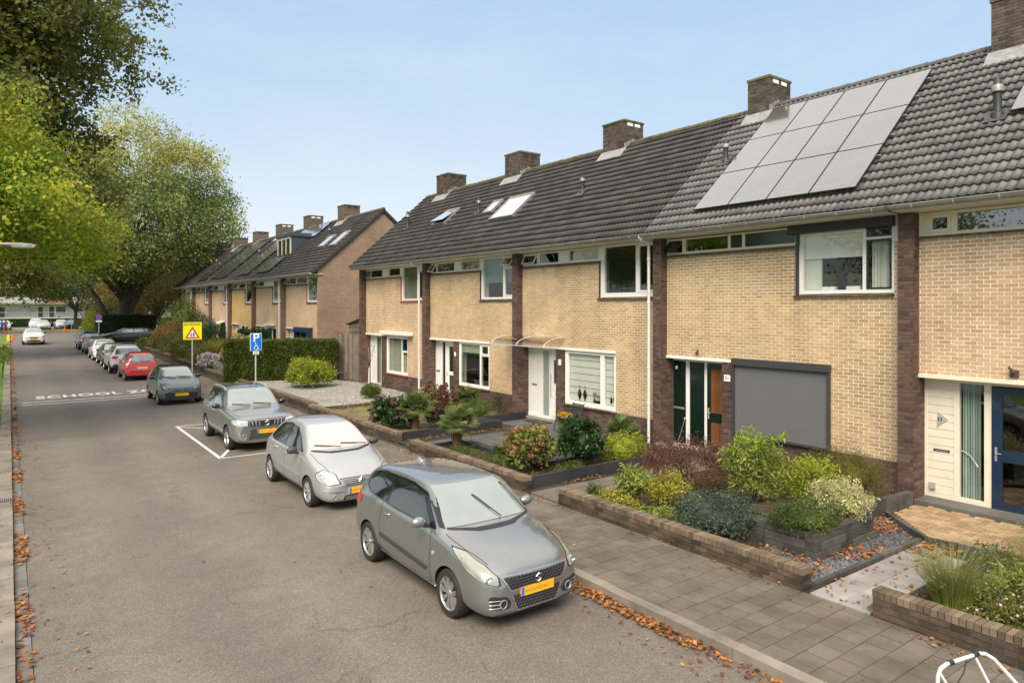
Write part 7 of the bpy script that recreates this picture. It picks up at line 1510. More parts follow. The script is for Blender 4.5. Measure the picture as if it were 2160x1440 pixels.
# grasses and perennials of the nearest garden
def blades(name, parent, x, y, z, n, h, spread, mat, w=.006, lean=.5, kind='stuff', tips=None):
    V = []; F = []; T = []
    for k in range(n):
        a = random.uniform(0, 6.28); r0 = random.uniform(0, spread*.25); L = h*random.uniform(.6, 1.1); ln = lean*random.uniform(.2, 1.1); px, py = x+math.cos(a)*r0, y+math.sin(a)*r0; sw = random.uniform(0, 3.14); i = len(V)
        for t in (0, .4, .75, 1): q = (px+math.cos(a)*ln*L*t**2, py+math.sin(a)*ln*L*t**2, z+L*(t-.28*ln*t**3)); ww = w*(1-t*.9); V += [(q[0]-math.cos(sw)*ww, q[1]-math.sin(sw)*ww, q[2]), (q[0]+math.cos(sw)*ww, q[1]+math.sin(sw)*ww, q[2])]
        T.append(q)
        for j in range(3): b = i+j*2; F.append((b, b+1, b+3, b+2))
    o = np_mesh(name, np.array(V), np.array(F), mat, parent, kind); return np.array(T)
for (x, y, n, h, mt_, lb) in ((9.75, 3.75, 900, .85, 'fountain_grass', 'feathery fountain grass clump behind the nearest wall corner'), (10.9, 2.75, 520, 1.25, 'fountain_grass', 'tall thin straw grass behind the pink flower'), (11.2, 3.3, 300, .8, 'fountain_grass', 'loose dry grass at the terrace edge')):
    g = thing('ornamental_grass', lb, 'grass clump', (x, y, .14)); T = blades('blades', g, x, y, .14, n, h, .8, mt_, .005, .75); blades('green_base', g, x, y, .14, n//2, h*.55, .8, 'grass_blade', .006, .8)
    m = RNG.random(len(T)) < .12; C = clump(T[m], 14, .022); leaves('seed_heads', C, .022, 'lavender_grey', g, 'stuff', asp=.3)
for (x, y, rx, rz, n, sz, mt_, a_, lb, fl) in (
 (10.3, 3.3, .38, .32, 900, .16, 'leaf_variegated', .14, 'strap leaved perennial beside the fountain grass', ('petal_white', 60, .03, 'x')), (9.6, 3.0, .45, .22, 1800, .07, 'leaf_juniper', .3, 'low brownish perennial behind the wall', ('petal_white', 110, .03, 'x')), (10.5, 2.3, .42, .42, 1600, .13, 'leaf_conifer', .12, 'feathery green perennial with white stars', ('petal_white', 90, .035, 'x')),
 (9.5, 2.25, .5, .3, 3600, .07, 'leaf_mid', .2, 'soft green perennial mound close to the camera', None), (9.75, 1.65, .5, .4, 2600, .09, 'leaf_conifer', .15, 'green feathery mound at the right edge', None), (11.3, 2.05, .45, .5, 1600, .12, 'leaf_yellowgreen', .2, 'yellow flowering perennial at the right edge', ('petal_yellow', 90, .07, 'x')), (11.6, 3.9, .3, .24, 700, .10, 'leaf_mid', .2, 'small purple spiked perennial at the path end', ('petal_violet', 60, .04, 'x')), (12.9, 3.55, .38, .42, 2400, .055, 'leaf_yellowgreen', .4, 'small rounded shrub at the navy door', ('petal_pink', 14, .04, 'x'))):
    shrub('perennial', lb, x, y, .14, rx, rx, rz, n, sz, mt_, cat='plant', k=9, spread=.04, asp=a_, zc=rz*.55, stem=False, fl=fl)
f = thing('flower', 'single pink flower head above the nearest garden bed', 'flower', (10.25, 2.85, .14)); q = MB(); q.tube([(10.25, 2.85, .14), (10.27, 2.84, .4), (10.25, 2.85, .72)], .006, 5); q.build('stem', 'leaf_mid', f); q = MB(); q.lathe([(.01, 0), (.05, .01), (.105, .035), (.10, .045), (.04, .03), (0, .028)], (10.25, 2.85, .71), 14); q.build('flower_head', 'petal_pink', f, smooth=60)
# ================================================================= trees
def tree(name, label, x, y, z, tr, th, blobs, ncl, k, size, mat, spread=.35, cat='tree', group=None, inner=.45, limbs=26, top=None, bark='bark', asp=.62, lean=(0, 0), flat=-.75):
    t = thing(name, label, cat, (x, y, z), group=group); q = MB(); top_p = Vector((x+lean[0], y+lean[1], z+th))
    q.tube([(x, y, z-.2), (x, y, z+.3), (x+lean[0]*.4, y+lean[1]*.4, z+th*.5), top_p], [tr*1.5, tr*1.08, tr*.92, tr*.8], 12); q.build('trunk', bark, t, smooth=60)
    q = MB(); Cs = []
    for c, r, wgt in blobs:
        C = shell_pts(c, r, int(ncl*wgt), inner, flat, .2); Cs.append(C)
        for p in C[RNG.choice(len(C), min(len(C), max(3, int(limbs*wgt))), replace=False)]:
            p = Vector(p); s = top_p-Vector((0, 0, random.uniform(0, th*.25))); m1 = s.lerp(p, .35)+Vector((random.uniform(-.4, .4), random.uniform(-.4, .4), .12*(p-s).length)); m2 = s.lerp(p, .7)+Vector((random.uniform(-.3, .3), random.uniform(-.3, .3), .08*(p-s).length))
            q.tube([s, m1, m2, p], [tr*.30, tr*.16, tr*.08, tr*.025], 6, caps=False)
    q.build('branches', bark, t, smooth=60); C = np.concatenate(Cs); cl = clump(C, k, spread)
    if top:
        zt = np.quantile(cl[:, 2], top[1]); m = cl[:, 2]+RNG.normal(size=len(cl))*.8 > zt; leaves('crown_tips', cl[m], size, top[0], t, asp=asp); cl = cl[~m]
    leaves('crown', cl, size, mat, t, asp=asp)
    return t
tree('maple_tree', 'bright yellow-green maple crown hanging in from the left, closest tree', -4.6, 27, .03, .35, 4.5, [((-3.3, 27, 8.8), (4.5, 4.2, 2.5), .30), ((-2.5, 25.8, 7.2), (4.4, 3.6, 2.2), .36), ((-.8, 27.3, 6.4), (3.4, 3.0, 1.25), .22), ((-4.4, 27, 10.3), (3.7, 4, 1.8), .12)], 3000, 44, .125, 'leaf_lime', spread=.24, inner=.5, limbs=30)
tree('maple_tree', 'tall dark green maple reaching out of the top left of the picture', -6, 41, .03, .5, 7, [((-1.2, 40, 17.5), (6.4, 5, 4.6), .42), ((-1.9, 40, 13.0), (6.0, 5, 3.4), .30), ((-1.0, 40, 10.2), (4.6, 4, 2.6), .16), ((-2.5, 41, 21.5), (6.6, 5, 3.2), .18)], 3600, 40, .23, 'leaf_dark', spread=.30, inner=.25, limbs=46)
tree('street_tree', 'dark broad tree over the far left pavement behind the maples', -6, 66, .2, .4, 4.5, [((-4.5, 66, 9.5), (8.2, 6, 5.0), .6), ((-1.2, 62, 7.0), (4.8, 4, 2.9), .4)], 1400, 30, .24, 'leaf_dark', spread=.5, inner=.4)
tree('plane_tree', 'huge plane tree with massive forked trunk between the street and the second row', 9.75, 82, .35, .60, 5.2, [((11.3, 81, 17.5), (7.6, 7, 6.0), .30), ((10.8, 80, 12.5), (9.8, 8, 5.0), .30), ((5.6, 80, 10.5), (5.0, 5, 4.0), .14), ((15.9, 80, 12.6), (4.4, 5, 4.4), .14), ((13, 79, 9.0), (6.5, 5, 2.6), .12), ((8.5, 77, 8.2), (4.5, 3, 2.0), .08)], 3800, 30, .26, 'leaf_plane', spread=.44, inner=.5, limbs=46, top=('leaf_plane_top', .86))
q = MB()
for pts, r in (([(9.0, 82, .3), (7.6, 81.8, 4.2), (6.0, 81.5, 7.0), (4.6, 81.3, 9.5)], [.40, .28, .2, .1]), ([(9.9, 82, 4), (10.6, 81.8, 8), (10.8, 81.6, 12)], [.42, .28, .15]), ([(10.2, 82, 3.5), (12.0, 81.6, 7.5), (14.2, 81, 10.5)], [.38, .25, .12]), ([(9.6, 82, 4.5), (9.0, 81.5, 8.5), (8.0, 81, 13)], [.34, .22, .12])): q.tube(pts, r, 9)
pt = [o for o in bpy.data.objects if o.name.startswith('plane_tree')][0]; q.build('limb', 'bark', pt, smooth=60)
tree('autumn_tree', 'brownish autumn tree behind the plane tree by the end of the second row', 15.3, 96, .4, .25, 2.5, [((15.0, 95, 7.0), (5.5, 5, 3.8), 1)], 800, 24, .24, 'leaf_autumn', spread=.5, inner=.4, limbs=50)
tree('young_street_tree', 'small round street tree standing before the far parking row', 8.1, 122.3, .55, .28, 3.2, [((8.0, 122, 7.4), (4.6, 4, 3.2), .7), ((4.6, 122, 6.4), (2.6, 3, 1.6), .3)], 700, 22, .26, 'leaf_mid', spread=.5, inner=.35)
tree('background_tree', 'green tree behind the apartment lawn, left', -9, 112, .5, .35, 4, [((-7, 112, 10), (8, 6, 5.5), 1)], 800, 22, .3, 'leaf_plane', spread=.6)
tree('background_tree', 'dark tree row behind the plane tree trunk', 15.5, 118, .5, .4, 4, [((15, 118, 7.5), (8, 5, 6), .5), ((24, 116, 8), (7, 5, 6), .5)], 1300, 22, .32, 'leaf_laurel', spread=.6)
tree('background_tree', 'olive tree between the street tree and the plane tree', 12.6, 104, .5, .25, 2, [((12.6, 104, 5), (3.6, 3.5, 3.6), 1)], 600, 22, .24, 'leaf_autumn', spread=.45)
shrub('sapling', 'bright green sapling on the verge at the left edge', -.32, 47, .1, .42, .42, .75, 700, .14, 'leaf_bright', cat='plant', k=8, zc=1.1, asp=.5)
# trees on the far side of the street behind the camera's left, seen only in the windows
for i, (x, y) in enumerate(((-17, 9), (-19, 21))): tree('street_tree', 'verge tree left of the camera, the nearer one' if i == 0 else 'verge tree left of the camera, farther up the street', x, y, .03, .35, 4, [((x, y, 9), (4.5, 4.5, 4.2), 1)], 500, 22, .22, 'leaf_dark', spread=.45, group='trees mirrored in the windows')
# ================================================================= signs, lamps, cones
sg = thing('school_sign', 'square fluorescent yellow SCHOOL warning sign with red triangle on a grey post', 'road sign', (7.0, 35.1, .12)); q = MB(); q.tube([(7.0, 35.14, .1), (7.0, 35.14, 3.2)], .03, 10); q.build('post', 'light_steel', sg)
zc = 2.86; q = MB(); q.box(6.59, 7.41, 35.09, 35.105, zc-.41, zc+.41); b_ = q.build('sign_board', 'sign_yellow', sg, bevel=.004)
t = text_mesh('SCHOOL', .17, 'lettering', 'sign_black', b_, .001, sx=1.05, space=1.1); t.rotation_euler = (math.pi/2, 0, 0); t.location = Vector((7.0, 35.086, zc+.31))-wloc(b_)
def tri(s, y, mat, name, par, cz): q = MB(); q.prism([(7.0-s, cz-s*.58), (7.0+s, cz-s*.58), (7.0, cz+s*1.15)], y-.002, y, lambda x, z, d: (x, d, z)); return q.build(name, mat, par)
tri(.325, 35.088, 'sign_red', 'triangle', b_, zc-.17+.01); tri(.215, 35.084, 'sign_white', 'triangle_field', b_, zc-.17+.0)
q = MB()
for ox, s in ((-.055, .75), (.05, 1.0)):
    X_, Z_ = 7.0+ox, zc-.27
    for a, b, w in (((0, .10), (.0, .17), .022), ((0, .1), (-.035, .0), .011), ((0, .1), (.04, .01), .011), ((0, .15), (-.05, .11), .009), ((0, .15), (.055, .125), .009)): q.tube([(X_+a[0]*s, 35.079, Z_+a[1]*s), (X_+b[0]*s, 35.079, Z_+b[1]*s)], w*s, 6)
    q.lathe([(0, -.003), (.022*s, -.003), (.022*s, .003), (0, .003)], (X_, 35.079, Z_+.205*s), 10, 'y')
q.build('pictogram', 'sign_black', b_)
ps = thing('parking_sign', 'blue disabled parking sign with white P and wheelchair symbol on a steel post', 'road sign', (7.0, 24.75, .12)); q = MB(); q.tube([(7.0, 24.79, .1), (7.0, 24.79, 3.05)], .026, 10); q.build('post', 'light_steel', ps)
q = MB(); q.box(6.80, 7.20, 24.745, 24.757, 2.46, 3.07); b_ = q.build('sign_board', 'sign_white', ps, bevel=.01); q = MB(); q.box(6.815, 7.185, 24.741, 24.745, 2.475, 3.055); q.build('blue_field', 'sign_blue', b_)
t = text_mesh('P', .40, 'lettering', 'sign_white', b_, .001, sx=1.1); t.rotation_euler = (math.pi/2, 0, 0); t.location = Vector((7.0, 24.739, 2.90))-wloc(b_)
q = MB(); cx, cz = 6.995, 2.555; q.tube([(cx+math.cos(a)*.06, 24.738, cz+math.sin(a)*.06) for a in [math.radians(100+260*i/14) for i in range(15)]], .008, 5); q.tube([(cx-.01, 24.738, cz+.15), (cx+.0, 24.738, cz+.06), (cx+.06, 24.738, cz+.055), (cx+.085, 24.738, cz-.04), (cx+.11, 24.738, cz-.035)], .010, 5); q.tube([(cx-.005, 24.738, cz+.1), (cx+.045, 24.738, cz+.1)], .008, 5); q.lathe([(0, -.003), (.018, -.003), (.018, .003), (0, .003)], (cx-.012, 24.738, cz+.18), 10, 'y'); q.build('wheelchair_symbol', 'sign_white', b_)
q = MB(); q.box(6.90, 7.10, 24.745, 24.755, 2.33, 2.44); b2 = q.build('sub_plate', 'sign_white', ps); q = MB()
for k in range(5): q.box(6.92+k*.033, 6.942+k*.033, 24.742, 24.745, 2.35, 2.38)
q.box(6.96, 6.975, 24.742, 24.745, 2.39, 2.425); q.box(7.0, 7.04, 24.742, 24.745, 2.40, 2.42); q.build('plate_lettering', 'sign_black', b2)
ns = thing('no_parking_sign', 'round blue no parking sign with a white under-plate on a far post', 'road sign', (7.0, 77, gz(77)+.1)); q = MB(); q.tube([(7, 77.05, .3), (7, 77.05, 3.1)], .045, 8); q.build('post', 'light_steel', ns)
q = MB(); q.lathe([(0, -.01), (.29, -.01), (.29, .01), (0, .01)], (7, 77, 3.0), 24, 'y'); d_ = q.build('disc', 'sign_red', ns); q = MB(); q.lathe([(0, -.014), (.23, -.014), (.23, -.01)], (7, 77, 3.0), 24, 'y'); q.build('blue_field', 'sign_blue', d_); q = MB(); q.tube([(6.84, 76.98, 3.16), (7.16, 76.98, 2.84)], .02, 4); q.build('red_bar', 'sign_red', d_); q = MB(); q.box(6.74, 7.26, 76.99, 77.0, 2.52, 2.7); q.build('under_plate', 'sign_white', ns)
for (x, y, lb) in ((6.7, 108, 'thin grey sign post before the small street tree'),): 
    s = thing('sign_post', lb, 'sign post', (x, y, .5)); q = MB(); q.tube([(x, y, .4), (x, y, 3.4)], .035, 8); q.build('post', 'steel', s); q = MB(); q.lathe([(0, -.01), (.3, -.01), (.3, .01), (0, .01)], (x, y-.03, 3.15), 20, 'y'); q.build('disc', 'steel', s)
for (y, x0, z, lb) in ((20.5, -1.42, 5.5, 'street lamp head reaching in at the left edge, nearer one'), (60, -1.6, 6.05, 'farther street lamp head at the left edge')):
    s = thing('street_lamp', lb, 'street lamp', (x0, y, .04)); q = MB(); q.tube([(x0, y, 0), (x0, y, z-.6), (x0+.1, y, z-.15), (x0+.5, y, z-.03), (x0+1.35, y, z)], [.08, .055, .045, .035, .03], 10); q.build('pole', 'steel', s, smooth=60)
    q = MB(); q.lathe([(0, 0), (.05, .01), (.08, .12), (.095, .42), (.08, .62), (.03, .74), (0, .74)], (0, 0, 0), 14, 'x'); o = q.build('lamp_head', 'zinc', s, local=True, smooth=60); o.location = (1.22, 0, z-.04); o.scale = (1, 1, .6)
    q = MB(); q.lathe([(0, 0), (.08, .05), (.095, .3), (.06, .5), (0, .52)], (0, 0, 0), 12, 'x'); o2 = q.build('lens', 'lamp_lens', o, local=True, smooth=60); o2.location = (.2, 0, -.04)
for (x, y, lb) in ((-.5, 116.5, 'orange traffic cone at the left of the junction'), (8.1-1.6, 118.0, 'orange traffic cone in the middle before the black car'), (11.6, 118.0, 'orange traffic cone at the right before the blue car'), (.28, 91, 'orange traffic cone beside the left yellow kerb')):
    s = thing('traffic_cone', lb, 'traffic cone', (x, y, gz(y)), group='orange cones at the junction'); q = MB(); q.box(-.22, .22, -.22, .22, 0, .04); q.lathe([(.16, .04), (.03, .75), (0, .75)], (0, 0, 0), 14); q.build('cone_body', 'cone_orange', s, local=True); q = MB(); q.lathe([(.125, .22), (.095, .38)], (0, 0, 0), 14); q.build('reflective_band', 'sign_white', s, local=True)
# ================================================================= things in the gardens
s = thing('zinc_bucket', 'grey zinc bucket standing by the narrow white door', 'bucket', (14.1, 25.55, .14)); q = MB(); q.lathe([(0, 0), (.13, 0), (.19, .42), (.20, .43), (.18, .42), (.12, .05)], (14.1, 25.55, .14), 18); q.build('pail', 'zinc_light', s, smooth=40); q = MB(); q.tube([(14.1, 25.36, .55), (14.0, 25.42, .46), (13.93, 25.55, .42), (14.0, 25.68, .46), (14.1, 25.74, .55)], .007, 5); q.build('handle', 'steel', s)
s = thing('lounge_chair', 'dark slatted garden chair under the big white window', 'garden chair', (14.05, 16.1, .17))
for yy in (15.85, 16.35): q = MB(); q.tube([(13.6, yy, .17), (13.7, yy, .6), (14.35, yy, .62)], .017, 6); q.tube([(14.3, yy, .17), (14.05, yy, .42), (14.42, yy, .98)], .017, 6); q.build('frame', 'black_plastic', s)
for k in range(8): q = MB(); q.box(13.72+k*.05, 13.76+k*.05, 15.86, 16.34, .44, .455); q.build('seat_slat', 'dark_plastic', s)
for k in range(8): q = MB(); z = .5+k*.06; x = 14.12+k*.035; q.box(x, x+.012, 15.86, 16.34, z, z+.045); q.build('back_slat', 'dark_plastic', s)
s = thing('flower_bowl', 'black bowl of yellow flowers beside the garden chair', 'flower pot', (13.55, 15.75, .17)); q = MB(); q.tube([(13.55, 15.75, .17), (13.55, 15.75, .5)], .03, 8); q.lathe([(.05, .30), (.2, .36), (.26, .5), (.24, .5), (0, .45)], (13.55, 15.75, .17), 18); q.build('bowl', 'pot_black', s, smooth=50)
leaves('flowers', shell_pts((13.55, 15.75, .70), (.24, .24, .12), 420, .7, 0), .05, 'petal_yellow', s, 'stuff', asp=.8)
for (x, y, r, lb) in ((13.95, 12.35, .2, 'heather in a round grey pot by the dark green door'), (13.5, 12.05, .0, 'rusty heather tuft left of the grey pot'), (13.35, 12.6, .0, 'brown heather tuft behind the golden shrub')):
    s = thing('potted_heather', lb, 'potted plant', (x, y, .15)); 
    if r: q = MB(); q.lathe([(0, 0), (.1, 0), (r, .16), (r*.85, .27), (r*.75, .27), (0, .22)], (x, y, .15), 16); q.build('pot', 'pot_grey', s, smooth=50)
    z = .15+(.34 if r else .14); leaves('foliage', shell_pts((x, y, z), (.22, .22, .17), 1500, .3, -.6), .04, 'heather', s, asp=.3)
s = thing('walking_stick', 'thin chrome stick leaning against the dark green side panel', 'stick', (14.6, 12.1, .15)); q = MB(); q.tube([(14.6, 12.38, .15), (14.82, 12.25, .95)], .008, 6); q.lathe([(.02, 0), (.035, .03), (.02, .07)], (14.82, 12.25, .93), 8); q.build('shaft', 'steel', s)
for (x, y, rz, lb) in ((13.9, 33.9, .5, 'ornate iron garden chair before the board fence'), (13.2, 34.3, -.4, 'second iron chair at the hedge end')):
    s = thing('iron_chair', lb, 'garden chair', (x, y, .15), rz)
    for a, b in ((-.2, -.2), (.2, -.2), (.2, .2), (-.2, .2)): q = MB(); q.tube([(a, b, 0), (a*.9, b*.9, .22), (a, b, .44)], .014, 5); q.build('leg', 'iron', s, local=True)
    q = MB(); q.lathe([(0, .43), (.24, .43), (.25, .45), (0, .455)], (0, 0, 0), 16); q.build('seat', 'iron', s, local=True); q = MB()
    q.tube([(-.22, .2, .44), (-.24, .25, .75), (-.12, .28, .95), (0, .28, 1.0), (.12, .28, .95), (.24, .25, .75), (.22, .2, .44)], .014, 5)
    for k in range(5): a = -.16+k*.08; q.tube([(a, .21, .45), (a*1.2+.03, .25, .62), (a*1.0-.03, .27, .8), (a*.8, .28, .93)], .008, 4)
    q.build('backrest', 'iron', s, local=True)
# white tubular walking frame on the pavement, bottom right
s = thing('rollator', 'white tubular walking frame with black clips at the bottom right corner', 'walking frame', (6.95, 2.3, .12))
q = MB(); q.tube([(6.47, 2.62, .12), (6.49, 2.61, .60), (6.50, 2.61, .80), (6.53, 2.60, .86), (6.60, 2.58, .885), (6.98, 2.47, .91), (7.04, 2.44, .90), (7.09, 2.39, .86), (7.2, 2.18, .6), (7.42, 1.78, .13)], .017, 12); q.build('tube_frame', 'white_metal', s, smooth=60)
q = MB(); q.tube([(6.93, 2.485, .90), (6.98, 2.36, .62), (7.02, 2.2, .13)], .013, 10); q.build('tube_frame', 'white_metal', s, smooth=60); q = MB(); q.tube([(6.52, 2.60, .82), (6.6, 2.5, .6), (6.72, 2.3, .13)], .013, 10); q.build('tube_frame', 'white_metal', s, smooth=60)
for a, b in (((6.62, 2.575, .887), (6.67, 2.56, .89)), ((6.91, 2.49, .906), (6.97, 2.473, .91))): q = MB(); q.tube([a, b], .024, 10); q.build('clip', 'black_plastic', s, smooth=60)
q = MB(); q.tube([(6.83, 2.51, .88), (6.74, 2.5, .80), (6.6, 2.52, .70), (6.56, 2.5, .5)], .006, 6); q.build('brake_cable', 'black_plastic', s)
for x, y in ((6.47, 2.62), (7.42, 1.78), (7.02, 2.2), (6.72, 2.3)): q = MB(); q.lathe([(.022, 0), (.024, .05), (.018, .06)], (x, y, .119), 10); q.build('rubber_foot', 'black_plastic', s)
# ================================================================= far apartment block, people
ap = thing('apartment_block', 'long white gallery flats with dark doors behind the far parking row', 'apartment building', (0, 166, .5))
q = MB(); q.box(-30, 34, 166.2, 178, .4, 16.5); q.build('rear_wall', 'apartment_white', ap); q = MB(); q.box(-30, 34, 165.6, 166.2, .4, 1.75); q.build('garage_wall', 'apartment_dark', ap)
q = MB(); q.box(-30.3, 34.3, 163.6, 178.3, 16.5, 16.9); q.build('roof', 'apartment_white', ap)
for fl_ in range(5):
    z = 1.9+fl_*2.9
    q = MB(); q.box(-30, 34, 164.0, 166.2, z-.2, z); q.build('gallery_slab', 'apartment_white', ap)
    if fl_ > 0:
        for k in range(16): q = MB(); q.box(-30+k*4+.05, -30+(k+1)*4-.05, 163.95, 164.03, z, z+1.05); q.build('parapet_panel', 'apartment_white' if (k+fl_) % 5 else 'apartment_orange', ap)
    else:
        q = MB()
        for k in range(33): q.tube([(-30+k*2, 164, z), (-30+k*2, 164, z+1.0)], .03, 4)
        q.tube([(-30, 164, z+1.0), (34, 164, z+1.0)], .04, 5); q.build('railing', 'steel', ap, 'stuff')
    for k in range(16):
        x = -30+k*4
        for a, b, z0_, z1_, mt_ in ((.5, 1.35, 0, 2.1, 'apartment_dark'), (1.65, 3.3, .9, 2.15, 'rear_glass')) if k % 2 else ((2.65, 3.5, 0, 2.1, 'apartment_dark'), (.6, 2.3, .9, 2.15, 'rear_glass')):
            f = MB(); grid_wall(f, x+a-.1, x+b+.1, 0, 1, 0, 1, []) if False else f.box(x+a-.1, x+b+.1, 166.1, 166.2, z+z0_-.05 if z0_ else z, z+z1_+.1); w_ = f.build('window_frame' if z0_ else 'door_frame', 'white_paint', ap); g = MB(); g.box(x+a, x+b, 166.05, 166.1, z+z0_, z+z1_); g.build('pane' if z0_ else 'door_leaf', mt_, w_)
hedge('low dark hedge in front of the flats', (-30, 141), (34, 141), 1.0, .5, 1.6, 16000, .2, 'leaf_laurel')
def person(label, x, y, z, top, legs, h=1.72, walk=.2):
    s = h/1.72; V = [(0, 0, .95), (0, 0, 1.2), (0, 0, 1.42), (0, 0, 1.52), (0, -.01, 1.62), (0, 0, 1.72), (.19, 0, 1.40), (.25, .02, 1.14), (.25, -.08, .92), (-.19, 0, 1.40), (-.25, .0, 1.14), (-.24, .06, .92), (.09, 0, .88), (.10, -walk*.4, .5), (.10, -walk, .08), (.10, -walk-.12, .04), (-.09, 0, .88), (-.10, walk*.3, .5), (-.10, walk, .1), (-.10, walk-.1, .04)]
    E = [(0, 1), (1, 2), (2, 3), (3, 4), (4, 5), (2, 6), (6, 7), (7, 8), (2, 9), (9, 10), (10, 11), (0, 12), (12, 13), (13, 14), (14, 15), (0, 16), (16, 17), (17, 18), (18, 19)]
    Rr = [.15, .14, .15, .06, .10, .07, .07, .055, .04, .07, .055, .04, .10, .075, .05, .04, .10, .075, .05, .04]
    me = bpy.data.meshes.new('body'); me.from_pydata([(a*s, b*s, c*s) for a, b, c in V], E, []); o = link(bpy.data.objects.new('body', me)); m = o.modifiers.new('k', 'SKIN'); me.skin_vertices[0].data[0].use_root = True
    for i, r in enumerate(Rr): me.skin_vertices[0].data[i].radius = (r*s, r*s*.8)
    o.modifiers.new('s', 'SUBSURF').levels = 1; dg = bpy.context.evaluated_depsgraph_get(); m2 = bpy.data.meshes.new_from_object(o.evaluated_get(dg)); o.modifiers.clear(); o.data = m2
    for k in (top, legs, 'skin'): m2.materials.append(MATS[k])
    for p in m2.polygons: c = p.center.z/s; p.material_index = 2 if c > 1.5 or (.84 < c < .98 and abs(p.center.x) > .2) else (0 if c > .92 else 1); p.use_smooth = True
    r = thing('person', label, 'person', (x, y, z)); o.parent = r
    q = MB(); q.lathe([(0, .1), (.07, .09), (.11, .03), (.115, -.03), (.1, -.06)], (0, .01*s, 1.66*s), 12); q.build('hair', 'cloth_dark', r, local=True, smooth=60)
person('pedestrian in a blue coat at the left edge of the far pavement', -.75, 112, gz(112), 'cloth_blue', 'cloth_dark'); person('pedestrian in a red top behind the blue coat', -.35, 116, gz(116), 'cloth_red', 'cloth_dark', 1.68)
# ================================================================= fallen leaves
litter('fallen_leaves', 'brown and orange leaves lying in the left gutter', [(.06, 5.4), (.245, 5.4), (.245, 75), (.06, 75)], .012, 6000, .075, None, clumpy=.25)
litter('fallen_leaves', 'leaves scattered over the left kerb stones', [(-.2, 5.4), (.05, 5.4), (.05, 60), (-.2, 60)], .075, 160, .06, None)
litter('fallen_leaves', 'thick drift of orange leaves along the right kerb below the grey hatchback', [(6.34, .6), (6.62, .6), (6.62, 9.5), (6.42, 9.5)], .012, 2600, .06, None, clumpy=-.55)
litter('fallen_leaves', 'leaves along the kerb under the parked cars', [(6.40, 9.5), (6.62, 9.5), (6.62, 70), (6.40, 70)], .01, 2200, .065, None, clumpy=0)
litter('fallen_leaves', 'few single leaves lying on the asphalt', [(.3, 5), (6.3, 3), (6.3, 60), (.3, 60)], .003, 260, .05, None)
litter('fallen_leaves', 'single leaves scattered over the pavement tiles', [(6.82, 1.5), (8.7, 1.5), (8.7, 40), (6.82, 40)], .118, 260, .036, None)
litter('fallen_leaves', 'leaves gathered at the foot of the garden walls', [(8.5, 1.8), (8.7, 1.8), (8.7, 17), (8.5, 17)], .118, 420, .05, None, clumpy=.2)
litter('fallen_leaves', 'orange leaves on the slate chips', [(10.6, 5.2), (12.05, 5.2), (13.2, 6.2), (12.2, 6.3), (11.8, 6.3), (11.8, 5.66), (9.9, 5.66), (9.9, 5.5)], .145, 900, .06, None, clumpy=-.4)
litter('fallen_leaves', 'brown leaves in the corner between wall and stone planter', [(9.0, 5.3), (9.9, 5.3), (9.9, 6.5), (9.0, 6.6)], .145, 330, .055, None)
litter('fallen_leaves', 'leaves on the pale path and along its end', [(8.8, 4.3), (12.1, 4.3), (12.2, 5.1), (8.8, 5.1)], .137, 90, .06, None)
litter('fallen_leaves', 'big orange leaves at the end of the pale path', [(11.4, 4.5), (12.15, 4.5), (12.15, 5.1), (11.4, 5.1)], .14, 110, .08, None)
litter('fallen_leaves', 'orange leaves along the tall black edging', [(9.2, 11.3), (13.3, 11.22), (13.3, 11.45), (9.2, 11.47)], .152, 520, .05, None, clumpy=-.3)
litter('fallen_leaves', 'leaves along the edging of the dark slab terrace', [(9.2, 17.5), (12.8, 17.4), (12.8, 17.7), (9.2, 17.72)], .168, 420, .05, None, clumpy=-.2)
litter('fallen_leaves', 'sparse leaves on the dark slabs', [(10.5, 13.1), (14.4, 13.1), (14.4, 18.5), (10.5, 18.5)], .167, 110, .05, None)
litter('fallen_leaves', 'mulch leaves between the shrubs', [(9.0, 6.7), (13.0, 7.5), (13.6, 10.3), (9.0, 10.3)], .12, 1500, .05, None)
litter('fallen_leaves', 'leaf litter in the palm bed', [(9.0, 11.6), (13.0, 11.6), (13.0, 12.85), (10.2, 12.9), (10.2, 16.3), (9.0, 16.4)], .12, 900, .045, None)
litter('fallen_leaves', 'brown leaf drift at the gravel edge before the box ball', [(9.2, 24.6), (13.2, 24.6), (12.9, 26.2), (9.4, 25.0)], .15, 1100, .06, None)
litter('fallen_leaves', 'leaves on the mossy yard', [(9.2, 20.5), (13.5, 20.5), (13.5, 24.8), (9.2, 24.8)], .142, 260, .055, None)
litter('fallen_leaves', 'leaves along the far garden walls', [(8.5, 30), (9.1, 30), (9.2, 60), (8.6, 60)], .12, 420, .06, None)
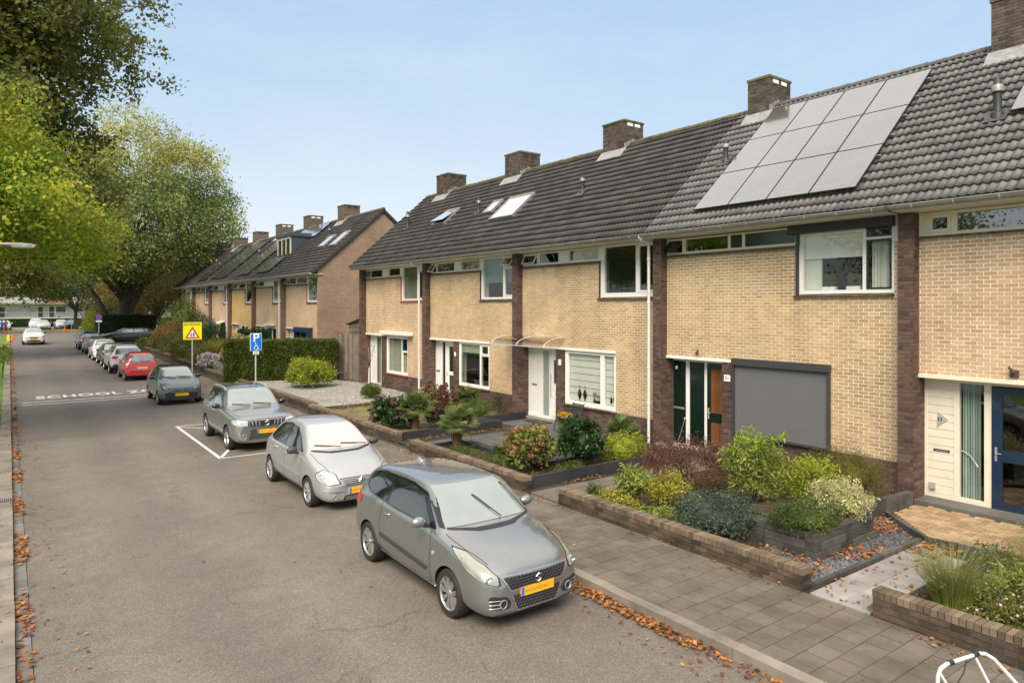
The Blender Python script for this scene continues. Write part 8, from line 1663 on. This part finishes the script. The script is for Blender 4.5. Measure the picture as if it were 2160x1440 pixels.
litter('fallen_leaves', 'debris under the nearest perennials', [(9.0, 1.2), (12.3, 1.2), (12.0, 4.2), (9.0, 4.2)], .13, 900, .05, None)
litter('fallen_leaves', 'looser leaves blown onto the asphalt beside the right kerb', [(5.7, .6), (6.45, .6), (6.45, 7.5), (6.1, 7.5)], .004, 150, .055, None)
litter('fallen_leaves', 'loose leaves blown out of the left gutter', [(.24, 5.4), (.8, 5.4), (.6, 40), (.24, 40)], .004, 260, .05, None)
for nm_, lb_, po_, mt_, n_, h_ in (('ground_cover', 'low mixed green ground cover between the shrubs of house 51', [(9.0, 5.8), (9.8, 6.6), (9.9, 7.4), (12.0, 7.4), (13.8, 7.2), (13.9, 8.6), (11.6, 10.2), (9.1, 10.2)], 'leaf_mid', 5200, .16), ('ground_cover', 'brownish dying leaves and herbs between the shrubs of house 51', [(9.0, 6.7), (13.6, 7.2), (13.6, 10.2), (9.0, 10.2)], 'leaf_autumn', 2600, .2), ('ground_cover', 'low herbs filling the nearest bed behind the wall', [(9.0, .8), (12.2, .8), (12.0, 4.1), (9.0, 4.15)], 'leaf_conifer', 7000, .2), ('ground_cover', 'sparse weeds in the palm bed', [(9.0, 11.6), (13.0, 11.6), (13.0, 12.85), (10.2, 12.9), (10.2, 16.3), (9.0, 16.4)], 'leaf_mid', 1500, .08)):
    P_ = scatter(po_, n_); k_ = np.sin(P_[:, 0]*5.3)+np.sin(P_[:, 1]*4.1+2)+RNG.normal(size=len(P_))*.7; P_ = P_[k_ > -.1]; hh_ = np.abs(RNG.normal(0, h_*.6, len(P_)))
    o = leaves(nm_, np.column_stack([P_, .13+hh_]), .06, mt_, None, 'stuff', asp=.4); tag(o, lb_, 'ground cover')
# grass of the verge
n = 9000; gx = RNG.uniform(-1.6, -.2, n); gy = 5.2+RNG.random(n)**1.6*60; V = []; 
C = np.column_stack([gx, gy, .05+np.clip(gy-35, 0, 95)*.006]); d = RNG.normal(size=(n, 3))*.35; d[:, 2] = 1; o = leaves('verge_grass', C, .085, 'grass_blade', None, 'stuff', dirs=d, asp=.14); tag(o, 'short bright green grass on the left verge', 'grass')
